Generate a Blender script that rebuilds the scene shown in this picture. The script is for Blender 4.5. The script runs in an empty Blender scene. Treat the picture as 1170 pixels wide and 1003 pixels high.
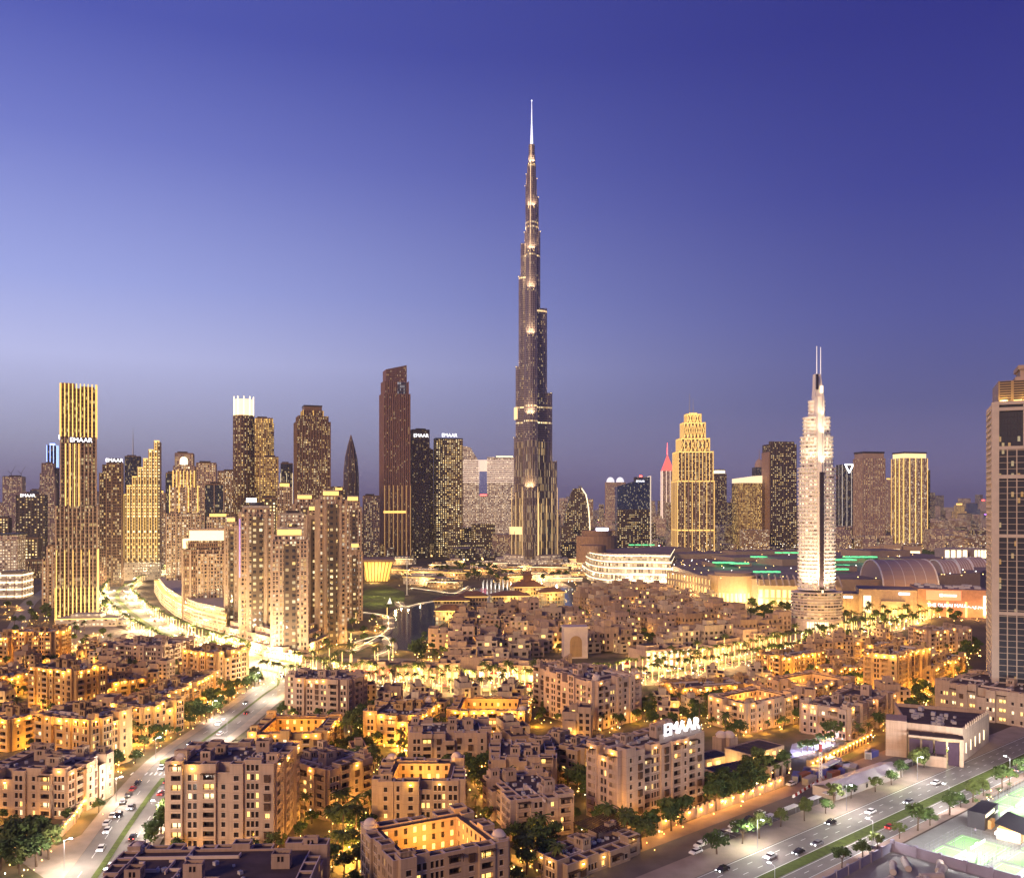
import bpy, math, random
from math import sin, cos, pi, radians, atan2, hypot, floor
from mathutils import Vector

# ------------------------------------------------------------------ camera, world, sun, exposure
S = bpy.context.scene
COL = S.collection
H, F, CX, HY = 100.0, 1000.0, 585.0, 580.0          # eye height (m), focal length, centre column, horizon row (photo pixels)
cam = bpy.data.cameras.new('camera'); camo = bpy.data.objects.new('camera', cam); COL.objects.link(camo)
camo.location = (0, 0, H); camo.rotation_euler = (pi/2, 0, 0)
cam.sensor_width = 36; cam.lens = 36*F/1170; cam.shift_y = (HY-501.5)/1170
cam.clip_start = 1; cam.clip_end = 60000
S.camera = camo
S.view_settings.view_transform = 'Standard'; S.view_settings.look = 'None'
S.view_settings.gamma = 1; S.view_settings.exposure = 0.82
S.cycles.use_denoising = True
S.cycles.max_bounces = 5; S.cycles.diffuse_bounces = 2; S.cycles.glossy_bounces = 3
S.cycles.transmission_bounces = 3; S.cycles.volume_bounces = 0
S.cycles.sample_clamp_indirect = 4; S.cycles.caustics_reflective = False; S.cycles.caustics_refractive = False

def s2l(r, g, b):
    return tuple((c/255/12.92 if c/255 <= .04045 else ((c/255+.055)/1.055)**2.4) for c in (r, g, b)) + (1,)

SUN_EL, SUN_AZ = radians(22), radians(215)           # afterglow: behind and to the left of the camera
W = bpy.data.worlds.new('World'); S.world = W; W.use_nodes = True
nt = W.node_tree; nt.nodes.clear()
def wn(t): return nt.nodes.new(t)
def ramp(stops):
    r = wn('ShaderNodeValToRGB'); e = r.color_ramp.elements
    while len(e) > 1: e.remove(e[-1])
    e[0].position = stops[0][0]; e[0].color = stops[0][1]
    for p, c in stops[1:]:
        k = e.new(p); k.color = c
    return r
tc = wn('ShaderNodeTexCoord'); sp = wn('ShaderNodeSeparateXYZ'); nt.links.new(tc.outputs['Generated'], sp.inputs[0])
rl = ramp([(0, s2l(150,142,168)), (.02, s2l(152,145,170)), (.07, s2l(176,178,206)), (.155, s2l(202,208,252)), (.23, s2l(168,180,242)), (.36, s2l(118,130,210)), (.46, s2l(82,94,184)), (.8, s2l(56,62,150))])
rr = ramp([(0, s2l(150,142,180)), (.03, s2l(130,124,164)), (.11, s2l(96,100,152)), (.2, s2l(80,88,158)), (.32, s2l(56,64,148)), (.45, s2l(42,48,134)), (.8, s2l(34,36,112))])
mr = wn('ShaderNodeMapRange'); mr.interpolation_type = 'SMOOTHSTEP'
mr.inputs[1].default_value = -.62; mr.inputs[2].default_value = .5
nt.links.new(sp.outputs[0], mr.inputs[0])
for r in (rl, rr): nt.links.new(sp.outputs[2], r.inputs[0])
mx = wn('ShaderNodeMixRGB'); nt.links.new(mr.outputs[0], mx.inputs[0]); nt.links.new(rl.outputs[0], mx.inputs[1]); nt.links.new(rr.outputs[0], mx.inputs[2])
bg = wn('ShaderNodeBackground'); bg.inputs[1].default_value = 0.57; nt.links.new(mx.outputs[0], bg.inputs[0])
sky = wn('ShaderNodeTexSky'); sky.sky_type = 'NISHITA'; sky.sun_disc = False; sky.sun_elevation = radians(-4); sky.sun_rotation = SUN_AZ
bg2 = wn('ShaderNodeBackground'); bg2.inputs[1].default_value = 0.05; nt.links.new(sky.outputs[0], bg2.inputs[0])
ad = wn('ShaderNodeAddShader'); nt.links.new(bg.outputs[0], ad.inputs[0]); nt.links.new(bg2.outputs[0], ad.inputs[1])
wo = wn('ShaderNodeOutputWorld'); nt.links.new(ad.outputs[0], wo.inputs[0])

sl = bpy.data.lights.new('sun', 'SUN'); sl.energy = 1.3; sl.angle = radians(12); sl.color = (1.0, .62, .31)
so = bpy.data.objects.new('sun', sl); COL.objects.link(so)
sd = Vector((sin(SUN_AZ)*cos(SUN_EL), cos(SUN_AZ)*cos(SUN_EL), sin(SUN_EL)))
so.rotation_euler = sd.to_track_quat('Z', 'Y').to_euler(); so.location = (0, 0, 900)

# ------------------------------------------------------------------ photo pixel -> place
def gp(px, py, z=0):
    Y = (H-z)*F/(py-HY); return ((px-CX)*Y/F, Y)
def xw(px, Y): return (px-CX)*Y/F
def zh(py, Y): return H+(HY-py)*Y/F

# ------------------------------------------------------------------ object helpers
def tag(o, label=None, cat=None, group=None, kind=None):
    if label: o['label'] = label
    if cat: o['category'] = cat
    if group: o['group'] = group
    if kind: o['kind'] = kind
    return o
def empty(name, x, y, z=0, rz=0, label=None, cat=None, group=None):
    o = bpy.data.objects.new(name, None); COL.objects.link(o); o.empty_display_size = .5
    o.location = (x, y, z); o.rotation_euler = (0, 0, rz)
    return tag(o, label, cat, group)
def put(name, mesh, parent=None, loc=(0,0,0), rz=0, sc=(1,1,1)):
    o = bpy.data.objects.new(name, mesh); COL.objects.link(o)
    o.parent = parent; o.location = loc; o.rotation_euler = (0,0,rz); o.scale = sc
    return o
def copy_tree(o, parent=None):
    c = o.copy(); COL.objects.link(c); c.parent = parent
    for ch in o.children: copy_tree(ch, c)
    return c

class MB:
    def __init__(s): s.v=[]; s.f=[]; s.m=[]; s.uv=[]
    def face(s, pts, m=0, uv=None):
        n = len(s.v); s.v.extend(pts); s.f.append(tuple(range(n, n+len(pts)))); s.m.append(m)
        s.uv.extend(uv if uv else [(0,0)]*len(pts))
    def wallq(s, a, b, z0, z1, m=0, u0=0, inv=False):
        L = hypot(b[0]-a[0], b[1]-a[1])
        s.face([(a[0],a[1],z0),(b[0],b[1],z0),(b[0],b[1],z1),(a[0],a[1],z1)], m, [(u0,z0),(u0+L,z0),(u0+L,z1),(u0,z1)])
        return u0+L
    def prism(s, poly, z0, z1, m=0, mt=None, cap=True, bot=False, u0=0, poly2=None):
        n = len(poly); P2 = poly2 or poly; u = u0
        for i in range(n):
            a, b = poly[i], poly[(i+1)%n]; c, d = P2[(i+1)%n], P2[i]
            L = hypot(b[0]-a[0], b[1]-a[1])
            s.face([(a[0],a[1],z0),(b[0],b[1],z0),(c[0],c[1],z1),(d[0],d[1],z1)], m, [(u,z0),(u+L,z0),(u+L,z1),(u,z1)]); u += L
        if cap: s.face([(p[0],p[1],z1) for p in P2], m if mt is None else mt)
        if bot: s.face([(p[0],p[1],z0) for p in reversed(poly)], m if mt is None else mt)
    def box(s, x0, x1, y0, y1, z0, z1, m=0, mt=None, bot=True):
        s.prism([(x0,y0),(x1,y0),(x1,y1),(x0,y1)], z0, z1, m, mt, True, bot)
    def obox(s, cx, cy, ang, l, w, z0, z1, m=0, mt=None, bot=True):
        c, k = cos(ang), sin(ang)
        s.prism([(cx+a*l/2*c-b*w/2*k, cy+a*l/2*k+b*w/2*c) for a, b in ((-1,-1),(1,-1),(1,1),(-1,1))], z0, z1, m, mt, True, bot)
    def cyl(s, x, y, r, z0, z1, n=12, m=0, mt=None, r2=None):
        r2 = r if r2 is None else r2
        p = [(x+r*cos(2*pi*i/n), y+r*sin(2*pi*i/n)) for i in range(n)]
        q = [(x+r2*cos(2*pi*i/n), y+r2*sin(2*pi*i/n)) for i in range(n)]
        s.prism(p, z0, z1, m, mt, True, True, poly2=q)
    def dome(s, x, y, z, r, n=12, k=5, m=0, hs=1.0):
        rings = [[(x+r*cos(j*pi/2/k)*cos(2*pi*i/n), y+r*cos(j*pi/2/k)*sin(2*pi*i/n), z+hs*r*sin(j*pi/2/k)) for i in range(n)] for j in range(k)]
        for j in range(k-1):
            for i in range(n):
                s.face([rings[j][i], rings[j][(i+1)%n], rings[j+1][(i+1)%n], rings[j+1][i]], m)
        for i in range(n): s.face([rings[-1][i], rings[-1][(i+1)%n], (x,y,z+hs*r)], m)
    def tube(s, a, b, ra, rb=None, n=6, m=0):
        a, b = Vector(a), Vector(b); rb = ra if rb is None else rb
        d = (b-a).normalized(); e = d.orthogonal().normalized(); g = d.cross(e)
        A = [a+ra*(cos(2*pi*i/n)*e+sin(2*pi*i/n)*g) for i in range(n)]
        B = [b+rb*(cos(2*pi*i/n)*e+sin(2*pi*i/n)*g) for i in range(n)]
        for i in range(n): s.face([tuple(A[i]),tuple(A[(i+1)%n]),tuple(B[(i+1)%n]),tuple(B[i])], m)
        s.face([tuple(p) for p in B], m); s.face([tuple(p) for p in reversed(A)], m)
    def mesh(s, name, mats):
        me = bpy.data.meshes.new(name); me.from_pydata(s.v, [], s.f)
        for m in (mats if isinstance(mats, (list, tuple)) else [mats]): me.materials.append(m)
        me.polygons.foreach_set('material_index', s.m)
        l = me.uv_layers.new(name='UVMap'); l.data.foreach_set('uv', [c for p in s.uv for c in p])
        me.update(); return me
    def build(s, name, mats, parent=None, loc=(0,0,0), rz=0):
        return put(name, s.mesh(name, mats), parent, loc, rz) if s.f else None

# ------------------------------------------------------------------ materials
class NG:
    def __init__(s, m): s.nt = m.node_tree
    def n(s, t, **k):
        x = s.nt.nodes.new(t)
        for a, b in k.items(): setattr(x, a, b)
        return x
    def set(s, sock, v):
        if isinstance(v, bpy.types.NodeSocket): s.nt.links.new(v, sock)
        else: sock.default_value = v
    def m(s, op, a, b=0.0, c=0.0):
        x = s.n('ShaderNodeMath', operation=op); s.set(x.inputs[0], a); s.set(x.inputs[1], b); s.set(x.inputs[2], c); return x.outputs[0]
    def mix(s, f, a, b):
        x = s.n('ShaderNodeMixRGB'); s.set(x.inputs[0], f); s.set(x.inputs[1], a); s.set(x.inputs[2], b); return x.outputs[0]
def c4(c): return tuple(c)+(1,) if len(c) == 3 else tuple(c)
def mat0(name):
    m = bpy.data.materials.new(name); m.use_nodes = True
    return m, NG(m), m.node_tree.nodes['Principled BSDF']
def plain(name, c, rough=.8, var=.15, sc=.35, metal=0, spec=.3, c2=None, bump=0):
    m, g, b = mat0(name)
    t = g.n('ShaderNodeTexCoord'); no = g.n('ShaderNodeTexNoise'); no.inputs['Scale'].default_value = sc; no.inputs['Detail'].default_value = 5
    g.nt.links.new(t.outputs['Object'], no.inputs['Vector'])
    rng = g.n('ShaderNodeMapRange'); rng.inputs[1].default_value = .3; rng.inputs[2].default_value = .7
    g.nt.links.new(no.outputs['Fac'], rng.inputs[0])
    a = c4(c2) if c2 else tuple(x*(1-var) for x in c)+(1,); bb = c4(c) if c2 else tuple(min(1,x*(1+var)) for x in c)+(1,)
    g.set(b.inputs['Base Color'], g.mix(rng.outputs[0], a, bb))
    b.inputs['Roughness'].default_value = rough; b.inputs['Metallic'].default_value = metal; b.inputs['Specular IOR Level'].default_value = spec
    if bump:
        bu = g.n('ShaderNodeBump'); bu.inputs['Strength'].default_value = bump; g.nt.links.new(no.outputs['Fac'], bu.inputs['Height']); g.nt.links.new(bu.outputs[0], b.inputs['Normal'])
    return m
def emis(name, c, s, base=(.5,.4,.3), sample=False):
    m, g, b = mat0(name); b.inputs['Base Color'].default_value = c4(base); b.inputs['Emission Color'].default_value = c4(c)
    b.inputs['Emission Strength'].default_value = s
    m.cycles.emission_sampling = 'AUTO' if sample else 'NONE'
    return m
_fs = [0]
def fac(name, wall, glass, cw, fh, mu=.18, mv=(.25,.15), lit=.3, lc=(1,.60,.17), lc2=(1,.80,.45), lp=2.0, rg=.15, rw=.75, clump=1.0, metal=0, seed=None, bandp=0.0):
    """facade cells in metres along the wall: glass openings in a wall, a share of them lit rooms"""
    _fs[0] += 7.31; seed = _fs[0] if seed is None else seed
    m, g, b = mat0(name)
    uv = g.n('ShaderNodeUVMap'); sp = g.n('ShaderNodeSeparateXYZ'); g.nt.links.new(uv.outputs[0], sp.inputs[0])
    cu = g.m('DIVIDE', sp.outputs[0], cw); cv = g.m('DIVIDE', sp.outputs[1], fh)
    fu, iu, fv, iv = g.m('FRACT', cu), g.m('FLOOR', cu), g.m('FRACT', cv), g.m('FLOOR', cv)
    wu = g.m('MULTIPLY', g.m('GREATER_THAN', fu, mu), g.m('LESS_THAN', fu, 1-mu))
    wv = g.m('MULTIPLY', g.m('GREATER_THAN', fv, mv[0]), g.m('LESS_THAN', fv, 1-mv[1]))
    win = g.m('MULTIPLY', wu, wv)
    cb = g.n('ShaderNodeCombineXYZ'); g.set(cb.inputs[0], iu); g.set(cb.inputs[1], iv)
    oi = g.n('ShaderNodeObjectInfo'); g.set(cb.inputs[2], g.m('ADD', g.m('MULTIPLY', oi.outputs['Random'], 91.7), seed))
    wn_ = g.n('ShaderNodeTexWhiteNoise', noise_dimensions='3D'); g.nt.links.new(cb.outputs[0], wn_.inputs[0])
    sc = g.n('ShaderNodeSeparateColor'); g.nt.links.new(wn_.outputs['Color'], sc.inputs[0])
    no = g.n('ShaderNodeTexNoise'); no.inputs['Scale'].default_value = .23; no.inputs['Detail'].default_value = 2; cbn = g.n('ShaderNodeCombineXYZ'); g.set(cbn.inputs[0], g.m('MULTIPLY', iu, .35)); g.set(cbn.inputs[1], g.m('MULTIPLY', iv, 2.2)); g.set(cbn.inputs[2], seed); g.nt.links.new(cbn.outputs[0], no.inputs['Vector'])
    thr = g.m('MULTIPLY', g.m('ADD', 1-clump, g.m('MULTIPLY', g.m('MULTIPLY', no.outputs['Fac'], no.outputs['Fac']), 4*clump)), lit)
    L = g.m('LESS_THAN', wn_.outputs['Value'], thr)
    if bandp:   # some whole floors lit
        w1 = g.n('ShaderNodeTexWhiteNoise', noise_dimensions='2D'); cb2 = g.n('ShaderNodeCombineXYZ'); g.set(cb2.inputs[0], iv); g.set(cb2.inputs[1], seed)
        g.nt.links.new(cb2.outputs[0], w1.inputs[0]); L = g.m('MAXIMUM', L, g.m('LESS_THAN', w1.outputs['Value'], bandp))
    e = g.m('MULTIPLY', g.m('MULTIPLY', win, L), g.m('MULTIPLY', g.m('ADD', .18, g.m('POWER', sc.outputs[0], 2.0)), lp*.75))
    g.set(b.inputs['Base Color'], g.mix(win, c4(wall), c4(glass)))
    g.set(b.inputs['Roughness'], g.m('ADD', rw, g.m('MULTIPLY', win, rg-rw)))
    if metal: g.set(b.inputs['Metallic'], g.m('MULTIPLY', win, metal))
    g.set(b.inputs['Emission Color'], g.mix(sc.outputs[1], c4(lc), c4(lc2))); g.set(b.inputs['Emission Strength'], e)
    bu = g.n('ShaderNodeBump'); bu.inputs['Strength'].default_value = .6; bu.inputs['Distance'].default_value = .3
    g.set(bu.inputs['Height'], g.m('SUBTRACT', 1.0, win)); g.nt.links.new(bu.outputs[0], b.inputs['Normal'])
    m.cycles.emission_sampling = 'NONE'
    return m

def plaster(name, c):
    m, g, b = mat0(name); t = g.n('ShaderNodeTexCoord'); mp = g.n('ShaderNodeMapping'); mp.inputs['Scale'].default_value = (1,1,.12); g.nt.links.new(t.outputs['Object'], mp.inputs[0])
    n1 = g.n('ShaderNodeTexNoise'); n1.inputs['Scale'].default_value = 1.1; n1.inputs['Detail'].default_value = 6; g.nt.links.new(mp.outputs[0], n1.inputs['Vector'])
    n2 = g.n('ShaderNodeTexNoise'); n2.inputs['Scale'].default_value = .16; n2.inputs['Detail'].default_value = 4; g.nt.links.new(t.outputs['Object'], n2.inputs['Vector'])
    oi = g.n('ShaderNodeObjectInfo'); r1 = g.n('ShaderNodeMapRange'); r1.inputs[1].default_value = .42; r1.inputs[2].default_value = .62; g.set(r1.inputs[0], n1.outputs['Fac'])
    a = g.mix(g.m('MULTIPLY', r1.outputs[0], .5), c4(c), c4([x*.62 for x in c])); r2 = g.n('ShaderNodeMapRange'); r2.inputs[1].default_value = .35; r2.inputs[2].default_value = .65; g.set(r2.inputs[0], n2.outputs['Fac'])
    a2 = g.mix(g.m('MULTIPLY', r2.outputs[0], .45), a, c4((c[0]*1.18,c[1]*1.16,c[2]*1.1)))
    sp = g.n('ShaderNodeSeparateXYZ'); g.nt.links.new(t.outputs['Object'], sp.inputs[0]); jz = g.m('LESS_THAN', g.m('FRACT', g.m('DIVIDE', sp.outputs[2], 2.75)), .035)
    a3 = g.mix(g.m('MULTIPLY', jz, .45), a2, c4([x*.45 for x in c])); hs = g.n('ShaderNodeHueSaturation'); g.set(hs.inputs['Value'], g.m('ADD', .84, g.m('MULTIPLY', oi.outputs['Random'], .3))); g.set(hs.inputs['Color'], a3)
    g.set(b.inputs['Base Color'], hs.outputs[0]); b.inputs['Roughness'].default_value = .92; b.inputs['Specular IOR Level'].default_value = .2; return m
SAND = plaster('sand_render', (.44,.31,.22))
SAND2 = plaster('pink_render', (.46,.33,.255))
SAND3 = plaster('ochre_render', (.50,.32,.15))
TRIM = plain('trim_stone', (.66,.54,.46), .85, .08)
ROOF = plain('roof_membrane', (.085,.058,.062), .9, .25, .25)
WOOD = plain('dark_wood', (.055,.03,.025), .7, .3, 2)
PANE = plain('window_glass', (.03,.022,.025), .12, .2, .3, spec=.6)
PANEL = emis('lit_pane', (1,.60,.15), 1.3)
PANEW = emis('lit_pane_pale', (1,.78,.4), 1.2)
ACM = plain('roof_unit', (.55,.52,.52), .6, .2)
CONC = plain('concrete', (.42,.36,.33), .85, .15, .2)
DARK = plain('dark_cladding', (.05,.045,.055), .5, .2, .1)
WHITE = plain('white_paint', (.78,.76,.74), .5, .06)
STEEL = plain('grey_steel', (.35,.35,.37), .4, .1, metal=.8)
GOLD = emis('gold_light_strip', (1,.57,.10), 1.0)
GOLD2 = emis('gold_glow_strip', (1,.58,.12), .95)
WARMW = emis('warm_white_strip', (1,.78,.45), 1.4)
COOL = emis('cool_white_light', (.85,.92,1), 5.0)
SIGN = emis('white_sign_letter', (.95,.95,1), 1.6)
LAMPY = emis('yellow_lamp', (1,.68,.22), 5.0)
LAMPW = emis('white_lamp', (.95,.97,1), 12.0)
REDL = emis('red_light', (1,.06,.05), 5.0)
GREENL = emis('green_light', (.0,.75,.25), .9)
PURPL = emis('purple_light', (.45,.15,1), 3.0)
BLUEL = emis('blue_light', (.25,.4,1), 2.0)

def point(x, y, z, w, c=(1,.58,.16), r=.3, name='lamp_light'):
    l = bpy.data.lights.new(name, 'POINT'); l.energy = w; l.color = c; l.shadow_soft_size = r
    o = bpy.data.objects.new(name, l); COL.objects.link(o); o.location = (x, y, z); return o
def spot(x, y, z, tx, ty, tz, w, c, ang=60, r=.5):
    l = bpy.data.lights.new('flood_light', 'SPOT'); l.energy = w; l.color = c; l.spot_size = radians(ang); l.spot_blend = .6; l.shadow_soft_size = r
    o = bpy.data.objects.new('flood_light', l); COL.objects.link(o); o.location = (x, y, z)
    o.rotation_euler = (Vector((x,y,z))-Vector((tx,ty,tz))).to_track_quat('Z', 'Y').to_euler(); return o
_txt = {}
def text(s, parent, loc, size, mat, rz=0, name='lettering', ext=.15, align='CENTER'):
    cu = bpy.data.curves.new(name, 'FONT'); cu.body = s; cu.size = size; cu.extrude = ext; cu.align_x = align; cu.materials.append(mat)
    t = bpy.data.objects.new(name, cu); COL.objects.link(t); dg = bpy.context.evaluated_depsgraph_get(); dg.update()
    me = bpy.data.meshes.new_from_object(t.evaluated_get(dg)); bpy.data.objects.remove(t); me.materials.clear(); me.materials.append(mat)
    o = bpy.data.objects.new(name, me); COL.objects.link(o); o.parent = parent; o.location = loc; o.rotation_euler = (pi/2, 0, rz); return o
# ------------------------------------------------------------------ low-rise quarter: walls with real openings
def pt(O, a, u, dep=0): # u along the wall, dep inwards
    return (O[0]+u*cos(a)-dep*sin(a), O[1]+u*sin(a)+dep*cos(a))
def wallgrid(mb, O, a, W_, z0, z1, cols, rows, hole, mw=0, u_start=0.0):
    """cols: (u0,u1,depth), rows: (v0,v1). hole(mb, u0,u1,v0,v1,depth) fills each opening"""
    u = u_start
    def q(ua, ub, va, vb):
        if ub-ua > .001 and vb-va > .001:
            p, r = pt(O,a,ua), pt(O,a,ub)
            mb.face([(p[0],p[1],va),(r[0],r[1],va),(r[0],r[1],vb),(p[0],p[1],vb)], mw, [(ua,va),(ub,va),(ub,vb),(ua,vb)])
    for (ua, ub, dp) in cols:
        q(u, ua, z0, z1); v = z0
        for (va, vb) in rows:
            if vb > z1-.3 or va < z0: continue
            q(ua, ub, v, va); v = vb
            A, B = pt(O,a,ua), pt(O,a,ub); C, D = pt(O,a,ua,dp), pt(O,a,ub,dp)
            mb.face([(A[0],A[1],va),(C[0],C[1],va),(C[0],C[1],vb),(A[0],A[1],vb)], mw)
            mb.face([(D[0],D[1],va),(B[0],B[1],va),(B[0],B[1],vb),(D[0],D[1],vb)], mw)
            mb.face([(A[0],A[1],va),(B[0],B[1],va),(D[0],D[1],va),(C[0],C[1],va)], mw)
            mb.face([(C[0],C[1],vb),(D[0],D[1],vb),(B[0],B[1],vb),(A[0],A[1],vb)], mw)
            hole(ua, ub, va, vb, dp)
        q(ua, ub, v, z1); u = ub
    q(u, W_, z0, z1)
def open_top(mb, P, z, t=.3, dz=.9, mt=0, mi=0, mf=1):
    """coping ring, inner faces and recessed floor of a rectangle P (CCW)"""
    cx = sum(p[0] for p in P)/4; cy = sum(p[1] for p in P)/4
    I = []
    for i in range(4):
        a, b, c = Vector(P[i-1]), Vector(P[i]), Vector(P[(i+1)%4])
        I.append(tuple(b+(a-b).normalized()*t+(c-b).normalized()*t))
    for i in range(4):
        a, b, c, d = P[i], P[(i+1)%4], I[(i+1)%4], I[i]
        mb.face([(a[0],a[1],z),(b[0],b[1],z),(c[0],c[1],z),(d[0],d[1],z)], mt)
        mb.face([(d[0],d[1],z),(c[0],c[1],z),(c[0],c[1],z-dz),(d[0],d[1],z-dz)], mi)
    mb.face([(p[0],p[1],z-dz) for p in I], mf)
    return I

def _winmesh(name, pane):
    b = MB(); b.face([(-.5,0,0),(.5,0,0),(.5,0,1),(-.5,0,1)], 1)
    for x0, x1, z0, z1 in ((-.5,-.43,0,1),(.43,.5,0,1),(-.43,.43,0,.06),(-.43,.43,.94,1),(-.03,.03,.06,.94)): b.box(x0, x1, -.07, -.01, z0, z1, 0)
    b.box(-.58,.58,-.46,-.3,-.09,0,2); b.box(-.56,.56,-.42,-.3,1.0,1.05,2)
    return b.mesh(name, [WOOD, pane, TRIM])
WIN = [_winmesh('window_dark', PANE), _winmesh('window_lit', PANEL), _winmesh('window_lit_pale', PANEW)]
def _bay():
    b = MB(); b.box(-.6,.6,-.85,0,-.12,1.1,0); b.box(-.68,.68,-.95,0,1.1,1.18,1); b.box(-.5,.5,-.7,0,-.25,-.12,1)
    for i in range(5): b.box(-.5+.22*i,-.38+.22*i,-.88,-.84,.1,.95,1)
    return b.mesh('bay_window', [WOODL, WOOD])
WOODL = plain('carved_wood', (.13,.07,.04), .7, .3, 2)
BAYW = _bay()
def _balmesh(lit):
    b = MB(); b.box(-.5,.5,-.06,.08,0,.30,0)
    b.face([(-.5,1.3,0),(.5,1.3,0),(.5,1.3,1),(-.5,1.3,1)], 2)
    b.box(-.06,.06,1.2,1.28,0,1,1)
    return b.mesh('balcony', [SAND2, WOOD, lit])
def _rail():
    b = MB(); b.box(-.5,.5,-.10,.06,.40,.45)
    for i in range(9): x = -.48+.12*i; b.box(x-.01,x+.01,-.06,.0,.30,.40)
    return b.mesh('railing', WOOD)
RAIL = _rail()
BAL = [_balmesh(PANE), _balmesh(PANEL), _balmesh(PANEW)]
def _pergola():
    b = MB()
    for i in range(9): x = -.5+.125*i; b.box(x-.025, x+.025, -1.3, .9, .0, .12)
    b.box(-.5,.5,-1.25,-1.12,-.14,.0); b.box(-.5,.5,-.2,-.05,-.14,.0)
    b.box(-.47,-.43,-1.22,-1.12,-1.5,-.1); b.box(.43,.47,-1.22,-1.12,-1.5,-.1)
    return b.mesh('pergola', WOOD)
PERG = _pergola()
def _lamp():
    b = MB(); b.box(-.28,.28,-.28,0,-.12,.26,0); b.box(-.32,.32,-.32,0,.26,.33,1); return b.mesh('wall_lamp', [LAMPY, WOOD])
WLAMP = _lamp()
def _dome():
    b = MB(); b.cyl(0,0,1.06,0,.55,16); b.cyl(0,0,1.16,.55,.7,16); b.dome(0,0,.7,.98,18,6,0,.85); return b.mesh('dome', [TRIM])
DOME = _dome()
def _unit():
    b = MB(); b.box(-.5,.5,-.4,.4,0,.7,0); b.cyl(0,0,.3,.7,.78,8,1); return b.mesh('roof_unit', [ACM, STEEL])
UNIT = _unit()
def hut_mesh(w, d, h, wm):
    b = MB(); P = [(0,0),(w,0),(w,d),(0,d)]
    for i in range(3 if False else 4):
        A, B = P[i], P[(i+1)%4]; L = hypot(B[0]-A[0],B[1]-A[1]); a = atan2(B[1]-A[1],B[0]-A[0])
        def hole(u0,u1,v0,v1,dp):
            p, r = pt(A,a,u0,dp), pt(A,a,u1,dp); b.face([(p[0],p[1],v0),(r[0],r[1],v0),(r[0],r[1],v1),(p[0],p[1],v1)], 2)
        wallgrid(b, A, a, L, 0, h, [(L/2-.75,L/2-.15,.3),(L/2+.15,L/2+.75,.3)] if L > 2.2 else [], [(h-1.9,h-.6)] if h > 2.4 else [], hole)
    open_top(b, P, h, .28, .7)
    return b.mesh('roof_hut', [wm, ROOF, PANE])

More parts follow.
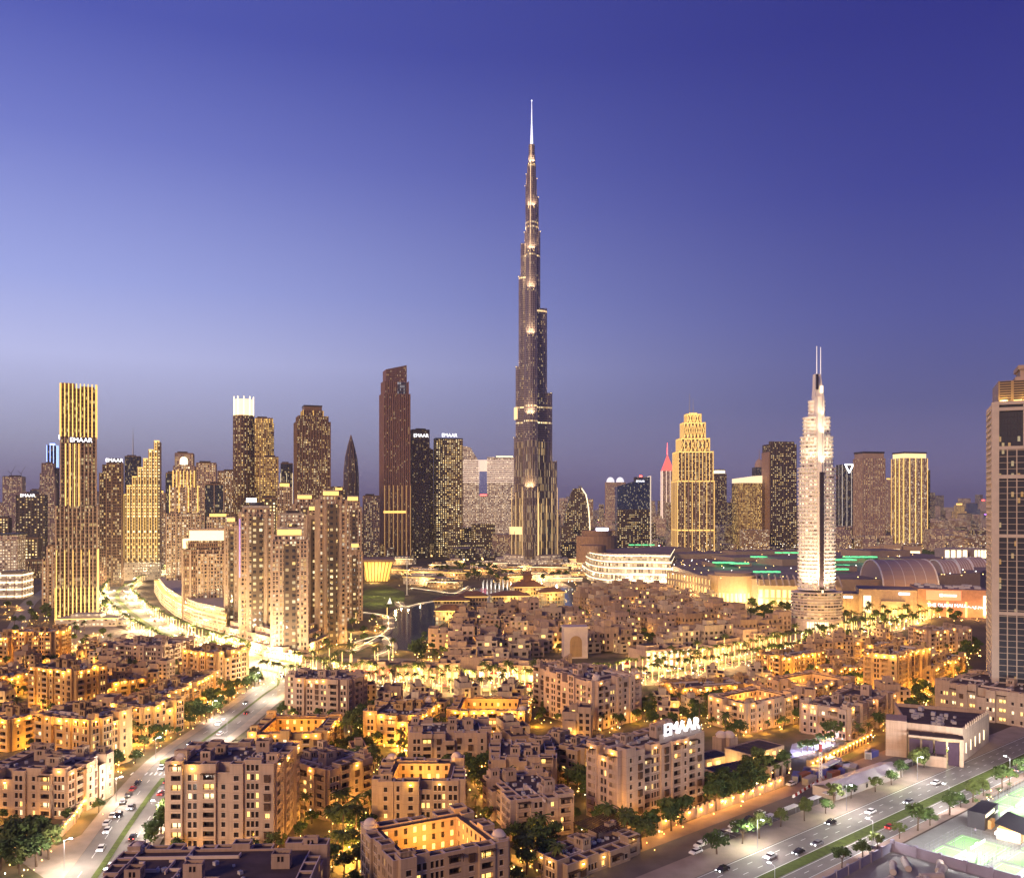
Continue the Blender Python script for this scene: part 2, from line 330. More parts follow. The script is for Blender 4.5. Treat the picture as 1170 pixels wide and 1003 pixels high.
WALLMATS = {'s': SAND, 'p': SAND2, 'o': SAND3}
def block(label, O, E, h, d, wm='s', seed=1, lamps=0, court=False, fl=2.75, huts=3, domes=0, world=False, lit=.15, group=None, winmax=90, glow=0, cat='apartment block', lampw=560, sides='frl', name='apartment_block'):
    R = random.Random(seed)
    if world: o, e = O, E
    else: o, e = gp(O[0], O[1], h), gp(E[0], E[1], h)
    w = hypot(e[0]-o[0], e[1]-o[1]); th = atan2(e[1]-o[1], e[0]-o[0])
    root = empty(name, o[0], o[1], 0, th, label, cat, group)
    Wm = WALLMATS[wm]; mb = MB(); rest = MB(); nwin = [0]
    roofb = MB()
    bd = min(2.5, .3*min(w, d))
    def toworld(p): return (o[0]+p[0]*cos(th)-p[1]*sin(th), o[1]+p[0]*sin(th)+p[1]*cos(th))
    frames = {'f': ((0,0),0,w), 'r': ((w,0),pi/2,d), 'b': ((w,d),pi,w), 'l': ((0,d),3*pi/2,d)}
    lampspots = []; tops = []
    for sd_, (P0, a, L) in frames.items():
        n_out = (sin(a+th), -cos(a+th)); mid = toworld(pt(P0,a,L/2)); vis = (n_out[0]*-mid[0]+n_out[1]*-mid[1]) > 0
        nb = max(1, round(L/4.3)); cuts = [0]+sorted((i+R.uniform(-.18,.18))*L/nb for i in range(1,nb))+[L]
        prev = None
        for i in range(nb):
            u0, u1 = cuts[i], cuts[i+1]; bw = u1-u0
            off = R.choice((.0,.7,1.4))+(.12 if sd_ in 'fb' else .27)+R.random()*.05
            hb = h+R.choice((0,0,.05,.1,.12,.3,-.5,1.1,-fl*.95))+R.random()*.1
            if i in (0, nb-1): hb = h+R.choice((1.3,.3,.6,.2))+R.random()*.1; off += .3
            ty = R.choice(['pair','balc','single','balc','pair','small','balc','wide'])
            if ty == prev: ty = R.choice(['pair','single','small'])
            prev = ty
            c = bw/2
            if ty == 'pair': cols = [(c-1.3,c-.25,.35),(c+.25,c+1.3,.35)]
            elif ty == 'single': cols = [(c-.7,c+.7,.35)]
            elif ty == 'small': cols = [(c-.55,c+.55,.35)]
            elif ty == 'balc': cols = [(max(.5,c-1.6),min(bw-.5,c+1.6),1.5)]
            else: cols = [(c-1.75,c-.85,.35),(c-.45,c+.45,.35),(c+.85,c+1.75,.35)]
            cols = [q for q in cols if q[0] > .25 and q[1] < bw-.25]
            hh = 2.15 if ty == 'balc' else (1.5 if ty in ('single','small') else 1.8)
            nf = int((hb-.6)/fl)
            rows = [(k*fl+.55 if ty == 'balc' else k*fl+.95, k*fl+.55+hh if ty == 'balc' else k*fl+.95+hh) for k in range(nf)]
            A = pt(P0,a,u0,-off); B = pt(P0,a,u1,-off); C = pt(P0,a,u1,bd); D = pt(P0,a,u0,bd)
            dp_of = {}
            def hole(ua,ub,va,vb,dp, A=A, a=a, ty=ty):
                x = R.random(); k = 0 if x > lit*(1.8 if ty == 'balc' else 1) else (1 if R.random() < .75 else 2)
                p, r = pt(A,a,ua,dp), pt(A,a,ub,dp); m_ = ((p[0]+r[0])/2, (p[1]+r[1])/2)
                if vis and nwin[0] < winmax:
                    nwin[0] += 1
                    if ty == 'balc':
                        q = pt(A,a,(ua+ub)/2,.1)
                        put('railing', RAIL, put('balcony', BAL[k], root, (q[0],q[1],va), a, (ub-ua,1,vb-va)))
                    elif ty == 'single' and R.random() < .3: put('bay_window', BAYW, root, (m_[0],m_[1],va), a, (ub-ua,1,vb-va))
                    else: put('window', WIN[k], root, (m_[0],m_[1],va), a, (ub-ua,1,vb-va))
                else:
                    if ty == 'balc':
                        g1, g2 = pt(A,a,ua,.1), pt(A,a,ub,.1)
                        mb.face([(g1[0],g1[1],va),(g2[0],g2[1],va),(g2[0],g2[1],va+.8),(g1[0],g1[1],va+.8)], 0)
                    else: rest.face([(p[0],p[1],va),(r[0],r[1],va),(r[0],r[1],vb),(p[0],p[1],vb)], k)
                if ty == 'balc' and dp > 1:   # close the back of the loggia
                    mb.face([(p[0],p[1],va),(r[0],r[1],va),(r[0],r[1],vb),(p[0],p[1],vb)][::1], 0)
            wallgrid(mb, A, a, bw, 0, hb, cols, rows, hole)
            for s_, t_ in ((B,C),(C,D),(D,A)): mb.wallq(s_, t_, 0, hb)
            rb_ = MB(); open_top(mb, [A,B,C,D], hb, .28, .5, 2, 0, 1)
            if ty == 'balc' and vis:
                q = pt(A,a,c,0); put('pergola', PERG, root, (q[0],q[1],min(hb-.25, nf*fl+.35)), a, (min(3.8,bw-.4),1,1))
            if vis: lampspots.append((pt(A,a,c,0), a, hb)); 
            tops.append((pt(P0,a,c,bd/2), hb, bw))
    I = [(bd-.2,bd-.2),(w-bd+.2,bd-.2),(w-bd+.2,d-bd+.2),(bd-.2,d-bd+.2)]
    if court:
        mb.prism(I, 0, h-.4, 0, cap=False); J = open_top(mb, I, h-.4, 1.6, .05, 1, 0, 1)
        mb.f.pop(); mb.m.pop(); mb.v = mb.v[:-4]; mb.uv = mb.uv[:-4]
        zc = max(2.5, h-9)
        for i in range(4):
            A, B = J[(i+1)%4], J[i]; L = hypot(B[0]-A[0],B[1]-A[1]); a = atan2(B[1]-A[1],B[0]-A[0])
            def hole(u0,u1,v0,v1,dp):
                p, r = pt(A,a,u0,dp), pt(A,a,u1,dp); rest.face([(p[0],p[1],v0),(r[0],r[1],v0),(r[0],r[1],v1),(p[0],p[1],v1)], R.choice((0,0,1)))
            n = max(1, int(L/2.6))
            wallgrid(mb, A, a, L, zc, h-.45, [((k+.5)*L/n-.5,(k+.5)*L/n+.5,.3) for k in range(n)], [(z, z+1.6) for z in [zc+.8+j*fl for j in range(int((h-zc)/fl))]], hole)
        mb.face([(p[0],p[1],zc) for p in J], 3)
        cxy = toworld((w/2, d/2)); point(cxy[0], cxy[1], h-2.5, 1500+8*w*d, (1,.46,.05), .6)
    else:
        mb.prism(I, 0, h-.2, 0, cap=False); open_top(mb, I, h-.2, .25, .5, 2, 0, 1)
    mb.build('wall', [Wm, ROOF, TRIM, CONC], root)
    if rest.f: tag(rest.build('window_pane', [PANE, PANEL, PANEW], root), kind='stuff')
    zr = h-.7
    if not court and w-2*bd > 3:
        for i in range(huts):
            hw, hd, hz = R.uniform(2.4,4.4), R.uniform(2.4,4.2), R.uniform(2.4,4.6)
            x, y = R.uniform(bd+.5, max(bd+.6,w-bd-hw-.5)), R.uniform(bd+.5, max(bd+.6,d-bd-hd-.5))
            put('roof_hut', hut_mesh(hw,hd,hz,Wm), root, (x,y,zr+.02*i), 0)
    for i in range(max(1,huts-1)):
        p, hb, bw = R.choice(tops)
        if bw > 3: put('roof_hut', hut_mesh(bw*.72,bd*.8,R.uniform(1.8,3.2),Wm), root, (p[0]-bw*.36,p[1]-bd*.4,hb-.49), 0)
    for i in range(domes):
        p, hb, bw = R.choice(tops); put('dome', DOME, root, (p[0],p[1],hb-.48+.01*i), 0, (1.7,1.7,1.7))
    for i in range(R.randint(9,16)+int(w*d/70)):
        if court: break
        x, y = R.uniform(bd+.8,max(bd+.9,w-bd-.8)), R.uniform(bd+.8,max(bd+.9,d-bd-.8))
        put('roof_unit', UNIT, root, (x,y,zr+.01), R.uniform(0,3), (R.uniform(.5,1.3),)*3)
    for i in range(0 if court else R.randint(2,4)+int(w*d/350)):
        if w-2*bd < 4: break
        cb = MB(); L = R.uniform(3, (w-2*bd)*.8) if i%2 else R.uniform(3, max(3.2,(d-2*bd)*.8)); cb.box(-L/2,L/2,-.15,.15,0,.75); cb.box(L/2-.3,L/2,-.15,R.uniform(1,3),0,.74)
        cb.build('roof_curb', TRIM, root, (R.uniform(bd+1,w-bd-1), R.uniform(bd+1,max(bd+1.1,d-bd-1)), zr+.005*i), 0 if i%2 else pi/2)
    if lamps:
        R.shuffle(lampspots)
        for (q, a, hb) in lampspots[:int(lamps*(2.4 if wm == 'o' else 1.1))]:
            put('wall_lamp', WLAMP, root, (q[0],q[1],hb-1.15), a)
            g_ = toworld((q[0]+.9*sin(a), q[1]-.9*cos(a))); point(g_[0], g_[1], hb-1.1, lampw*(.62 if wm == 'o' else .34)*R.uniform(.3,1.7), (1,R.uniform(.44,.60),R.uniform(.05,.14)), .25)
    if glow:
        for k in range(max(1,int(w/11))):
            p = toworld(((k+.5)*w/max(1,int(w/11)), -5)); point(p[0], p[1], 2.2, glow*(4.2 if wm == 'o' else 1.7), (1,.50,.065), .4)
        if 'r' in sides:
            p = toworld((w+5, d*.4)); point(p[0], p[1], 2.2, glow*(4.2 if wm == 'o' else 1.7), (1,.50,.065), .4)
        if 'l' in sides and toworld((0,0))[0] > 0:
            p = toworld((-5, d*.4)); point(p[0], p[1], 2.2, glow*(4.2 if wm == 'o' else 1.7), (1,.50,.065), .4)
    return root

def gtop(x, yb, h): # roof pixel row of a facade with height h standing on ground row yb
    Y = H*F/(yb-HY); return (x, HY+(H-h)*F/Y)
FB = [
 # label, O, E, h, d, kw
 ('long beige block whose dark flat roof fills the bottom left edge of the picture', (-93,182), (-46.5,184), 15, 38, dict(world=True, wm='p', seed=11, huts=4, domes=1)),
 ('nine storey pink beige block standing behind the dark flat roof at the bottom left', (196,872), (314,872), 25, 22, dict(wm='p', seed=21, huts=3, domes=1, lamps=5, glow=200)),
 ('five storey beige block with dark roof beside the nine storey block at lower left', (321,866), (373,880), 16, 19, dict(wm='s', seed=33, huts=3, lamps=3, glow=350)),
 ('beige courtyard block with glowing golden inner court at the bottom centre edge', (455,985), (580,960), 15, 27, dict(wm='s', seed=41, court=True, domes=3, huts=3)),
 ('beige courtyard block with lit inner court, directly behind the bottom centre courtyard block', (432,892), (524,892), 15, 24, dict(wm='s', seed=52, court=True, domes=3, huts=2, lamps=4)),
 ('five storey beige block behind the twin courtyard blocks in the lower centre', (470,838), (556,836), 13, 20, dict(wm='p', seed=63, huts=4)),
 ('four storey beige block with dark flat roof, left of the block with white roof letters', (590,914), (654,906), 12, 26, dict(wm='p', seed=71, huts=3, lit=.14)),
 ('low stepped beige block just behind the four storey block in the lower centre', (563,868), (632,868), 13, 26, dict(wm='p', seed=84, huts=4)),
 ('nine storey beige block carrying big white glowing letters on its roof', (34.5,274), (64.6,297.8), 23.5, 15, dict(world=True, wm='p', seed=92, huts=3, domes=1, lamps=6, glow=180)),
 ('small beige block with golden lit passage, left behind the block with roof letters', (663,858), (692,846), 12, 22, dict(wm='s', seed=103, lamps=3, glow=450, huts=2)),
 ('tall pink hotel wing with roof plant at the centre right', (680,779), (731,770), 21.5, 34, dict(wm='p', seed=114, huts=3, domes=2, lamps=2, glow=500)),
 ('pink stepped wing on the left side of the tall hotel wing', (612,760), (668,771), 20, 13, dict(wm='p', seed=125, huts=2)),
 ('golden lit courtyard block in front of the bright plaza, centre left', (418,815), (478,818), 13, 25, dict(wm='o', seed=136, lamps=8, glow=500, domes=1)),
 ('courtyard block with golden roof lamps in front of the bright plaza, at centre', (515,811), (600,812), 10, 30, dict(wm='o', seed=147, lamps=12, court=True, glow=500, domes=1)),
 ('seven storey pink block beside the bend where the left road meets the plaza', (328,773), (397,777), 19, 18, dict(wm='p', seed=158, lamps=5, huts=3)),
 ('low orange lit block with golden court right of the left road', (284,838), (368,838), 13, 30, dict(wm='o', seed=169, court=True, lamps=5, huts=5)),
 ('eight storey golden block with roof lamps, second row left of the left road', (36,761), (84,767), 21, 18, dict(wm='o', seed=171, lamps=11, glow=500)),
 ('six storey golden block with square roof pavilion, left of the left road', (44,815), (103,823), 20, 18, dict(wm='o', seed=182, lamps=9, glow=450, huts=4)),
 ('beige golden block above the lamp lined garden wall at the lower left edge', (-14,878), (76,882), 15, 24, dict(wm='s', seed=193, lamps=6, glow=260, huts=5)),
 ('golden corner block at the bend of the left road', (128,803), (163,809), 14, 20, dict(wm='o', seed=204, lamps=6, glow=420)),
 ('long golden terrace of flats running along the left road', (174,800), (246,768), 13, 15, dict(wm='o', seed=215, lamps=14, glow=300, huts=5)),
 ('low golden block behind the golden corner block at far left', (106,783), (166,774), 11, 18, dict(wm='o', seed=226, lamps=10, glow=400)),
 ('tall golden block with roof lamps at the left edge below the big gold striped tower', (14,722), (60,722), 20, 20, dict(wm='o', seed=237, lamps=9, glow=700)),
 ('narrow golden block cut by the left picture edge beside the tall golden block', (-24,728), (11,728), 17, 18, dict(wm='o', seed=248, lamps=6, glow=500)),
 ('low golden block at the left picture edge in the middle of the quarter', (-12,777), (33,768), 11, 15, dict(wm='o', seed=259, lamps=8, glow=450)),
 ('pinkish unlit block with stepped roofs in front of the bright curved boulevard', (118,735), (187,738), 15, 34, dict(wm='p', seed=261, huts=4, lamps=3)),
 ('seven storey golden block between the left road and the boulevard palms', (211,742), (248,747), 21, 20, dict(wm='o', seed=272, lamps=9, glow=450)),
 ('small golden block at the left edge above the garden wall block', (-14,818), (13,822), 13, 14, dict(wm='o', seed=283, lamps=5, glow=450)),
 ('cream courtyard block with golden lamps, right behind the roof letters', (855,804), (908,793), 13, 22, dict(wm='s', seed=294, lamps=9, court=True, glow=420)),
 ('low golden block with lamps along its roof beside the bright plaza road', (777,786), (868,780), 9, 18, dict(wm='o', seed=305, lamps=12, glow=420)),
 ('pink and gold block in front of the bright cylinder base tower', (893,751), (941,744), 12, 18, dict(wm='o', seed=316, lamps=7, glow=600)),
 ('courtyard block with golden court, behind the cream courtyard block on the right', (925,784), (974,775), 10, 26, dict(wm='s', seed=327, lamps=8, court=True, glow=350)),
 ('white pink block with dark windows near the blue lit garden on the right', (968,811), (1020,791), 13, 20, dict(wm='p', seed=338, lamps=6, huts=4, glow=250)),
 ('tall golden lit block right of centre, left of the white grid tower', (1026,749), (1060,739), 22, 18, dict(wm='o', seed=349, lamps=9, glow=900, sides='frl')),
 ('low golden block between the tall golden block and the white grid tower', (1064,764), (1103,748), 12, 11, dict(wm='o', seed=351, lamps=4, glow=700)),
 ('pink gold block with many balconies below the orange mall front', (1061,721), (1108,718), 16, 16, dict(wm='p', seed=362, lamps=7, glow=500)),
 ('small golden block left of the pink gold block with balconies', (1000,738), (1030,733), 10, 14, dict(wm='o', seed=373, lamps=5, glow=600)),
 ('low golden block left of the tall golden block on the right', (955,765), (990,760), 9, 14, dict(wm='o', seed=384, lamps=6, glow=500)),
]
EM = None
for (lab, O, E, h, d, kw) in FB:
    r_ = block(lab, O, E, h, d, **kw)
    if 'letters on its roof' in lab: EM = r_
    if 'hotel wing with roof' in lab: HOTEL = r_
sg = MB(); sg.box(17,38,-.3,-.05,23.4,26.2); sg.build('sign_backing', [CONC], EM)
text('EMAAR', EM, (27.5,-.62,25.6), 5.6, emis('roof_letter', (.92,.94,1), 1.7), ext=.25)
for k in range(5): put('sign_post', UNIT, EM, (19+4.4*k,-.2,24.6), 0, (.5,.5,1.6))

# island of small houses
def house_mesh(seed):
    R = random.Random(seed); b = MB(); r = MB()
    w, d = R.uniform(9,14), R.uniform(9,13); hs = R.choice((6.2,9,9,11.5))
    def solid(x0,y0,x1,y1,h):
        P = [(x0,y0),(x1,y0),(x1,y1),(x0,y1)]
        for i in range(4):
            A, B = P[i], P[(i+1)%4]; L = hypot(B[0]-A[0],B[1]-A[1]); a = atan2(B[1]-A[1],B[0]-A[0])
            def hole(u0,u1,v0,v1,dp):
                p, q = pt(A,a,u0,dp), pt(A,a,u1,dp); b.face([(p[0],p[1],v0),(q[0],q[1],v0),(q[0],q[1],v1),(p[0],p[1],v1)], 2 if R.random() > .12 else 3)
            n = max(1,int(L/2.7)); ww = R.choice((.6,.75,.95)); 
            wallgrid(b, A, a, L, 0, h, [((k+.5)*L/n-ww,(k+.5)*L/n+ww,R.choice((.3,.9))) for k in range(n)], [(z+.8,z+R.choice((2.2,2.4,2.6))) for z in [j*2.9 for j in range(int(h/2.9))]], hole)
        I = open_top(r, P, h, .3, .8, 1, 1, 0)
    solid(0,0,w*.6,d,hs); solid(w*.55,.35,w,d*.8,hs-R.choice((2.6,1.2,-2.2))); solid(w*.1,-2.2,w*.5,.3,hs-R.choice((2.7,3.3)))
    solid(w*.2,d*.4,w*.5,d*.75,hs+R.choice((2.2,2.9)))
    return b, r
CREAM = plaster('cream_render', (.58,.47,.35))
HV = []
for k in range(12):
    b, r = house_mesh(500+k); HV.append((b.mesh('house_wall', [(SAND, SAND2, CREAM)[k%3], TRIM, PANE, PANEL]), r.mesh('house_roof', [ROOF, SAND2])))
def inpoly(x, y, P):
    c = False
    for i in range(len(P)):
        (x1,y1),(x2,y2) = P[i], P[i-1]
        if (y1 > y) != (y2 > y) and x < (x2-x1)*(y-y1)/(y2-y1)+x1: c = not c
    return c
def houses(poly_px, step, ang, label, group, seed, keep=.95, cap=200):
    P = [gp(*p) for p in poly_px]; R = random.Random(seed); n = 0
    x0, x1 = min(p[0] for p in P), max(p[0] for p in P); y0, y1 = min(p[1] for p in P), max(p[1] for p in P)
    cx, cy = (x0+x1)/2, (y0+y1)/2; rr_ = max(x1-x0, y1-y0)
    k = int(rr_/step)+1
    for i in range(-k, k+1):
        for j in range(-k, k+1):
            x = cx+(i*cos(ang)-j*sin(ang))*step+R.uniform(-2,2); y = cy+(i*sin(ang)+j*cos(ang))*step+R.uniform(-2,2)
            if not inpoly(x, y, P) or R.random() > keep or n >= cap: continue
            hw, hr = R.choice(HV); o = put('house', hw, None, (x,y,R.choice((0,0,.8))), ang+R.choice((0,pi/2,pi,-pi/2))+R.uniform(-.08,.08), (1.42,1.42,R.uniform(1.0,1.45)))
            tag(o, label, 'house', group); put('roof', hr, o); n += 1
            if R.random() < .7: point(x+R.uniform(-9,9), y-11, 4, 800, (1,.54,.09), .3)  # added gold fill light before some houses, without a fixture
houses([(480,760),(600,762),(640,748),(650,722),(600,704),(532,705),(508,718),(488,738)], 19.5, .05, 'small flat roofed sand coloured house packed in the island quarter between lake and plaza', 'houses on the lake island', 3)
houses([(655,742),(735,752),(790,744),(880,737),(885,722),(830,700),(760,678),(668,674),(648,700)], 21, .35, 'small flat roofed sand coloured house in the dense quarter before the lit mall', 'houses in front of the mall', 5)
# ------------------------------------------------------------------ towers
DK = (.02,.018,.025)
M_BRN = fac('brown_tower', (.16,.09,.06), (.03,.02,.02), 2.4, 3.6, .16, (.22,.1), .3, lp=2.4)
M_BRN2 = fac('brown_fine_tower', (.22,.13,.085), (.03,.022,.02), 1.8, 3.4, .25, (.2,.15), .36, lp=2.6)
M_BEI = fac('beige_residence', (.46,.32,.205), (.03,.025,.03), 2.7, 3.1, .2, (.24,.16), .34, lc2=(1,.88,.66), lp=3.0, clump=.7)
M_BEI2 = fac('beige_residence_light', (.50,.36,.25), (.03,.03,.04), 2.3, 3.0, .18, (.22,.16), .38, lc2=(1,.88,.66), lp=3.0, clump=.7)
M_GLS = fac('dark_glass', (.05,.05,.07), (.025,.03,.05), 1.7, 3.6, .06, (.12,.06), .16, lp=1.6, rg=.08)
M_GLSY = fac('dark_glass_yellow_lit', (.12,.085,.065), (.03,.03,.04), 4.4, 4.3, .26, (.3,.25), .42, lp=3.0, rg=.1, clump=.5)
M_GRID = fac('grid_yellow', (.22,.15,.10), (.035,.03,.03), 4.2, 4.2, .26, (.3,.24), .5, lp=2.8, clump=.4)
M_GLD = fac('gold_washed', (.42,.27,.12), (.08,.05,.03), 2.6, 3.6, .22, (.2,.16), .8, lc=(1,.56,.12), lc2=(1,.68,.25), lp=1.7, clump=.3)  # flood light on the gold towers put into these glowing cells; no flood lamps
M_LAT = fac('brown_lattice', (.20,.13,.10), (.03,.02,.02), 2.8, 3.2, .14, (.26,.1), .09, lp=1.6)
M_YEL = fac('yellow_rooms', (.24,.18,.11), (.03,.03,.03), 4.4, 4.3, .25, (.3,.24), .7, lp=3.0, clump=.3)
M_WHT = fac('pale_lit_tower', (.50,.42,.36), (.10,.09,.1), 3.2, 3.6, .2, (.34,.2), .8, lc=(1,.68,.36), lc2=(1,.80,.55), lp=1.8, clump=.2)
M_BLU = fac('blue_glass', (.05,.07,.14), (.03,.06,.16), 1.8, 3.6, .05, (.1,.06), .10, lc=(1,.8,.45), lp=1.5, rg=.06)
M_PNK = fac('pink_tower', (.46,.33,.29), (.05,.04,.05), 2.6, 3.3, .24, (.25,.2), .42, lp=2.2, clump=.6)
M_FIN = plain('bronze_fin', (.24,.15,.10), .5, .1, .1)
M_FINB = plain('beige_fin', (.45,.33,.25), .7, .1, .1)
M_FIND = plain('dark_fin', (.08,.06,.06), .5, .1, .1)

def fins(mb, w, d, z0, z1, sp, fw, fd, m=0, sides='flrb', skip=0, x=0, y=0):
    for s in sides:
        L = w if s in 'fb' else d; n = max(1, round(L/sp))
        for i in range(n+1):
            if skip and i % skip: continue
            u = -L/2+i*L/n
            if s == 'f': mb.box(x+u-fw/2,x+u+fw/2,y-d/2-fd,y-d/2+.05,z0,z1,m)
            elif s == 'b': mb.box(x+u-fw/2,x+u+fw/2,y+d/2-.05,y+d/2+fd,z0,z1,m)
            elif s == 'r': mb.box(x+w/2-.05,x+w/2+fd*1.01,y+u-fw/2,y+u+fw/2,z0,z1,m)
            else: mb.box(x-w/2-fd*1.01,x-w/2+.05,y+u-fw/2,y+u+fw/2,z0,z1,m)
def bands(mb, w, d, z0, z1, sp, bh, bd, m=0, x=0, y=0):
    n = max(1, int((z1-z0)/sp))
    for i in range(n+1):
        z = z0+i*(z1-z0)/n; mb.box(x-w/2-bd,x+w/2+bd,y-d/2-bd,y+d/2+bd,z-bh/2,z+bh/2,m)
def rect(w, d, x=0, y=0): return [(x-w/2,y-d/2),(x+w/2,y-d/2),(x+w/2,y+d/2),(x-w/2,y+d/2)]
def troot(name, label, x0, x1, Y, th, r, cat, zb=0):
    Wp = (x1-x0)*Y/1000; t = radians(abs(th)); w = Wp/(cos(t)+r*sin(t)); d = r*w
    return empty(name, xw((x0+x1)/2, Y), Y, zb, radians(th), label, cat), w, d
def tower(label, x0, x1, yt, Y, m, th=25, r=.8, steps=None, fin=None, band=None, crown=None, roof=DARK, lit=None, name='tower', cat='tower', sign=None, mast=None, group=None, plant=True):
    root, w, d = troot(name, label, x0, x1, Y, th, r, cat); Ht = zh(yt, Y)
    if group: root['group'] = group
    steps = steps or [(0,1,1)]; body = MB()
    for i, st in enumerate(steps):
        f, sx, sy = st[:3]; ox, oy = (st[3], st[4]) if len(st) > 3 else (0,0)
        z1 = Ht*(steps[i+1][0] if i+1 < len(steps) else 1)
        body.prism(rect(w*sx, d*sy, ox*w, oy*d), Ht*f if i == 0 else Ht*f-.5, z1, 0, 1)
    body.build('facade', [m, roof], root)
    f, sx, sy = steps[-1][:3]; ox, oy = (steps[-1][3], steps[-1][4]) if len(steps[-1]) > 3 else (0,0)
    if not fin: fin = dict(sp=max(5,w/5),fw=.8,fd=.6,m=M_FINB if m in (M_BEI,M_BEI2,M_PNK,M_WHT) else M_FIND)
    if fin:
        b = MB()
        for i, st in enumerate(steps):
            z1 = Ht*(steps[i+1][0] if i+1 < len(steps) else 1)
            fins(b, w*st[1], d*st[2], Ht*st[0], z1+fin.get('over',0), fin['sp'], fin.get('fw',.6), fin.get('fd',.5), 0, fin.get('sides','flr'), 0, *((st[3]*w, st[4]*d) if len(st) > 3 else (0,0)))
        b.build('facade_rib', fin.get('m', M_FIN), root)
    if band:
        b = MB()
        for i, st in enumerate(steps):
            z1 = Ht*(steps[i+1][0] if i+1 < len(steps) else 1)
            bands(b, w*st[1], d*st[2], Ht*st[0]+3, z1, band['sp'], band.get('bh',.8), band.get('bd',.4), 0, *((st[3]*w, st[4]*d) if len(st) > 3 else (0,0)))
        b.build('band_trim', band.get('m', M_FIN), root)
    if lit:
        b = MB(); fins(b, w*sx, d*sy, Ht*lit.get('z0',0), Ht*lit.get('z1',1), lit['sp'], lit.get('fw',.5), lit.get('fd',.7), 0, lit.get('sides','flr'))
        b.build('light_trim', lit.get('m', GOLD), root)
    if crown:
        b = MB(); ch, cm, cs = crown
        b.box(ox*w-w*sx*cs/2,ox*w+w*sx*cs/2,oy*d-d*sy*cs/2,oy*d+d*sy*cs/2,Ht-.02,Ht+ch*.75,0); b.box(ox*w-w*sx*cs*.52,ox*w+w*sx*cs*.52,oy*d-d*sy*cs*.52,oy*d+d*sy*cs*.52,Ht+ch*.75,Ht+ch,1)
        b.build('crown', [cm, roof], root)
    elif plant:
        b = MB(); R = random.Random(int(x0*7+yt))
        px, py = R.uniform(-.15,.15)*w*sx, R.uniform(-.1,.1)*d*sy
        b.box(ox*w+px-w*sx*.28, ox*w+px+w*sx*.28, oy*d+py-d*sy*.25, oy*d+py+d*sy*.25, Ht-.02, Ht+4, 0); b.build('roof_plant', M_FIND, root)
        b = MB(); P = rect(w*sx, d*sy, ox*w, oy*d)
        for i in range(4): b.obox((P[i][0]+P[(i+1)%4][0])/2,(P[i][1]+P[(i+1)%4][1])/2, pi/2*i, (w*sx if i%2==0 else d*sy)+.5, .5, Ht-.1, Ht+1.5+.01*i)
        b.build('parapet', M_FIN if roof is DARK else roof, root)
    if mast:
        b = MB(); b.tube((ox*w,oy*d,Ht), (ox*w,oy*d,zh(mast,Y)), w*.05, .3, 8); b.build('mast', STEEL, root)
    if sign:
        txt, sy_px, size, side, dx = sign[:5]; z = zh(sy_px, Y)
        tt = sign[5] if len(sign) > 5 else SIGN
        if side == 'f': text(txt, root, (dx*w, -d*sy/2-1.6+oy*d, z-size*.36), size, tt, 0, ext=.3)
        elif side == 'l': text(txt, root, (-w*sx/2-1.6, dx*d, z-size*.36), size, tt, -pi/2, ext=.3)
        else: text(txt, root, (w*sx/2+1.6, dx*d, z-size*.36), size, tt, pi/2, ext=.3)
    return root, w, d, Ht

# --- far left group
r_,w_,d_,h_ = tower('dark purple unfinished tower with two cranes on top, far left skyline', 4, 34, 545, 2100, M_PNK, 20, .9, steps=[(0,1,1),(.8,.8,1,-.1,0)], roof=M_FIND)
for k in (-.22,.2):
    b = MB(); x = k*w_; b.tube((x,0,h_),(x,0,h_+9),.8,.6,5); b.tube((x-1,0,h_+8),(x+9,0,h_+27),.7,.4,5); b.tube((x-1,0,h_+8),(x-8,0,h_+16),.7,.4,5); b.build('tower_crane', STEEL, r_)
tower('dark glass tower with scattered yellow windows and a lit name on top, far left', 19, 54, 566, 1500, M_GLSY, 22, .8, band=dict(sp=15,bh=1.2,bd=.4,m=M_FIND), sign=('EMAAR', 566, 7, 'f', -.1))
tower('pinkish stepped tower with flat top behind the dark glass tower at far left', 46, 64, 530, 1750, M_PNK, 20, .9, steps=[(0,1.1,1),(.75,1,1),(.9,.8,.8)])
tower('slim tower with bluish lit top just left of the tall gold striped tower', 53, 67, 509, 1800, M_GLS, 20, .9, steps=[(0,1.1,1),(.8,.9,1)], lit=dict(sp=7,z0=.8,z1=1,m=BLUEL,fw=1.0), crown=(6,BLUEL,.5))
tower('dark slab low tower on the far left horizon', 36, 48, 560, 2600, M_GLS, 10, .9)
tower('low flood lit slab block at the left picture edge', -12, 25, 617, 1140, M_WHT, 12, .8, crown=(9,M_PNK,1.04), band=dict(sp=14,bh=1,bd=.5,m=M_FINB))
tower('wide podium with lit horizontal slots under the flood lit slab at the left edge', -14, 33, 656, 975, M_WHT, 12, .9, band=dict(sp=6,bh=1.6,bd=.6,m=WARMW), cat='podium')
tower('low beige annex tower with dark vertical slots, left of the gold striped tower', 50, 68, 624, 880, M_BEI, 15, .8, steps=[(0,1,1),(.8,.7,1,.15,0)], fin=dict(sp=5,fw=1.4,fd=.8,m=M_FINB))
for i, (x0,x1,yt,Y,m,lab) in enumerate(((-5,8,575,2800,M_PNK,'pink slab on the horizon at the left picture edge'),(26,40,600,1900,M_BEI,'small beige block below the far left towers'),(30,50,640,1250,M_BRN2,'low brown block under the dark glass tower at far left'))):
    tower(lab, x0, x1, yt, Y, m, 15, .8)

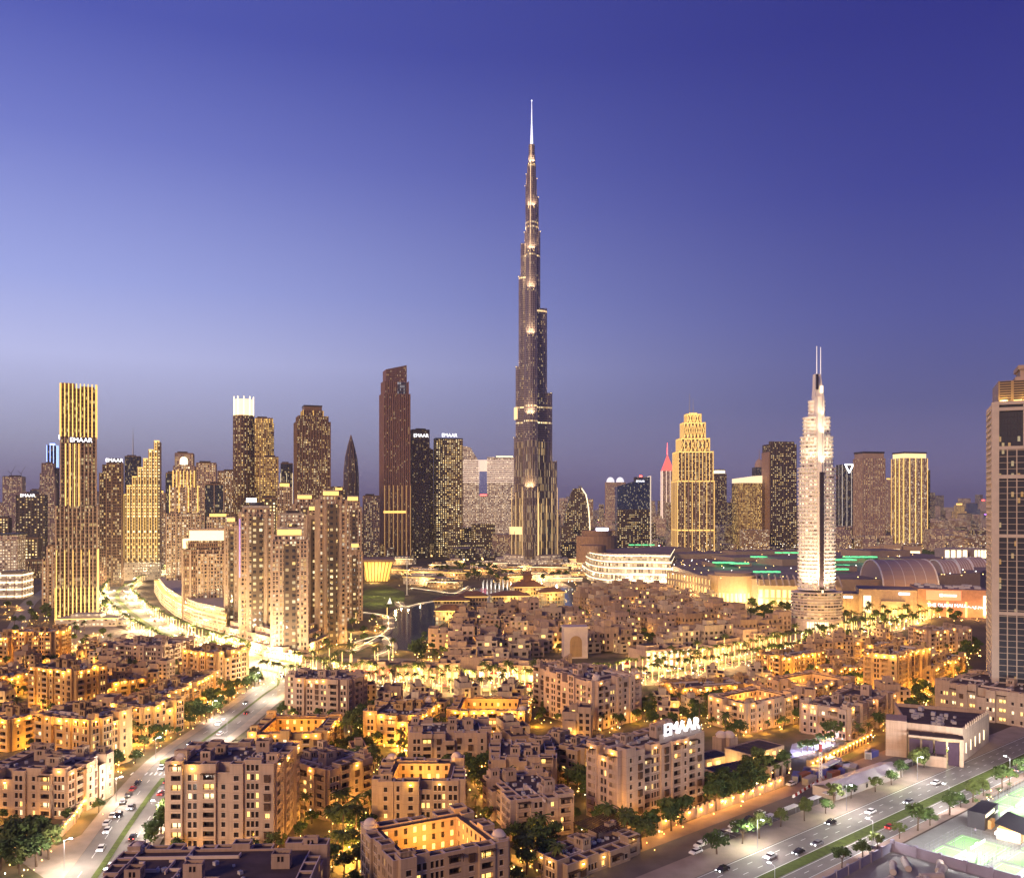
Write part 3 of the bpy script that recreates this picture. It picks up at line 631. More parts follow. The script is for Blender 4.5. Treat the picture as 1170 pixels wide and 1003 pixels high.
# --- tall gold striped tower
root, w, d = troot('striped_tower', 'tall dark tower with glowing gold vertical stripes and a lit name near its top', 62, 114, 781, 25, .62, 'tower')
Ht = zh(440, 781); z5 = zh(578, 781); z7 = zh(500,781)
b = MB(); b.prism(rect(w*.93,d), 0, z5, 0, 1); b.prism(rect(w*.80,d*.92,.04*w,.03*d), z5-.5, Ht-4, 0, 1); b.build('facade', [fac('striped_glass', (.20,.13,.09), (.03,.022,.02), 1.5, 3.2, .12, (.2,.1), .2, lc=(1,.66,.2), lp=2.2), DARK], root)
b = MB(); fins(b, w*.93, d, 0, z5, 3.2, .8, .7, 0, 'flr'); fins(b, w*.8, d*.92, z5, Ht, 3.1, .8, .7, 0, 'flr', 0, .04*w, .03*d); b.build('facade_rib', M_FINB, root)
b = MB()
fins(b, w*.8, d*.92, z7, Ht, 3.1, .8, 1.0, 0, 'flr', 0, .04*w+.001, .03*d)
b.build('crown_light_trim', GOLD, root); b = MB(); fins(b, w*.93, d, 0, z5*.62, 6.4, .45, 1.0, 0, 'fr', 0, .01*w); fins(b, w*.3, d*.92, z5, z7-6, 3.1, .7, 1.0, 0, 'f', 0, -.1*w, .03*d); fins(b, w*.93, d, 0, 30, 3.2, .6, 1.05, 0, 'flr'); b.build('light_trim', GOLD, root)
b = MB(); b.box(-.35*w,-.05*w,-.3*d,.35*d,Ht-4,Ht+.6); b.box(.1*w,.4*w,-.2*d,.35*d,Ht-4,Ht-1.5); b.build('crown', [M_FIN], root)
b = MB(); b.box(-.14*w,.33*w,-d/2*.92-1.6+.03*d,-d/2*.92+.05,z7-5.5,z7-.5); b.build('sign_panel', DARK, root)
text('EMAAR', root, (.10*w, -d*.46-1.75+.03*d, z7-4.6), 5.6, SIGN, ext=.2)
text('EMAAR', root, (-.36*w-1.6, .1*d, z7-1.6), 5, SIGN, -pi/2, ext=.2)
for k in range(5):
    x = xw(62+52*(k+.5)/5,755); point(x, 752, 4, 2500, (1,.6,.18), 1)

x, y = gp(98,716); pr = empty('podium', x, y, 0, radians(8), 'low beige podium with lit edge and a flat roof at the gold striped tower foot', 'podium')
b = MB(); b.box(-24,24,0,22,0,7,0,1); b.box(-14,10,6,20,7,10,0,1); b.box(24,34,4,18,0,5,0,1); b.build('wall', [M_WHT, CONC], pr)
b = MB(); b.box(-24.6,24.6,-.6,-.1,6.3,7.2); b.build('light_trim', GOLD2, pr)
# --- downtown cluster left
tower('reddish brown tower dotted with windows directly right of the gold striped tower', 113, 139, 531, 1150, M_BRN, 22, .8, steps=[(0,1,1),(.93,.7,.8)], fin=dict(sp=9,fw=1.2,fd=.6), crown=(3,REDL,.12))
tower('dark slim tower topped by a lit name panel, left of the stepped golden tower', 122, 141, 529, 1120, M_BRN, 18, .8, sign=('EMAAR', 526, 6.4, 'f', 0), fin=dict(sp=6,fw=.8,fd=.6,m=M_FIN), crown=(6,DARK,.9))
b = MB()
root, w, d = troot('stepped_tower', 'golden tower stepping up to the right in lit terraces with vertical light strips', 139, 184, 1230, 18, .55, 'tower')
body, led, rib = MB(), MB(), MB(); n = 7
for i in range(n):
    f0, f1 = -w/2+i*w/n, -w/2+(i+1)*w/n; zt = zh(566-i*10.2, 1230)
    body.prism([(f0,-d/2-.02*i),(f1,-d/2-.02*i),(f1,d/2),(f0,d/2)], 0, zt, 0, 1)
    rib.box(f0-.5,f0+.5,-d/2-1.0,-d/2+.05,0,zt+.5); led.box(f0+.6,f0+1.1,-d/2-.8,-d/2,20,zt); led.box(f0+w/n/2-.25,f0+w/n/2+.25,-d/2-.8,-d/2,30,zt)
    led.box(f0-.2,f1-.2,-d/2-.9,-d/2+.4,zt,zt+1.4)
for i in range(6): y = -d/2+(i+.5)*d/6; rib.box(w/2-.05,w/2+.9,y-.5,y+.5,0,zh(505,1230))
body.build('facade', [M_YEL, DARK], root); rib.build('facade_rib', M_FINB, root); led.build('light_trim', GOLD2, root)
b = MB(); b.box(-w/2-4,w/2+2,-d/2-9,-d/2-.1,0,24,0,1); b.build('podium', [M_WHT, CONC], root)
tower('dark tower with a tall thin mast behind the stepped golden tower', 143, 161, 522, 1900, M_GLS, 15, .8, mast=489)
# crown tower
root, w, d = troot('crowned_tower', 'beige stepped residence tower with a glowing crown and small lit cupola', 188, 232, 1000, 20, .85, 'tower')
b = MB(); zz = [0, zh(588,1000), zh(557,1000), zh(540,1000), zh(531,1000)]
for i, s in enumerate((1,.82,.62,.4)): b.prism(rect(w*s,d*s), zz[i]-(.4 if i else 0), zz[i+1], 0, 1)
b.build('facade', [M_BEI2, CONC], root)
b = MB()
for i, s in enumerate((1,.82,.62)): fins(b, w*s, d*s, zz[i], zz[i+1]+1.5, 5.5, 1.1, .8, 0, 'flr')
b.build('facade_rib', M_FINB, root)
b = MB(); fins(b, w*.82, d*.82, zz[1]+3, zz[2]+2, 11, .7, 1.1, 0, 'fr'); fins(b, w*.62, d*.62, zz[2]-8, zz[3]+2, 4, .7, 1, 0, 'flr'); b.build('light_trim', GOLD, root)
b = MB(); b.cyl(0,0,w*.12,zz[4],zz[4]+5,10); b.dome(0,0,zz[4]+5,w*.12,10,4); b.build('cupola', WARMW, root)
tower('beige pink tower with rounded shoulder behind the crowned residence tower', 198, 224, 519, 1350, M_PNK, 15, .8, steps=[(0,1,1),(.9,.85,.9)])
tower('thin dark slab left of the beige pink tower behind the crown', 190, 199, 541, 1400, M_GLS, 10, .8)
tower('plain beige block tower with square window on top, right of the crowned tower', 224, 248, 530, 1280, M_PNK, 15, .8)
tower('dark glass tower with white edges between beige towers at left', 232, 257, 554, 1180, M_GLS, 20, .8, fin=dict(sp=12,fw=1,fd=.6,m=M_FINB))
tower('pale tower with fine grid, left of the tower with flaring top lights', 248, 269, 539, 1500, M_BEI2, 15, .8)
# lit roof tower
root, w, d = troot('residence_tower', 'gridded residence tower with a brightly lit band around its roof', 207, 266, 800, 14, .6, 'tower')
Ht = zh(617, 800)
b = MB(); b.prism(rect(w*.92,d), 0, Ht-8, 0, 1); b.prism(rect(w*.55,d*1.1,.12*w,-.02*d), 0, Ht-12, 2, 1); b.prism(rect(w*.8,d*.8), Ht-8.5, Ht, 0, 1); b.build('facade', [M_BRN2, CONC, M_BEI], root)
b = MB(); fins(b, w*.55, d*1.1, 0, Ht-12, 4.4, .9, .6, 0, 'f', 0, .12*w, -.02*d); bands(b, w*.55, d*1.1, 10, Ht-12, 12, .7, .5, 0, .12*w, -.02*d); fins(b, w*.92, d, 0, Ht-8, 7, 1.6, .7, 0, 'flr'); b.build('facade_rib', M_FINB, root)
b = MB(); b.box(-.33*w,.42*w,-.42*d,.4*d,Ht,Ht+9); b.box(-.47*w,-.36*w,-.4*d,.3*d,Ht-7,Ht+1.5); b.build('crown', [emis('crown_glow', (1,.76,.36), 1.1)], root)
b = MB(); b.box(-.35*w,.44*w,-.44*d,.42*d,Ht+9,Ht+10.5); b.build('crown_cap', [M_FINB], root)
# curved podium along the boulevard
def px_poly(pts, Y0=None): return [gp(*p) for p in pts]
root = empty('podium', *gp(215,712), 0, 0, 'curved beige podium with lit terraces along the palm lined boulevard', 'podium')
ox, oy = gp(215,712)
P = [(x-ox,y-oy) for x, y in px_poly([(176,676),(184,690),(200,703),(222,714),(258,724),(262,700),(230,690),(205,676)])]
b = MB(); b.prism(P, 0, 13, 0, 1); Pi = [(p[0]*.9+1,p[1]*.9+4) for p in P]; b.prism(Pi, 13, 19, 0, 1); b.build('facade', [M_BEI2, CONC], root)
b = MB()
for z in (4.5,9,13): b.prism([(p[0]*1.015,p[1]*1.02-.4) for p in P], z, z+.3, 0, 0, True, True)
b.build('band_trim', GOLD, root)
# flare tower group
root, w, d = troot('round_tower', 'dark rounded tower with a dazzling white lantern top', 267, 290, 1400, 0, 1, 'tower'); Ht = zh(475,1400)
b = MB(); b.cyl(0,0,w/2,0,Ht,20,0,1); b.build('facade', [M_BRN, DARK], root)
b = MB(); b.cyl(0,0,w*.47,Ht,zh(457,1400),20); b.build('crown', [emis('lantern', (1,.66,.30), 1.3)], root)
b = MB()
for i in range(10): b.obox(w*.485*cos(i*.628),w*.485*sin(i*.628),i*.628,1.2,1.2,Ht-2,zh(455,1400)+2)
b.build('crown_post', WARMW, root)
b = MB()
for i in range(20): a = i*2*pi/20; b.obox(w*.5*cos(a),w*.5*sin(a),a,.9,.9,0,Ht)
b.build('facade_rib', M_FIN, root)
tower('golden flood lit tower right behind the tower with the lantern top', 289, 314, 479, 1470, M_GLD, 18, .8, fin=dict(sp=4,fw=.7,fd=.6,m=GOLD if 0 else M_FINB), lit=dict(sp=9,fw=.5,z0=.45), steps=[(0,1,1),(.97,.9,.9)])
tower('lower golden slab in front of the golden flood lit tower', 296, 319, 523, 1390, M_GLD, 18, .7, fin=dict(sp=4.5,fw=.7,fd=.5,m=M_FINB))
tower('small bluish tower with white lights between golden and dark brown towers', 320, 335, 530, 1750, M_GLS, 15, .8, lit=dict(sp=9,m=WARMW,z0=.3,z1=.9,fw=.4))
tower('broad dark brown tower with notched golden top', 334, 379, 470, 1350, M_BRN2, 20, .85, steps=[(0,1,1),(.93,.88,.9),(.965,.6,.7)], fin=dict(sp=4.2,fw=1.0,fd=.9), lit=dict(sp=13,fw=.4,fd=1.0,z0=.5), crown=(8,M_FIN,.9))
# pointed tower
root, w, d = troot('pointed_tower', 'slender dark bullet shaped tower ending in a sharp point', 392, 410, 1900, 0, 1, 'tower'); Ht = zh(497,1900)
b = MB(); prof = [(0,.9),(.45,1),(.68,.95),(.8,.78),(.9,.45),(.97,.15),(1,.02)]
for i in range(len(prof)-1):
    (f0,r0),(f1,r1) = prof[i], prof[i+1]
    A = [(w/2*r0*cos(2*pi*k/14), w/2*r0*sin(2*pi*k/14)) for k in range(14)]; B = [(w/2*r1*cos(2*pi*k/14), w/2*r1*sin(2*pi*k/14)) for k in range(14)]
    b.prism(A, Ht*f0, Ht*f1, 0, 1, i == len(prof)-2, poly2=B)
b.build('facade', [fac('bullet_glass', (.13,.09,.09), (.04,.03,.04), 3.0, 4, .1, (.1,.1), .06, lp=1.2), DARK], root)
b = MB()
for k in range(7):
    a = 2*pi*k/7
    for i in range(len(prof)-1): b.tube((w/2*prof[i][1]*cos(a),w/2*prof[i][1]*sin(a),Ht*prof[i][0]),(w/2*prof[i+1][1]*cos(a+.12),w/2*prof[i+1][1]*sin(a+.12),Ht*prof[i+1][0]),.7,.6,4)
b.build('facade_rib', M_FIN, root)

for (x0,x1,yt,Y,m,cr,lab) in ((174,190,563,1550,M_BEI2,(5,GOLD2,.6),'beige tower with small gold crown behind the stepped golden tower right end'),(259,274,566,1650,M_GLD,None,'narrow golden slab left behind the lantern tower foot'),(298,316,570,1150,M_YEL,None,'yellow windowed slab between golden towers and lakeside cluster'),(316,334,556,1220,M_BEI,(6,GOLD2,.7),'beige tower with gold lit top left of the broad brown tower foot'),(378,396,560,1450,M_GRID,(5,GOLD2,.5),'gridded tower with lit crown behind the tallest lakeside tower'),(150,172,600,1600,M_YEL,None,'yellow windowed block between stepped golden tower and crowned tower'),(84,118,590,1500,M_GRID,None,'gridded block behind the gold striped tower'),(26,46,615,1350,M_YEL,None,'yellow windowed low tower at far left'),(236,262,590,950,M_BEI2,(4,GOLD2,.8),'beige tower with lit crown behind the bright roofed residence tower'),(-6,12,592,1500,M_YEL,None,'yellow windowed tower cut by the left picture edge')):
    tower(lab, x0, x1, yt, Y, m, 16, .8, crown=cr)
# --- residence cluster at the lake
RES = [
 ('tall beige residence tower with purple edge lights, left in the lakeside cluster', 272, 313, 580, 640, M_BEI, 20, .7, [(0,1,1),(.955,.8,.8)], None),
 ('beige residence tower with lit square crown, nearest in the lakeside cluster', 308, 353, 611, 600, M_BEI2, 16, .75, [(0,1,1),(.95,.85,.8)], (5,GOLD2,.8)),
 ('tallest beige residence tower with lit corners on its roof, lakeside cluster', 360, 396, 566, 650, M_BEI, 22, .75, [(0,1,1),(.96,.75,.8)], (4,GOLD2,.7)),
 ('short beige tower with lit top at the right end of the lakeside cluster', 393, 414, 625, 780, M_BEI, 20, .8, [(0,1,1),(.92,.6,.7,.12,0)], (4,GOLD2,.7)),
 ('beige tower with glowing top floors right behind the tallest lakeside tower', 393, 413, 572, 860, M_BEI2, 20, .8, [(0,1,1),(.93,.8,.8)], (5,GOLD2,.8)),
 ('beige tower with lit roof corners in the second row of the lakeside cluster', 334, 362, 570, 900, M_BEI, 20, .8, [(0,1,1),(.94,.8,.8)], (5,GOLD2,.8)),
 ('pale tower with glittering glass top between the two left lakeside towers', 316, 350, 588, 820, M_WHT, 20, .7, [(0,1,1),(.93,.9,.9)], None),
 ('slim beige tower left of the lakeside cluster with lit crown', 256, 272, 596, 720, M_BEI2, 18, .9, [(0,1,1),(.95,.8,.8)], (4,GOLD2,.8)),
 ('slim tower with glowing top between nearest and tallest lakeside towers', 350, 364, 583, 690, M_BEI, 18, .9, [(0,1,1),(.95,.8,.8)], (4,GOLD2,.8)),
 ('narrow tower with lit top squeezed between the lakeside towers', 347, 362, 602, 760, M_BEI2, 15, .9, [(0,1,1),(.95,.8,.8)], (4,GOLD2,.8)),
]
for (lab,x0,x1,yt,Y,m,th,r,st,cr) in RES:
    rt,w,d,Ht = tower(lab, x0, x1, yt, Y, m, th, r, steps=st, crown=cr, roof=CONC)
    b = MB(); n = 4
    z1 = Ht*st[1][0]
    fins(b, w, d, 0, z1+1.5, w/5.01, 1.3, .9, 0, 'flr'); b.build('facade_rib', M_FINB, rt)
    b = MB(); bands(b, w, d, 6, z1, 3.1, .35, .45); b.build('band_trim', M_FINB, rt)
    gb = MB(); gb.box(-w*.17,w*.17,-d/2-1.5,-d/2+.05,0,z1-2,0,1); gb.build('glazed_bay', [M_GLSY, CONC], rt)
    if 'purple' in lab:
        b = MB(); b.box(-w/2-1.1,-w/2-.2,-d/2-1.1,-d/2-.2,Ht*.5,Ht*.92); b.build('light_trim', emis('violet_strip',(.35,.15,1),.45), rt)
        b = MB(); b.box(-w*.3,0,-d*.3,d*.2,Ht+4.02,Ht+7); b.build('roof_sign', emis('pale_roof_light',(.9,.92,1),1.6), rt)
for (px,py) in ((262,738),(290,745),(312,755),(338,757),(360,745),(385,735),(405,722),(250,725)):
    q = gp(px,py); point(q[0], q[1], 5, 9000, (1,.64,.2), 1)  # fill lights added to brighten the tower feet, no fixtures
# stepped white town houses at their foot
def terraces(label, O, E, h, d, seed):
    o, e = gp(O[0],O[1]), gp(E[0],E[1]); w = hypot(e[0]-o[0],e[1]-o[1]); th = atan2(e[1]-o[1],e[0]-o[0])
    root = empty('town_house_row', o[0], o[1], 0, th, label, 'town houses'); b, r, g = MB(), MB(), MB(); R = random.Random(seed); n = max(2,int(w/8))
    for i in range(n):
        for (y0,y1,hh) in ((0,d*.4,h*.45),(d*.38,d*.75,h*.75),(d*.73,d,h*(.95+.1*R.random()))):
            x0, x1 = i*w/n+.02*i, (i+1)*w/n; y0 += .05*(i%2)
            def hole(u0,u1,v0,v1,dp): g.face([(x0+u0,y0+dp,v0),(x0+u1,y0+dp,v0),(x0+u1,y0+dp,v1),(x0+u0,y0+dp,v1)], 1 if R.random() < .25 else 0)
            L = x1-x0
            wallgrid(b, (x0,y0), 0, L, 0, hh, [(L*.14,L*.4,.4),(L*.6,L*.86,.4)], [(z+.7,z+2.3) for z in [k*3 for k in range(int(hh/3))]], hole)
            b.wallq((x1,y0),(x1,y1),0,hh); b.wallq((x1,y1),(x0,y1),0,hh); b.wallq((x0,y1),(x0,y0),0,hh)
            open_top(r, [(x0,y0),(x1,y0),(x1,y1),(x0,y1)], hh, .3, .9, 1, 1, 0)
    b.build('wall', SAND2, root); r.build('roof', [ROOF, TRIM], root); tag(g.build('window_pane', [PANE, PANEL], root), kind='stuff')
terraces('row of pale stepped town houses at the foot of the left lakeside towers', (246,733), (309,750), 15, 16, 1)
terraces('pale stepped town houses right of the nearest lakeside tower', (350,748), (384,732), 15, 14, 2)

# --- tall brown tower with slanted top
tower('beige brown mid tower left of the tall slanted brown tower', 414, 434, 567, 1500, M_PNK, 15, .8)
root, w, d = troot('slanted_tower', 'very tall brown tower with slanted blade top left of centre', 433, 469, 1700, 20, .8, 'tower')
z1, z2, z3 = zh(452,1700), zh(438,1700), zh(424,1700); zt = zh(418,1700)
b = MB(); b.prism(rect(w,d), 0, z1, 0, 1); b.prism(rect(w*.9,d*.9), z1-.5, z2, 0, 1)
P = rect(w*.8,d*.8); n = len(b.v)
b.face([(P[0][0],P[0][1],z2),(P[1][0],P[1][1],z2),(P[1][0],P[1][1],zt),(P[0][0],P[0][1],z3)],0,[(0,z2),(w*.8,z2),(w*.8,zt),(0,z3)])
b.face([(P[1][0],P[1][1],z2),(P[2][0],P[2][1],z2),(P[2][0],P[2][1],zt),(P[1][0],P[1][1],zt)],0,[(0,z2),(d*.8,z2),(d*.8,zt),(0,zt)])
b.face([(P[2][0],P[2][1],z2),(P[3][0],P[3][1],z2),(P[3][0],P[3][1],z3),(P[2][0],P[2][1],zt)],0)
b.face([(P[3][0],P[3][1],z2),(P[0][0],P[0][1],z2),(P[0][0],P[0][1],z3),(P[3][0],P[3][1],z3)],0)
b.face([(P[0][0],P[0][1],z3),(P[1][0],P[1][1],zt),(P[2][0],P[2][1],zt),(P[3][0],P[3][1],z3)],1)
b.build('facade', [fac('red_brown_tower', (.27,.15,.12), (.05,.03,.035), 2.6, 3.6, .22, (.2,.1), .10, lp=1.6), DARK], root)
b = MB(); fins(b, w, d, 0, z1+2, 4.2, 1.3, 1.2, 0, 'flr'); fins(b, w*.9, d*.9, z1, z2+2, 4.2, 1.3, 1.0, 0, 'flr'); b.build('facade_rib', plain('red_bronze', (.30,.17,.13), .5), root)
b = MB(); fins(b, w, d, 8, z1*.45, 8.4, .5, 1.4, 0, 'fl', 0, 1.2); b.build('light_trim', emis('dim_gold', (1,.55,.14), .45), root)
b = MB(); b.box(.02*w,.36*w,-d*.45-1.25,-d*.4,zh(495,1700),z2); b.build('glazed_bay', [fac('grey_lit_glass', (.12,.11,.14), (.05,.05,.08), 2.4, 6, .08, (.2,.1), .45, lc=(.9,.9,1), lc2=(1,.9,.8), lp=.9)], root)
b = MB(); b.box(-w/2-1,w*.34,-d/2-1.5,-d/2,zh(586,1700),zh(583.5,1700)); b.build('band_trim', GOLD2, root)
tower('dark lattice tower with a lit name at its top, right of the slanted brown tower', 468, 491, 492, 1760, M_LAT, 18, .7, fin=dict(sp=5,fw=.5,fd=.5,m=M_FIND), sign=('EMAAR', 498, 9.5, 'f', 0), roof=M_FIND)
tower('lower dark shoulder tower beside the dark lattice tower', 484, 495, 514, 1800, M_LAT, 18, .9)
tower('broad tower full of yellow lit windows with a glowing name above its roof', 495, 529, 503, 1800, M_YEL, 12, .7, fin=dict(sp=5.2,fw=.6,fd=.5,m=M_FIND), sign=('EMAAR', 498, 10, 'f', 0), crown=(3,M_FIND,1.01))
# twin tower with bridge
root, w, d = troot('twin_tower', 'pale glowing twin towers joined by a sky bridge, left of the tallest tower', 527, 590, 2150, 0, .45, 'twin towers')
def X(px): return xw(px,2150)-xw(558.5,2150)
b = MB(); zb = zh(527,2150)
b.prism([(X(528),-d/2),(X(547),-d/2),(X(547),d/2),(X(528),d/2)], 0, zb, 0, 1)
b.face([(X(528),-d/2,zb),(X(547),-d/2,zb),(X(538),-d/2,zh(512,2150)),(X(528),-d/2,zh(510,2150))],0,[(0,0),(40,0),(20,30),(0,34)])
b.face([(X(547),-d/2,zb),(X(547),d/2,zb),(X(538),d/2,zh(512,2150)),(X(538),-d/2,zh(512,2150))],1)
b.face([(X(528),-d/2,zh(510,2150)),(X(538),-d/2,zh(512,2150)),(X(538),d/2,zh(512,2150)),(X(528),d/2,zh(510,2150))],1)
b.prism([(X(557),-d/2),(X(588),-d/2),(X(588),d/2),(X(557),d/2)], 0, zh(523,2150), 0, 1)
b.build('facade', [M_WHT, CONC], root)
b = MB(); b.box(X(545.5),X(558.5),-d*.42,d*.42,zh(538,2150),zh(526,2150)); b.build('sky_bridge', emis('bridge_glow',(1,.76,.6),.5), root)
b = MB()
for i in range(11):
    z = zh(527+2.4*i,2150); b.box(X(528)-.8,X(547)+.8,-d/2-1,d/2+1,z-.8,z+.8); b.box(X(557)-.8,X(588)+.8,-d/2-1,d/2+1,z-.8,z+.8)
b.build('band_trim', emis('pale_band',(1,.76,.62),.5), root)
b = MB(); b.box(X(567),X(586),-d*.3,d*.3,zh(523,2150),zh(521.5,2150)); b.build('crown', WARMW, root)
tower('small pink lit tower seen through the gap of the twin towers', 548, 557, 566, 2500, M_WHT, 0, .9, crown=(4,REDL,.8))
# wide low boulevard blocks at the foot of the tallest tower
for (x0,x1,yt,Y,m,lab) in ((536,562,606,1950,M_PNK,'pink low block at the foot of the twin towers'),(560,586,612,1850,M_BRN,'dark low block left of the tallest tower base'),(636,662,622,1700,M_GRID,'low gridded block right of the tallest tower base'),(641,655,608,2200,M_BEI2,'small pale block behind the sail shaped building'),(414,440,622,1600,M_BRN2,'low brown block left of the slanted brown tower base')):
    tower(lab, x0, x1, yt, Y, m, 10, .8, cat='low block')

# --- tallest tower
Yb = 1600
root = empty('tallest_tower', xw(607.5,Yb), Yb, 0, 0, 'the tallest tower, tapering in steps to a bright white needle at centre', 'skyscraper')
M_B1 = fac('silver_bands', (.27,.22,.24), (.045,.035,.045), 2.0, 4.0, .15, (.34,.0), .09, lp=2.0, rg=.14, rw=.28, bandp=.06)
M_B2 = fac('silver_strips', (.22,.17,.15), (.045,.035,.04), 2.2, 13.0, .26, (.06,.02), .36, lc=(1,.58,.18), lc2=(1,.74,.4), lp=1.6, rg=.14, rw=.3, clump=.6)
def wing(mb, rib, ang, ext, zt, wd, zb=0, m=0):
    c, s = cos(ang), sin(ang); P = [(0,-wd/2),(ext-wd/2,-wd/2)]+[(ext-wd/2+wd/2*sin(pi*k/8), -wd/2*cos(pi*k/8)) for k in range(1,8)]+[(ext-wd/2,wd/2),(0,wd/2)]
    P = [(x*c-y*s, x*s+y*c) for x, y in P]; zs = zh(505,Yb)
    if zb < zs < zt: mb.prism(P, zb, zs, 1, 2, False); mb.prism(P, zs, zt, m, 2)
    else: mb.prism(P, zb, zt, 1 if zt <= zs else m, 2)
    n = len(P)
    for i in range(1, n-1): rib.obox(P[i][0]*1.003, P[i][1]*1.003, 0, .9, .9, zb, zt+2)
    return P
lay = [ # side wing: (extent px, top row)
 (160, [(24.8,608),(22.6,571),(19.6,500),(17.6,419),(14.2,316),(12,279),(7.6,266),(6.6,213),(6.0,200)]),
 (20, [(33,588),(28.6,527),(23,449),(17,353),(9.2,265),(7.4,226),(5.2,205)]),
 (-95, [(34,560),(29,478),(24,388),(18,335),(12,290),(8.5,240),(6.5,190)]),
]
body, rib, fl = MB(), MB(), MB(); wlamps = []
for ang, L in lay:
    a = radians(ang); k = abs(cos(a)) if ang > -90 else 1.0
    for i, (e, yt) in enumerate(L):
        wd = 27-2.0*i+(.7 if ang == 20 else 0); ex = e*Yb/1000/k; ex = max(ex, wd/2+.5) if e > 9 else ex
        if ex < wd/2+1: wd = max(4, (ex-.5)*1.4)
        wing(body, rib, a, ex, zh(yt,Yb), wd)
        nx = (L[i+1][0] if i+1 < len(L) else 4)*Yb/1000/k
        wlamps.append(((nx+ex)/2*cos(a), (nx+ex)/2*sin(a), zh(yt,Yb)+2.5, a, ex-nx))
for yt, rr_ in ((245,11.5),(178,6.6),(166,5.6)): body.cyl(0,0,rr_,0 if yt > 240 else zh(250,Yb),zh(yt,Yb),12,0,2)
body.build('facade', [M_B1, M_B2, DARK], root); rib.build('facade_rib', plain('steel_fin', (.34,.27,.27), .3, .1, .1, metal=.7), root)
b = MB()
for i in range(1,46):
    pass
b = MB(); b.cyl(0,0,3.9,zh(178,Yb)-4,zh(165,Yb),10,0,0,3.0); b.cyl(0,0,2.7,zh(165,Yb),zh(142,Yb),10,0,0,1.3); b.cyl(0,0,1.2,zh(142,Yb),zh(115,Yb),8,0,0,.35); b.build('spire', emis('needle_white',(.86,.88,1),.7,base=(.7,.7,.75)), root)
b = MB(); b.dome(0,0,zh(115,Yb)-.5,.9,8,4); b.build('beacon', COOL, root)
cxw = xw(607.5,Yb)
for (x,y,z,a,dl) in wlamps:
    if z < 60: continue
    for sd in (-1,1):
        lx, ly = x*1.06-sd*5*sin(a), y*1.06+sd*5*cos(a); lb = MB(); lb.box(lx-.4,lx+.4,ly-.4,ly+.4,z-2,z-1.5); lb.build('terrace_light', LAMPY, root)
        spot(cxw+lx, Yb+ly, z, cxw+lx*.5, Yb+ly*.5, z+46, 42000, (1,.72,.36), 100, 1.5)
# glowing refuge floor bands
b = MB()
for yt, a0, a1 in ((322,90,330),(478,110,200),(604,110,210),(592,300,400)): pass
b = MB()
LITF = emis('lit_refuge_floor',(1,.66,.28),.75)
for (yt, hh, ang, ex, wd) in ((472,22,160,19.75,19.1),(606,14,160,24.9,27.1),(356,3,20,17.1,21.8),(318,2.5,160,14.3,19.2)):
    k = abs(cos(radians(ang))); dummy = MB(); b = MB(); wing(b, dummy, radians(ang), ex*Yb/1000/k+.25, zh(yt,Yb)+hh/2, wd+.5, zh(yt,Yb)-hh/2); b.m = [0]*len(b.m); b.build('lit_floor', LITF, root)
b = MB()
for ang, L in lay:
    a = radians(ang)
    for i, t in enumerate((0.25,.45,.65,.85)):
        ex = L[0][0]*Yb/1000*t
        for s in (-1,1): x, y = ex*cos(a)-s*13.9*sin(a), ex*sin(a)+s*13.9*cos(a); b.obox(x,y,a,.5,.7,0,zh(575-i*6,Yb))
b.build('light_trim', emis('warm_strip',(1,.62,.22),.8), root)
b = MB(); b.cyl(0,0,66,0,9,30,0,1); b.cyl(0,0,52,9,15,26,0,1); b.build('podium', [M_WHT, CONC], root)

# --- right of centre
root, w, d = troot('sail_building', 'curved sail shaped glass building right of the tallest tower', 643, 673, 2100, 0, .6, 'tower')
b = MB(); Ht = zh(558,2100); N = 10
L = [(-.1*w+ -.38*w*min(1,(1-i/N)*1.8)**.7, Ht*i/N) for i in range(N+1)]; Rr = [(.18*w+.32*w*math.sqrt(max(0,1-(i/N)**2.6)), Ht*i/N) for i in range(N+1)]
for y0, inv in ((-d/2,0),(d/2,1)):
    for i in range(N):
        q = [(L[i][0],y0,L[i][1]),(Rr[i][0],y0,L[i][1]),(Rr[i+1][0],y0,L[i+1][1]),(L[i+1][0],y0,L[i+1][1])]
        b.face(q[::-1] if inv else q, 0, [(p[0],p[2]) for p in (q[::-1] if inv else q)])
for i in range(N):
    b.face([(Rr[i][0],-d/2,L[i][1]),(Rr[i][0],d/2,L[i][1]),(Rr[i+1][0],d/2,L[i+1][1]),(Rr[i+1][0],-d/2,L[i+1][1])],0,[(0,L[i][1]),(d,L[i][1]),(d,L[i+1][1]),(0,L[i+1][1])])
    b.face([(L[i][0],d/2,L[i][1]),(L[i][0],-d/2,L[i][1]),(L[i+1][0],-d/2,L[i+1][1]),(L[i+1][0],d/2,L[i+1][1])],0,[(0,L[i][1]),(d,L[i][1]),(d,L[i+1][1]),(0,L[i+1][1])])
b.build('facade', [M_GLSY], root)
b = MB()
for i in range(N): b.tube((Rr[i][0]+1,-d/2-1,L[i][1]),(Rr[i+1][0]+1,-d/2-1,L[i+1][1]),1.3,1.3,5)
b.build('light_trim', WARMW, root)
b = MB(); b.box(.1*w,.22*w,-d*.3,d*.3,Ht-1,Ht+6); b.build('crown', STEEL, root)
for (x0,x1,lab) in ((692,703,'left pale tower of a slim pair with lit domes'),(703,714,'right pale tower of a slim pair with lit domes')):
    rt,w,d,Ht = tower(lab, x0, x1, 551, 3000, M_PNK, 0, .9, plant=False); b = MB(); b.dome(0,0,Ht,w*.42,12,5,0,1.3); b.build('dome', emis('dome_glow',(.9,.9,1),.6), rt)
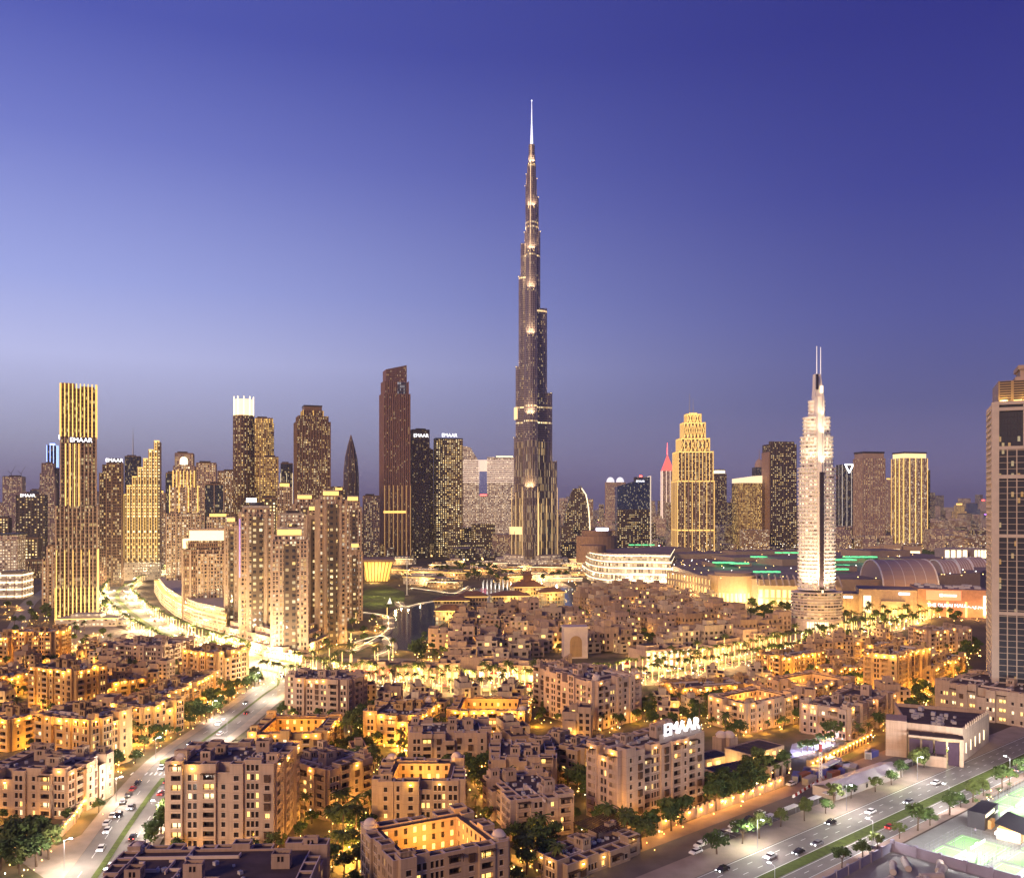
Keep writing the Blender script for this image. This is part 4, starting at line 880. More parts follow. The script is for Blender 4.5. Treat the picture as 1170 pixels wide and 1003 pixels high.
# dark blue glass tower with slanted top
root, w, d = troot('blue_glass_tower', 'dark blue glass office tower with roof slanting up to the right', 704, 741, 2000, 0, .6, 'tower')
za, zb_ = zh(556,2000), zh(545,2000); P = rect(w,d); b = MB()
b.face([(P[0][0],P[0][1],0),(P[1][0],P[1][1],0),(P[1][0],P[1][1],zb_),(P[0][0],P[0][1],za)],0,[(0,0),(w,0),(w,zb_),(0,za)])
b.face([(P[1][0],P[1][1],0),(P[2][0],P[2][1],0),(P[2][0],P[2][1],zb_),(P[1][0],P[1][1],zb_)],0,[(0,0),(d,0),(d,zb_),(0,zb_)])
b.face([(P[3][0],P[3][1],0),(P[0][0],P[0][1],0),(P[0][0],P[0][1],za),(P[3][0],P[3][1],za)],0,[(0,0),(d,0),(d,za),(0,za)])
b.face([(P[2][0],P[2][1],0),(P[3][0],P[3][1],0),(P[3][0],P[3][1],za),(P[2][0],P[2][1],zb_)],0)
b.face([(P[0][0],P[0][1],za),(P[1][0],P[1][1],zb_),(P[2][0],P[2][1],zb_),(P[3][0],P[3][1],za)],1)
b.build('facade', [M_BLU, DARK], root)
b = MB(); b.box(-w/2,w/2,-d/2-.6,-d/2+.05,0,zh(582,2000)); b.build('lower_facade', [M_GLSY], root)
b = MB(); b.box(w/2,w/2+2.2,-d/2-1.5,d/2,0,zb_+2); b.build('edge_fin', emis('edge_glow',(1,.8,.6),.5), root)
text('EMAAR', root, (.2*w,-d/2-1.2,zh(549.5,2000)-3), 6, SIGN, ext=.2)
tower('far slab with a red roof beacon behind the dark blue glass tower', 725, 739, 545, 3200, M_GLS, 0, .8, crown=(8,REDL,.2))
# red pyramid tower
rt,w,d,Ht = tower('slim tower with a red lit pyramid roof and spire', 756, 769, 538, 3000, M_PNK, 0, .9, plant=False, lit=dict(sp=12,fw=1.2,m=emis('rose_strip',(1,.7,.55),1.0)))
b = MB(); b.prism(rect(w,d), Ht, zh(519,3000), 0, 0, True, False, 0, rect(.6,.6)); b.build('roof', emis('red_pyramid',(1,.05,.05),.8), rt)
b = MB(); b.tube((0,0,zh(520,3000)),(0,0,zh(506,3000)),1.2,.4,6); b.build('spire', REDL, rt)
# golden tiered tower
root, w, d = troot('tiered_tower', 'large golden tiered tower with diamond lattice crown and twin masts', 771, 812, 1900, 0, .8, 'tower')
tiers = [(0,1,1),(zh(550,1900),.95,.95),(zh(517,1900),.78,.8),(zh(502,1900),.58,.6),(zh(484,1900),.38,.4),(zh(474,1900),.2,.2)]
b, rb_, led = MB(), MB(), MB()
for i, (z, sx, sy) in enumerate(tiers[:-1]):
    z1 = tiers[i+1][0]; b.prism(rect(w*sx,d*sy), z-(.5 if i else 0), z1, 0, 1)
    fins(rb_, w*sx, d*sy, z, z1+2, 7.5, 1.6, 1.3, 0, 'flr'); fins(led, w*sx, d*sy, z+1, z1+1, 15 if i == 0 else 7.5, .9, 1.7, 0, 'flr')
    led.box(-w*sx/2-.9,w*sx/2+.9,-d*sy/2-.9,d*sy/2+.9,z1-1.5,z1+.6)
    if i > 1:
        for k in range(6):
            x0 = -w*sx/2+k*w*sx/6
            for q in (0,1): led.tube((x0+(w*sx/6 if q else 0),-d*sy/2-1.5,z+1),(x0+(0 if q else w*sx/6),-d*sy/2-1.5,z1),.55,.55,4)
led.box(-w/2-.8,w/2+.8,-d/2-.8,d/2+.8,zh(606,1900),zh(604.5,1900))
b.build('facade', [M_GRID, DARK], root); rb_.build('facade_rib', M_FINB, root); led.build('light_trim', GOLD2, root)
b = MB(); b.prism(rect(w*.2,d*.2), zh(484,1900), zh(472,1900)); b.build('crown', GOLD2, root)
for k in (-1,1):
    b = MB(); b.tube((k*4-3,0,zh(473,1900)),(k*4-3,0,zh(449 if k < 0 else 456,1900)),.9,.3,6); b.build('mast', STEEL, root)
tower('slim dark tower with pale lit cap right of the golden tiered tower', 814, 829, 541, 2600, M_GLSY, 10, .8, crown=(12,WARMW,.8))
tower('lower dark tower close behind the golden tiered tower', 806, 818, 556, 2700, M_GLS, 10, .8)
tower('pale low tower on the far right side of the golden tiered tower', 816, 836, 600, 2300, M_WHT, 10, .8)
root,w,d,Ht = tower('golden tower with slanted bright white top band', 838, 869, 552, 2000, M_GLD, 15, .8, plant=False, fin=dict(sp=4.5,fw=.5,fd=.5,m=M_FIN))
b = MB(); b.face([(-w/2,-d/2-.5,Ht),(w/2,-d/2-.5,Ht),(w/2,-d/2-.5,Ht+17),(-w/2,-d/2-.5,Ht+10)]); b.face([(w/2,-d/2-.5,Ht),(w/2,d/2,Ht),(w/2,d/2,Ht+17),(w/2,-d/2-.5,Ht+17)]); b.face([(-w/2,d/2,Ht),(-w/2,-d/2-.5,Ht),(-w/2,-d/2-.5,Ht+10),(-w/2,d/2,Ht+10)]); b.face([(-w/2,-d/2-.5,Ht+10),(w/2,-d/2-.5,Ht+17),(w/2,d/2,Ht+17),(-w/2,d/2,Ht+10)]); b.build('crown', emis('cream_glow',(1,.74,.42),.75), root)
rt,w,d,Ht = tower('distant tower with a domed spire left of the dark fluted tower', 861, 874, 534, 3000, M_GLS, 0, .9, plant=False)
b = MB(); b.dome(0,0,Ht,w*.42,12,5,0,1.8); b.tube((0,0,Ht+w*.7),(0,0,zh(513,3000)),1.4,.4,6); b.build('spire', M_FINB, rt)
# dark fluted tower
rt,w,d,Ht = tower('dark fluted tower with scalloped top and lit windows, left of the white tower', 874, 907, 508, 2000, M_GLSY, 8, .7, fin=dict(sp=9,fw=1,fd=1,m=M_FIND), plant=False)
for k in range(4): b = MB(); b.cyl(-w*.375+k*w*.25,-d*.25,w*.118,Ht-60,Ht+6,12); b.build('scallop', [M_GLSY], rt)
for s in (-1,1):
    b = MB(); b.box(s*w/2-(3 if s < 0 else 0), s*w/2+(3 if s > 0 else 0), -d*.4, d*.5, 0, zh(517 if s < 0 else 516,2000)); b.build('side_wall', plain('brown_stone',(.34,.22,.16),.7), rt)
# white curved tower (nearest on the right of centre)
Ya = 725
root = empty('white_tower', xw(933,Ya), Ya, 0, 0, 'white curved tower with rows of lit balconies, blade top and twin antennas', 'tower')
M_AD = fac('hotel_rooms', (.72,.64,.56), (.22,.18,.15), 3.4, 3.1, .22, (.1,.3), .9, lc=(1,.70,.36), lc2=(1,.84,.6), lp=1.5, clump=.1)
def ell(a, b_, n=28, y=0): return [(a*cos(2*pi*i/n), y+b_*sin(2*pi*i/n)) for i in range(n)]
a0 = 21.5*Ya/1000
sec = [(zh(672,Ya), zh(535,Ya), 1.0), (zh(535,Ya), zh(500,Ya), .88), (zh(500,Ya), zh(478,Ya), .74), (zh(478,Ya), zh(459,Ya), .46)]
b, sl_ = MB(), MB()
for (z0, z1, s) in sec:
    b.prism(ell(a0*s*.92, a0*s*.74), z0-.5, z1, 0, 1); n = max(1, int((z1-z0)/3.1))
    for i in range(n+1): z = z0+i*(z1-z0)/n; sl_.prism(ell(a0*s*.985, a0*s*.81), z-.75, z+.65, 0, 0, True, True)
b.build('facade', [M_AD, CONC], root); sl_.build('balcony_slab', plain('white_slab',(.80,.75,.70),.6,.05), root)
b = MB(); P0 = ell(28*Ya/1000, 22*Ya/1000, 32)
b.prism(P0, 0, zh(676,Ya), 0, 1); b.build('base_drum', [fac('drum_rooms',(.45,.36,.31),(.04,.035,.035),2.7,3.1,.1,(.12,.3),.5,lp=2.0,clump=.3), CONC], root)
b = MB()
for i in range(10): z = 9+i*(zh(676,Ya)-9)/9; b.prism([(p[0]*1.035,p[1]*1.035) for p in P0], z-.4, z+.5, 0, 0, True, True)
b.prism([(p[0]*1.06,p[1]*1.06) for p in P0], 0, 8.4); b.build('band_trim', plain('drum_band',(.62,.52,.47),.7), root)
b = MB()
for i in range(9): x = -12+i*1.9; b.box(x-.55,x+.55,-22*Ya/1000*1.055*math.sqrt(max(.05,1-(x/(28.*Ya/1000*1.06))**2))-.6,-10,1,7.2)
b.build('entrance_window', WARMW, root)
# central blade
b = MB(); zt = zh(428,Ya)
b.prism([(-3.6,-a0*.86),(-1.0,-a0*.98),(1.6,-a0*.86),(1.6,-a0*.2),(-3.6,-a0*.2)], zh(672,Ya), zh(455,Ya)); 
b.face([(-3.6,-a0*.5,zh(455,Ya)),(-3.6,a0*.1,zh(455,Ya)),(-2.6,a0*.1,zh(436,Ya)),(-2.6,-a0*.35,zh(432,Ya))])
b.prism([(-3.4,-a0*.5),(4.2,-a0*.42),(4.2,a0*.1),(-3.4,a0*.1)], zh(458,Ya), zh(428,Ya), 0, 0, True, False, 0, [(-2.6,-a0*.28),(2.4,-a0*.2),(2.4,a0*.1),(-2.6,a0*.1)])
b.build('blade', plain('blade_white',(.78,.72,.66),.5,.05), root)
b = MB(); b.box(-2.6,.6,-a0*1.0,-a0*.9,zh(672,Ya),zh(540,Ya)); b.build('dark_channel', PANE, root)
b = MB(); b.prism([(-3.0,-a0*.53),(-1.2,-a0*.53),(-1.2,-a0*.4),(-3.0,-a0*.4)], zh(446,Ya), zh(429,Ya)); b.build('visor', PANE, root)
b = MB(); b.box(.8,2.8,-a0*.48,-a0*.40,zh(450,Ya),zh(442,Ya)); b.box(-.5,.8,-a0*.9,-a0*.86,zh(680,Ya),zh(460,Ya)); b.build('light_trim', WARMW, root)
for x, yt in ((-.4,396),(2.8,397)):
    b = MB(); b.tube((x,-a0*.1,zh(434,Ya)),(x,-a0*.1,zh(yt,Ya)),.42,.25,6); b.build('antenna', emis('antenna_pale',(1,.9,.85),.35,base=(.8,.75,.72)), root)
xa = xw(933,Ya)
for k, (z, e) in enumerate(((zh(676,Ya)+1,70000),(zh(535,Ya)+1,12000),(zh(500,Ya)+1,6000),(zh(478,Ya)+1,2500))):
    for s in (-1,0,1): spot(xa+s*18*(1-.2*k), Ya-24+2*k, z, xa+s*7*(1-.15*k), Ya, z+45-8*k, e, (1,.74,.48), 80, 1)
# right towers
rt,w,d,Ht = tower('dark tower with a pale triangle gable on top, right of the white tower', 957, 976, 531, 2600, M_GLS, 10, .8, plant=False, lit=dict(sp=16,m=emis('white_strip',(1,.9,.8),.5),fw=.7))
b = MB(); b.tube((-w*.3,-d/2-1,Ht),(0,-d/2-1,Ht-24),1.5,1.5,5); b.tube((w*.3,-d/2-1,Ht),(0,-d/2-1,Ht-24),1.5,1.5,5); b.box(-w*.3,w*.3,-d/2-2,-d/2,Ht-1.5,Ht+1.5); b.build('gable', COOL, rt)
tower('plain beige slab tower with open frame top, right of the triangle gable tower', 978, 1008, 524, 2000, M_PNK, 10, .7, fin=dict(sp=6,fw=2,fd=1,m=M_FINB), crown=(15,M_FINB,.95))
tower('small distant beige tower between the two large towers at right', 1009, 1021, 548, 2700, M_PNK, 10, .8, crown=(6,GOLD2,.3))
tower('beige tower outlined with golden light strips and lit roof, right side', 1022, 1056, 524, 2000, M_BEI2, 12, .7, fin=dict(sp=9,fw=1.2,fd=.9,m=M_FINB), lit=dict(sp=14,fw=1.0,fd=1.3,m=GOLD2), crown=(14,emis('pale_gold_crown',(1,.68,.3),.8),.94))
tower('dark slim tower behind the golden outlined tower at right', 1051, 1061, 537, 2200, M_GLS, 10, .9, crown=(5,WARMW,.7))
# white grid tower on the right edge
Yr = 430; root = empty('grid_tower', xw(1137,Yr)+23.4, Yr+8.2, 0, radians(-24), 'tall tower with white grid facade and dark glass at the right picture edge', 'tower')
w, d = 44, 34; Ht = zh(461,Yr); b = MB(); b.prism(rect(w,d,4,0), 0, Ht, 0, 1); b.build('facade', [fac('deep_glass',(.03,.03,.05),(.012,.014,.035),1.35,3.0,.08,(.1,.06),.06,lc=(1,.5,.12),lp=1.8,rg=.5), CONC], root)
g = MB(); x0, y0 = 4-w/2, -d/2
def gridrange(za, zb, vx, hz):
    for x in vx: g.box(x0+x-.22,x0+x+.22,y0-.7,y0+.05,za,zb)
    z = za
    while z < zb: g.box(x0,x0+w,y0-.5,y0+.05,z-.11,z+.11); z += hz
gridrange(14, zh(512,Yr), [0,5.2,9.2,15.2,21,26,32,38,44], 3.0)
for z in (14, zh(700,Yr), zh(612,Yr), zh(545,Yr), zh(512,Yr), zh(468,Yr), Ht): g.box(x0-.4,x0+w+.4,y0-1.0,y0+.05,z-.8,z+.8)
for x in (0,44): g.box(x0+x-1.6,x0+x+1.6,y0-1.2,y0+2,0,Ht+.5)
for i in range(int(Ht/3)): g.box(x0-1.6,x0+.05,y0+3,y0+d-3,i*3+1,i*3+2.1)
for i in range(5): g.box(x0-1.4,x0+.05,y0+3+i*(d-6)/4-.6,y0+3+i*(d-6)/4+.6,0,Ht)
for x in (12.2,28): g.box(x0+x-.3,x0+x+.3,y0-.5,y0+.05,zh(512,Yr),Ht)
g.build('facade_grid', plain('white_grid',(.50,.42,.36),.7,.06), root)
b = MB(); b.box(x0+1.5,x0+w-1.5,y0+1.2,d/2-1.5,Ht,Ht+11,0,1); b.build('crown', [fac('crown_louvre',(.36,.24,.12),(.06,.04,.03),6,1.2,.1,(.4,0),.0), CONC], root)
b = MB(); b.box(x0+9,x0+26,y0+4,d/2-6,Ht+11,Ht+13); b.box(x0+11.5,x0+24,y0+7,d/2-9,Ht+13,Ht+17); b.box(x0+10.5,x0+25,y0+6,d/2-8,Ht+17,Ht+19); b.build('turret', M_FINB, root)
b = MB()
for k in range(7): b.box(x0+2+k*6,x0+5.5+k*6,y0+.6,y0+1.2,Ht+.5,Ht+1.6)
b.build('light_trim', GOLD2, root)
for k in range(5):
    p = root.matrix_basis @ Vector((x0+4+k*9, y0-.6, Ht+1.5)); point(p.x, p.y, p.z, 500, (1,.7,.25), .4)
# podium of the white grid tower
block('cream podium with roof pool garden under the white grid tower', (1073,779), (1176,794), 15, 44, wm='p', seed=771, huts=2, lamps=0, cat='podium', lit=.5, name='podium', fl=4.2)
# far right skyline
for i, (x0,x1,yt,Y,m,cr,lab) in enumerate(((1090,1102,577,5000,M_GLD,(14,GOLD2,.6),'orange lit stepped tower on the far right horizon'),(1104,1117,575,6000,M_BLU,None,'bluish block on the far right horizon'),(1119,1128,572,6500,M_PNK,(10,REDL,.4),'pink pointed tower on the far right horizon'),(1124,1136,588,5000,M_BLU,(5,PURPL,.9),'low block with violet roof light on the far right horizon'),(1074,1086,586,6000,M_PNK,None,'low pinkish block on the far right horizon'),(1061,1072,590,5200,M_GLSY,None,'low dark block on the horizon right of the golden outlined tower'))):
    tower(lab, x0, x1, yt, Y, m, 0, .8, crown=cr, steps=[(0,1,1),(.7,.7,.7)])
# ------------------------------------------------------------------ ground, roads, water
def sheet(name, poly, z, m, kind='structure', uvs=1):
    b = MB(); b.face([(p[0],p[1],z) for p in poly], 0, [(p[0],p[1]) for p in poly]); o = b.build(name, m); o['kind'] = kind; return o
def sheet_px(name, px, z, m, kind='structure'):
    P = [gp(*p) for p in px]; A = sum(P[i-1][0]*P[i][1]-P[i][0]*P[i-1][1] for i in range(len(P)))
    return sheet(name, P if A > 0 else P[::-1], z, m, kind)
def ribbon(name, line, w0, w1, z, m, kind='structure'):
    b = MB(); L, R_ = [], []
    for i, p in enumerate(line):
        a, c = line[max(0,i-1)], line[min(len(line)-1,i+1)]; dx, dy = c[0]-a[0], c[1]-a[1]; n = hypot(dx,dy)
        L.append((p[0]-dy/n*w1, p[1]+dx/n*w1, z)); R_.append((p[0]-dy/n*w0, p[1]+dx/n*w0, z))
    for i in range(len(line)-1): b.face([R_[i],R_[i+1],L[i+1],L[i]])
    o = b.build(name, m); o['kind'] = kind; return o
def smooth(P, k=6):
    out = []
    for i in range(len(P)-1):
        p0,p1,p2,p3 = P[max(0,i-1)],P[i],P[i+1],P[min(len(P)-1,i+2)]
        for j in range(k):
            t = j/k; out.append(tuple(.5*((2*b_)+(-a_+c_)*t+(2*a_-5*b_+4*c_-d_)*t*t+(-a_+3*b_-3*c_+d_)*t**3) for a_,b_,c_,d_ in zip(p0,p1,p2,p3)))
    return out+[P[-1]]
G_SAND = plain('sandy_ground', (.13,.09,.065), .95, 0, .02, c2=(.05,.035,.03))
G_ASPH = plain('asphalt', (.19,.17,.16), .7, .18, .15)
G_PINK = plain('service_lane', (.30,.20,.15), .9, .2, .12)
G_PAVE = plain('paving', (.30,.24,.20), .85, .15, .2)
G_GRASS = plain('grass', (.075,.10,.018), .95, .3, .6)
G_WHITE = plain('road_paint', (.75,.75,.72), .6, .05)
G_COURT = plain('court_green', (.26,.50,.20), .7, .05, .3)
G_BLUE = plain('court_blue', (.12,.40,.45), .7, .05)
m, g_, bs = mat0('lake_water'); bs.inputs['Base Color'].default_value = (.04,.09,.16,1); bs.inputs['Roughness'].default_value = .08
no = g_.n('ShaderNodeTexNoise'); no.inputs['Scale'].default_value = .35; tcx = g_.n('ShaderNodeTexCoord'); g_.nt.links.new(tcx.outputs['Object'], no.inputs['Vector'])
bu = g_.n('ShaderNodeBump'); bu.inputs['Strength'].default_value = .12; g_.nt.links.new(no.outputs['Fac'], bu.inputs['Height']); g_.nt.links.new(bu.outputs[0], bs.inputs['Normal'])
G_WATER = m
sheet('ground', [(-30000,-200),(30000,-200),(30000,45000),(-30000,45000)], 0, G_SAND)
sheet_px('garden_paving', [(-60,1003),(-60,740),(330,735),(1000,735),(1100,800),(900,905),(745,962),(700,1003),(580,1060),(100,1060)], .01, plain('garden_soil',(.24,.17,.10),.95,0,.07,c2=(.06,.065,.03)))
sheet_px('plaza', [(300,800),(310,768),(370,752),(470,752),(640,766),(760,752),(1010,702),(1060,712),(900,760),(780,780),(620,792),(420,800)], .03, G_PAVE)
sheet_px('lake', [(446,741),(440,735),(436,716),(446,700),(462,692),(520,682),(545,672),(575,664),(640,664),(660,674),(660,700),(640,702),(560,690),(524,700),(506,712),(488,730),(478,745)], .05, G_WATER)
for (qx,qy) in ((425,682),(440,676),(452,684),(432,690)): q = gp(qx,qy); point(q[0], q[1], 14, 9000, (1,.80,.30), 1)  # added fill lights over the lawn
sheet_px('lawn', [(413,692),(416,674),(440,668),(462,676),(463,686),(446,694),(425,697)], .06, G_GRASS)
sheet_px('forecourt', [(62,712),(118,712),(205,738),(190,760),(118,768),(62,745)], .02, G_PAVE)
# left road
LR = smooth([gp(*p) for p in ((62,1060),(108,1003),(150,940),(182,895),(212,862),(258,828),(300,795),(318,781),(312,768),(290,757))])
ribbon('left_road', LR, -8.0, 8.0, .10, G_ASPH)
ribbon('left_pavement', LR, 8.0, 12.5, .22, G_PAVE); ribbon('right_pavement', LR, -12.5, -8.0, .22, G_PAVE)
ribbon('median', LR[:20], -.9, .9, .25, G_GRASS); ribbon('median', LR[26:46], -.7, .7, .25, G_GRASS)
for o_ in (-4.6, 4.6):
    b = MB()
    for i in range(0, len(LR)-1):
        if i % 2: continue
        a, c = LR[i], LR[i+1]; dx, dy = c[0]-a[0], c[1]-a[1]; n = hypot(dx,dy); ox, oy = -dy/n*o_, dx/n*o_
        b.obox((a[0]+c[0])/2+ox,(a[1]+c[1])/2+oy,atan2(dy,dx),min(5,n*.6),.16,.115,.12)
    b.build('lane_marking', G_WHITE)['kind'] = 'structure'
b = MB(); rx, ry = gp(190,868); b.cyl(rx+4, ry-2, 5.5, .1, .35, 24); b.build('roundabout', G_GRASS)['kind'] = 'structure'
b = MB(); zx, zy = gp(172,884)
for i in range(9): b.obox(zx-7+i*1.8, zy, pi/2+.1, 3.2, .6, .12, .13)
b.build('zebra_crossing', G_WHITE)['kind'] = 'structure'
sheet_px('lay_by', [(60,1010),(0,968),(-40,968),(-40,950),(66,966),(112,945)], .13, G_PAVE)
# boulevard
BV = smooth([gp(*p) for p in ((330,772),(262,752),(205,733),(166,712),(141,692),(134,678),(150,664),(190,653),(230,648))])
ribbon('boulevard', BV, -13, 13, .09, plain('boulevard_asphalt',(.16,.14,.13),.8,.15,.1)); ribbon('boulevard_median', BV[12:36], -2.2, 2.2, .3, G_GRASS)
ribbon('boulevard_pavement', BV, 13, 20, .22, G_PAVE); ribbon('boulevard_pavement', BV, -20, -13, .22, G_PAVE)
PR = smooth([gp(*p) for p in ((300,765),(370,778),(470,784),(590,790),(680,783),(770,768),(860,752),(930,738),(1010,718),(1060,702),(1140,690))])
ribbon('plaza_road', PR, -9, 9, .09, plain('plaza_asphalt',(.22,.17,.13),.8,.15,.1)); ribbon('plaza_median', PR, -1.2, 1.2, .24, G_GRASS)
LFR = smooth([gp(*p) for p in ((5,735),(20,715),(32,690),(48,678),(62,668))]); ribbon('side_street', LFR, -7, 7, .09, G_ASPH)
# right road: s along, t across (north-west positive)
RA = radians(40); RU = (cos(RA), sin(RA)); RN = (-sin(RA), cos(RA)); R0 = (101.4, 263.5)
def rc_t(x, y): return -(x-R0[0])*RU[1]+(y-R0[1])*RU[0]
def rc(s, t): return (R0[0]+s*RU[0]+t*RN[0], R0[1]+s*RU[1]+t*RN[1])
def rrect(name, s0, s1, t0, t1, z, m): return sheet(name, [rc(s0,t0),rc(s1,t0),rc(s1,t1),rc(s0,t1)], z, m)
rrect('right_road', -90, 190, -7.6, 12.6, .10, G_ASPH)
rrect('median', -90, 190, -1.9, 1.9, .24, G_GRASS)
rrect('pavement', -90, 190, 12.6, 23, .20, G_PAVE); rrect('pavement', -90, 190, -11.5, -7.6, .20, plain('pink_paving',(.34,.24,.20),.85,.12,.3))
rrect('parking_lot', -90, 110, 23, 34, .07, plain('dusty_asphalt',(.13,.11,.105),.9,.2,.15)); rrect('service_lane', -90, 150, 34, 41, .08, G_PINK)
for t in (5.6, 9.0, -4.6): 
    b = MB()
    for i in range(40): c = rc(-85+i*6.8, t); b.obox(c[0], c[1], RA, 2.4, .16, .105, .112)
    b.build('lane_marking', G_WHITE)['kind'] = 'structure'
for t in (2.3, 12.2, -2.3, -7.2):
    b = MB(); c = rc(50, t); b.obox(c[0], c[1], RA, 270, .18, .105, .112); b.build('lane_marking', G_WHITE)['kind'] = 'structure'
b = MB()
for i in range(12):
    c = rc(-32+i*2.8, 26); b.obox(c[0], c[1], RA+pi/2, 5, .14, .075, .085)
b.build('parking_marking', G_WHITE)['kind'] = 'structure'
rrect('sports_ground', -30, 150, -95, -12, .06, plain('pale_hardcourt',(.25,.245,.24),.8,.1,.2))

# ------------------------------------------------------------------ street things
def lamp_proto(kind):
    root = empty('street_lamp', 0, 0, 0)
    b = MB(); b.tube((0,0,0),(0,0,8.6),.11,.07,6); b.tube((0,0,8.6),(1.5,0,9.0),.06,.05,5); b.build('pole', STEEL, root)
    b = MB(); b.box(1.2,2.1,-.2,.2,8.92,9.06); b.build('lamp_head', LAMPW if kind == 'w' else LAMPY, root); return root
_lp = {}
def street_lamp(x, y, rz, kind, label, group, power, col):
    if kind not in _lp: _lp[kind] = lamp_proto(kind); o = _lp[kind]
    else: o = copy_tree(_lp[kind])
    o.location = (x, y, 0); o.rotation_euler = (0,0,rz); tag(o, label, 'street lamp', group)
    point(x+1.6*cos(rz), y+1.6*sin(rz), 8.4, power, col, .35)
for i in range(3, len(LR)-2, 4):
    a, c = LR[i], LR[i+1]; n = hypot(c[0]-a[0], c[1]-a[1]); sgn = 1 if (i//4)%2 else -1
    x, y = a[0]-(c[1]-a[1])/n*9.5*sgn, a[1]+(c[0]-a[0])/n*9.5*sgn
    street_lamp(x, y, atan2(a[1]-y, a[0]-x), 'w', 'slim pole street lamp with white light beside the left road', 'lamps along the left road', 10000, (1,.86,.70))
for i in range(7):
    x, y = rc(-52+i*25, 13.6 if i%2 else -8.6); street_lamp(x, y, RA+(-pi/2 if i%2 else pi/2), 'w', 'slim pole street lamp with white light beside the wide right road', 'lamps along the right road', 5200, (1,.93,.86))
for i in range(4, len(BV)-4, 3):
    for s in (-1,1):
        a, c = BV[i], BV[i+1]; n = hypot(c[0]-a[0], c[1]-a[1]); x, y = a[0]-(c[1]-a[1])/n*14*s, a[1]+(c[0]-a[0])/n*14*s
        street_lamp(x, y, atan2(a[1]-y, a[0]-x), 'y', 'street lamp with yellow light on the curved palm boulevard', 'lamps along the curved boulevard', 46000, (1,.76,.40))
for i in range(3, len(PR)-3, 3):
    for s in (-1,1):
        a, c = PR[i], PR[i+1]; n = hypot(c[0]-a[0], c[1]-a[1]); x, y = a[0]-(c[1]-a[1])/n*10*s, a[1]+(c[0]-a[0])/n*10*s
        street_lamp(x, y, atan2(a[1]-y, a[0]-x), 'y', 'street lamp with yellow light along the bright plaza road', 'lamps along the plaza road', 11000, (1,.64,.22))

CARM_RED = plain('red_awning', (.45,.04,.03), .6)
# trees ---------------------------------------------------------------
LEAF = [plain('leaf_a', (.07,.105,.028), .8, .35, 1.2), plain('leaf_b', (.095,.12,.032), .8, .35, 1.2), plain('leaf_c', (.055,.09,.028), .8, .35, 1.2)]
BARK = plain('bark', (.12,.08,.055), .9, .3, 3)
def leafy(seed, m):
    R = random.Random(seed); t, c = MB(), MB(); hgt = R.uniform(4.8,6.4)
    t.tube((0,0,0),(.1,.05,hgt*.42),.2,.13,6); lobes = []
    for k in range(7):
        a = k*2.4+R.random(); rr_ = R.uniform(.7,1.9); z = hgt*R.uniform(.5,.86)
        t.tube((.1,.05,hgt*.40),(rr_*cos(a),rr_*sin(a),z),.08,.03,4); lobes.append((rr_*cos(a),rr_*sin(a),z,R.uniform(.8,1.35)))
    lobes.append((0,0,hgt*.85,1.1))
    for (x,y,z,r) in lobes:
        for k in range(75):
            v = Vector((R.gauss(0,1),R.gauss(0,1),R.gauss(0,1))).normalized()*r*(R.random()**.35)
            p = Vector((x,y,z))+Vector((v.x,v.y,v.z*.75)); s = R.uniform(.14,.30)
            n = (v.normalized()+Vector((R.gauss(0,.6),R.gauss(0,.6),R.gauss(0,.6)+.4))).normalized(); e = n.orthogonal().normalized(); f = n.cross(e); ro = R.random()*6.3
            e, f = e*cos(ro)+f*sin(ro), f*cos(ro)-e*sin(ro)
            c.face([tuple(p-e*s-f*s*.6),tuple(p+e*s-f*s*.6),tuple(p+e*s+f*s*.6),tuple(p-e*s+f*s*.6)])
    return t.mesh('trunk', BARK), c.mesh('crown', m)
def palm(seed, lit=False):
    R = random.Random(seed); t, c = MB(), MB(); hgt = R.uniform(6.5,9)
    pts = [(0,0,0),(.1,.05,hgt*.4),(.05,.1,hgt)]
    t.tube(pts[0],pts[1],.24,.2,7); t.tube(pts[1],pts[2],.2,.17,7)
    for k in range(26):
        a = k*2.399; up = R.uniform(-.35,1.0); L = R.uniform(2.0,2.9); prev = Vector(pts[2]); d = Vector((cos(a)*cos(up),sin(a)*cos(up),sin(up)))
        sd = Vector((-sin(a),cos(a),0))
        for j in range(5):
            d = (d+Vector((0,0,-.22))).normalized(); q = prev+d*L/5; w0, w1 = .34*(1-abs(j-1.5)/5), .34*(1-abs(j+1-1.5)/5) if j < 4 else .04
            c.face([tuple(prev-sd*w0-Vector((0,0,.12))),tuple(prev),tuple(q),tuple(q-sd*w1-Vector((0,0,.12)))]); c.face([tuple(prev),tuple(prev+sd*w0-Vector((0,0,.12))),tuple(q+sd*w1-Vector((0,0,.12))),tuple(q)]); prev = q
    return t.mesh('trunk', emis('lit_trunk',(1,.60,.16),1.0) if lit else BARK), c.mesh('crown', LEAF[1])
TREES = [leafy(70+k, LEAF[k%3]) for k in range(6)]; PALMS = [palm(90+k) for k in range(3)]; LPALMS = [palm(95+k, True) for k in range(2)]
RT = random.Random(8); _tp = {}
WAIT = []
def plant(x, y, kind, label, group, sc=1.0): WAIT.append((x, y, kind, label, group, sc))
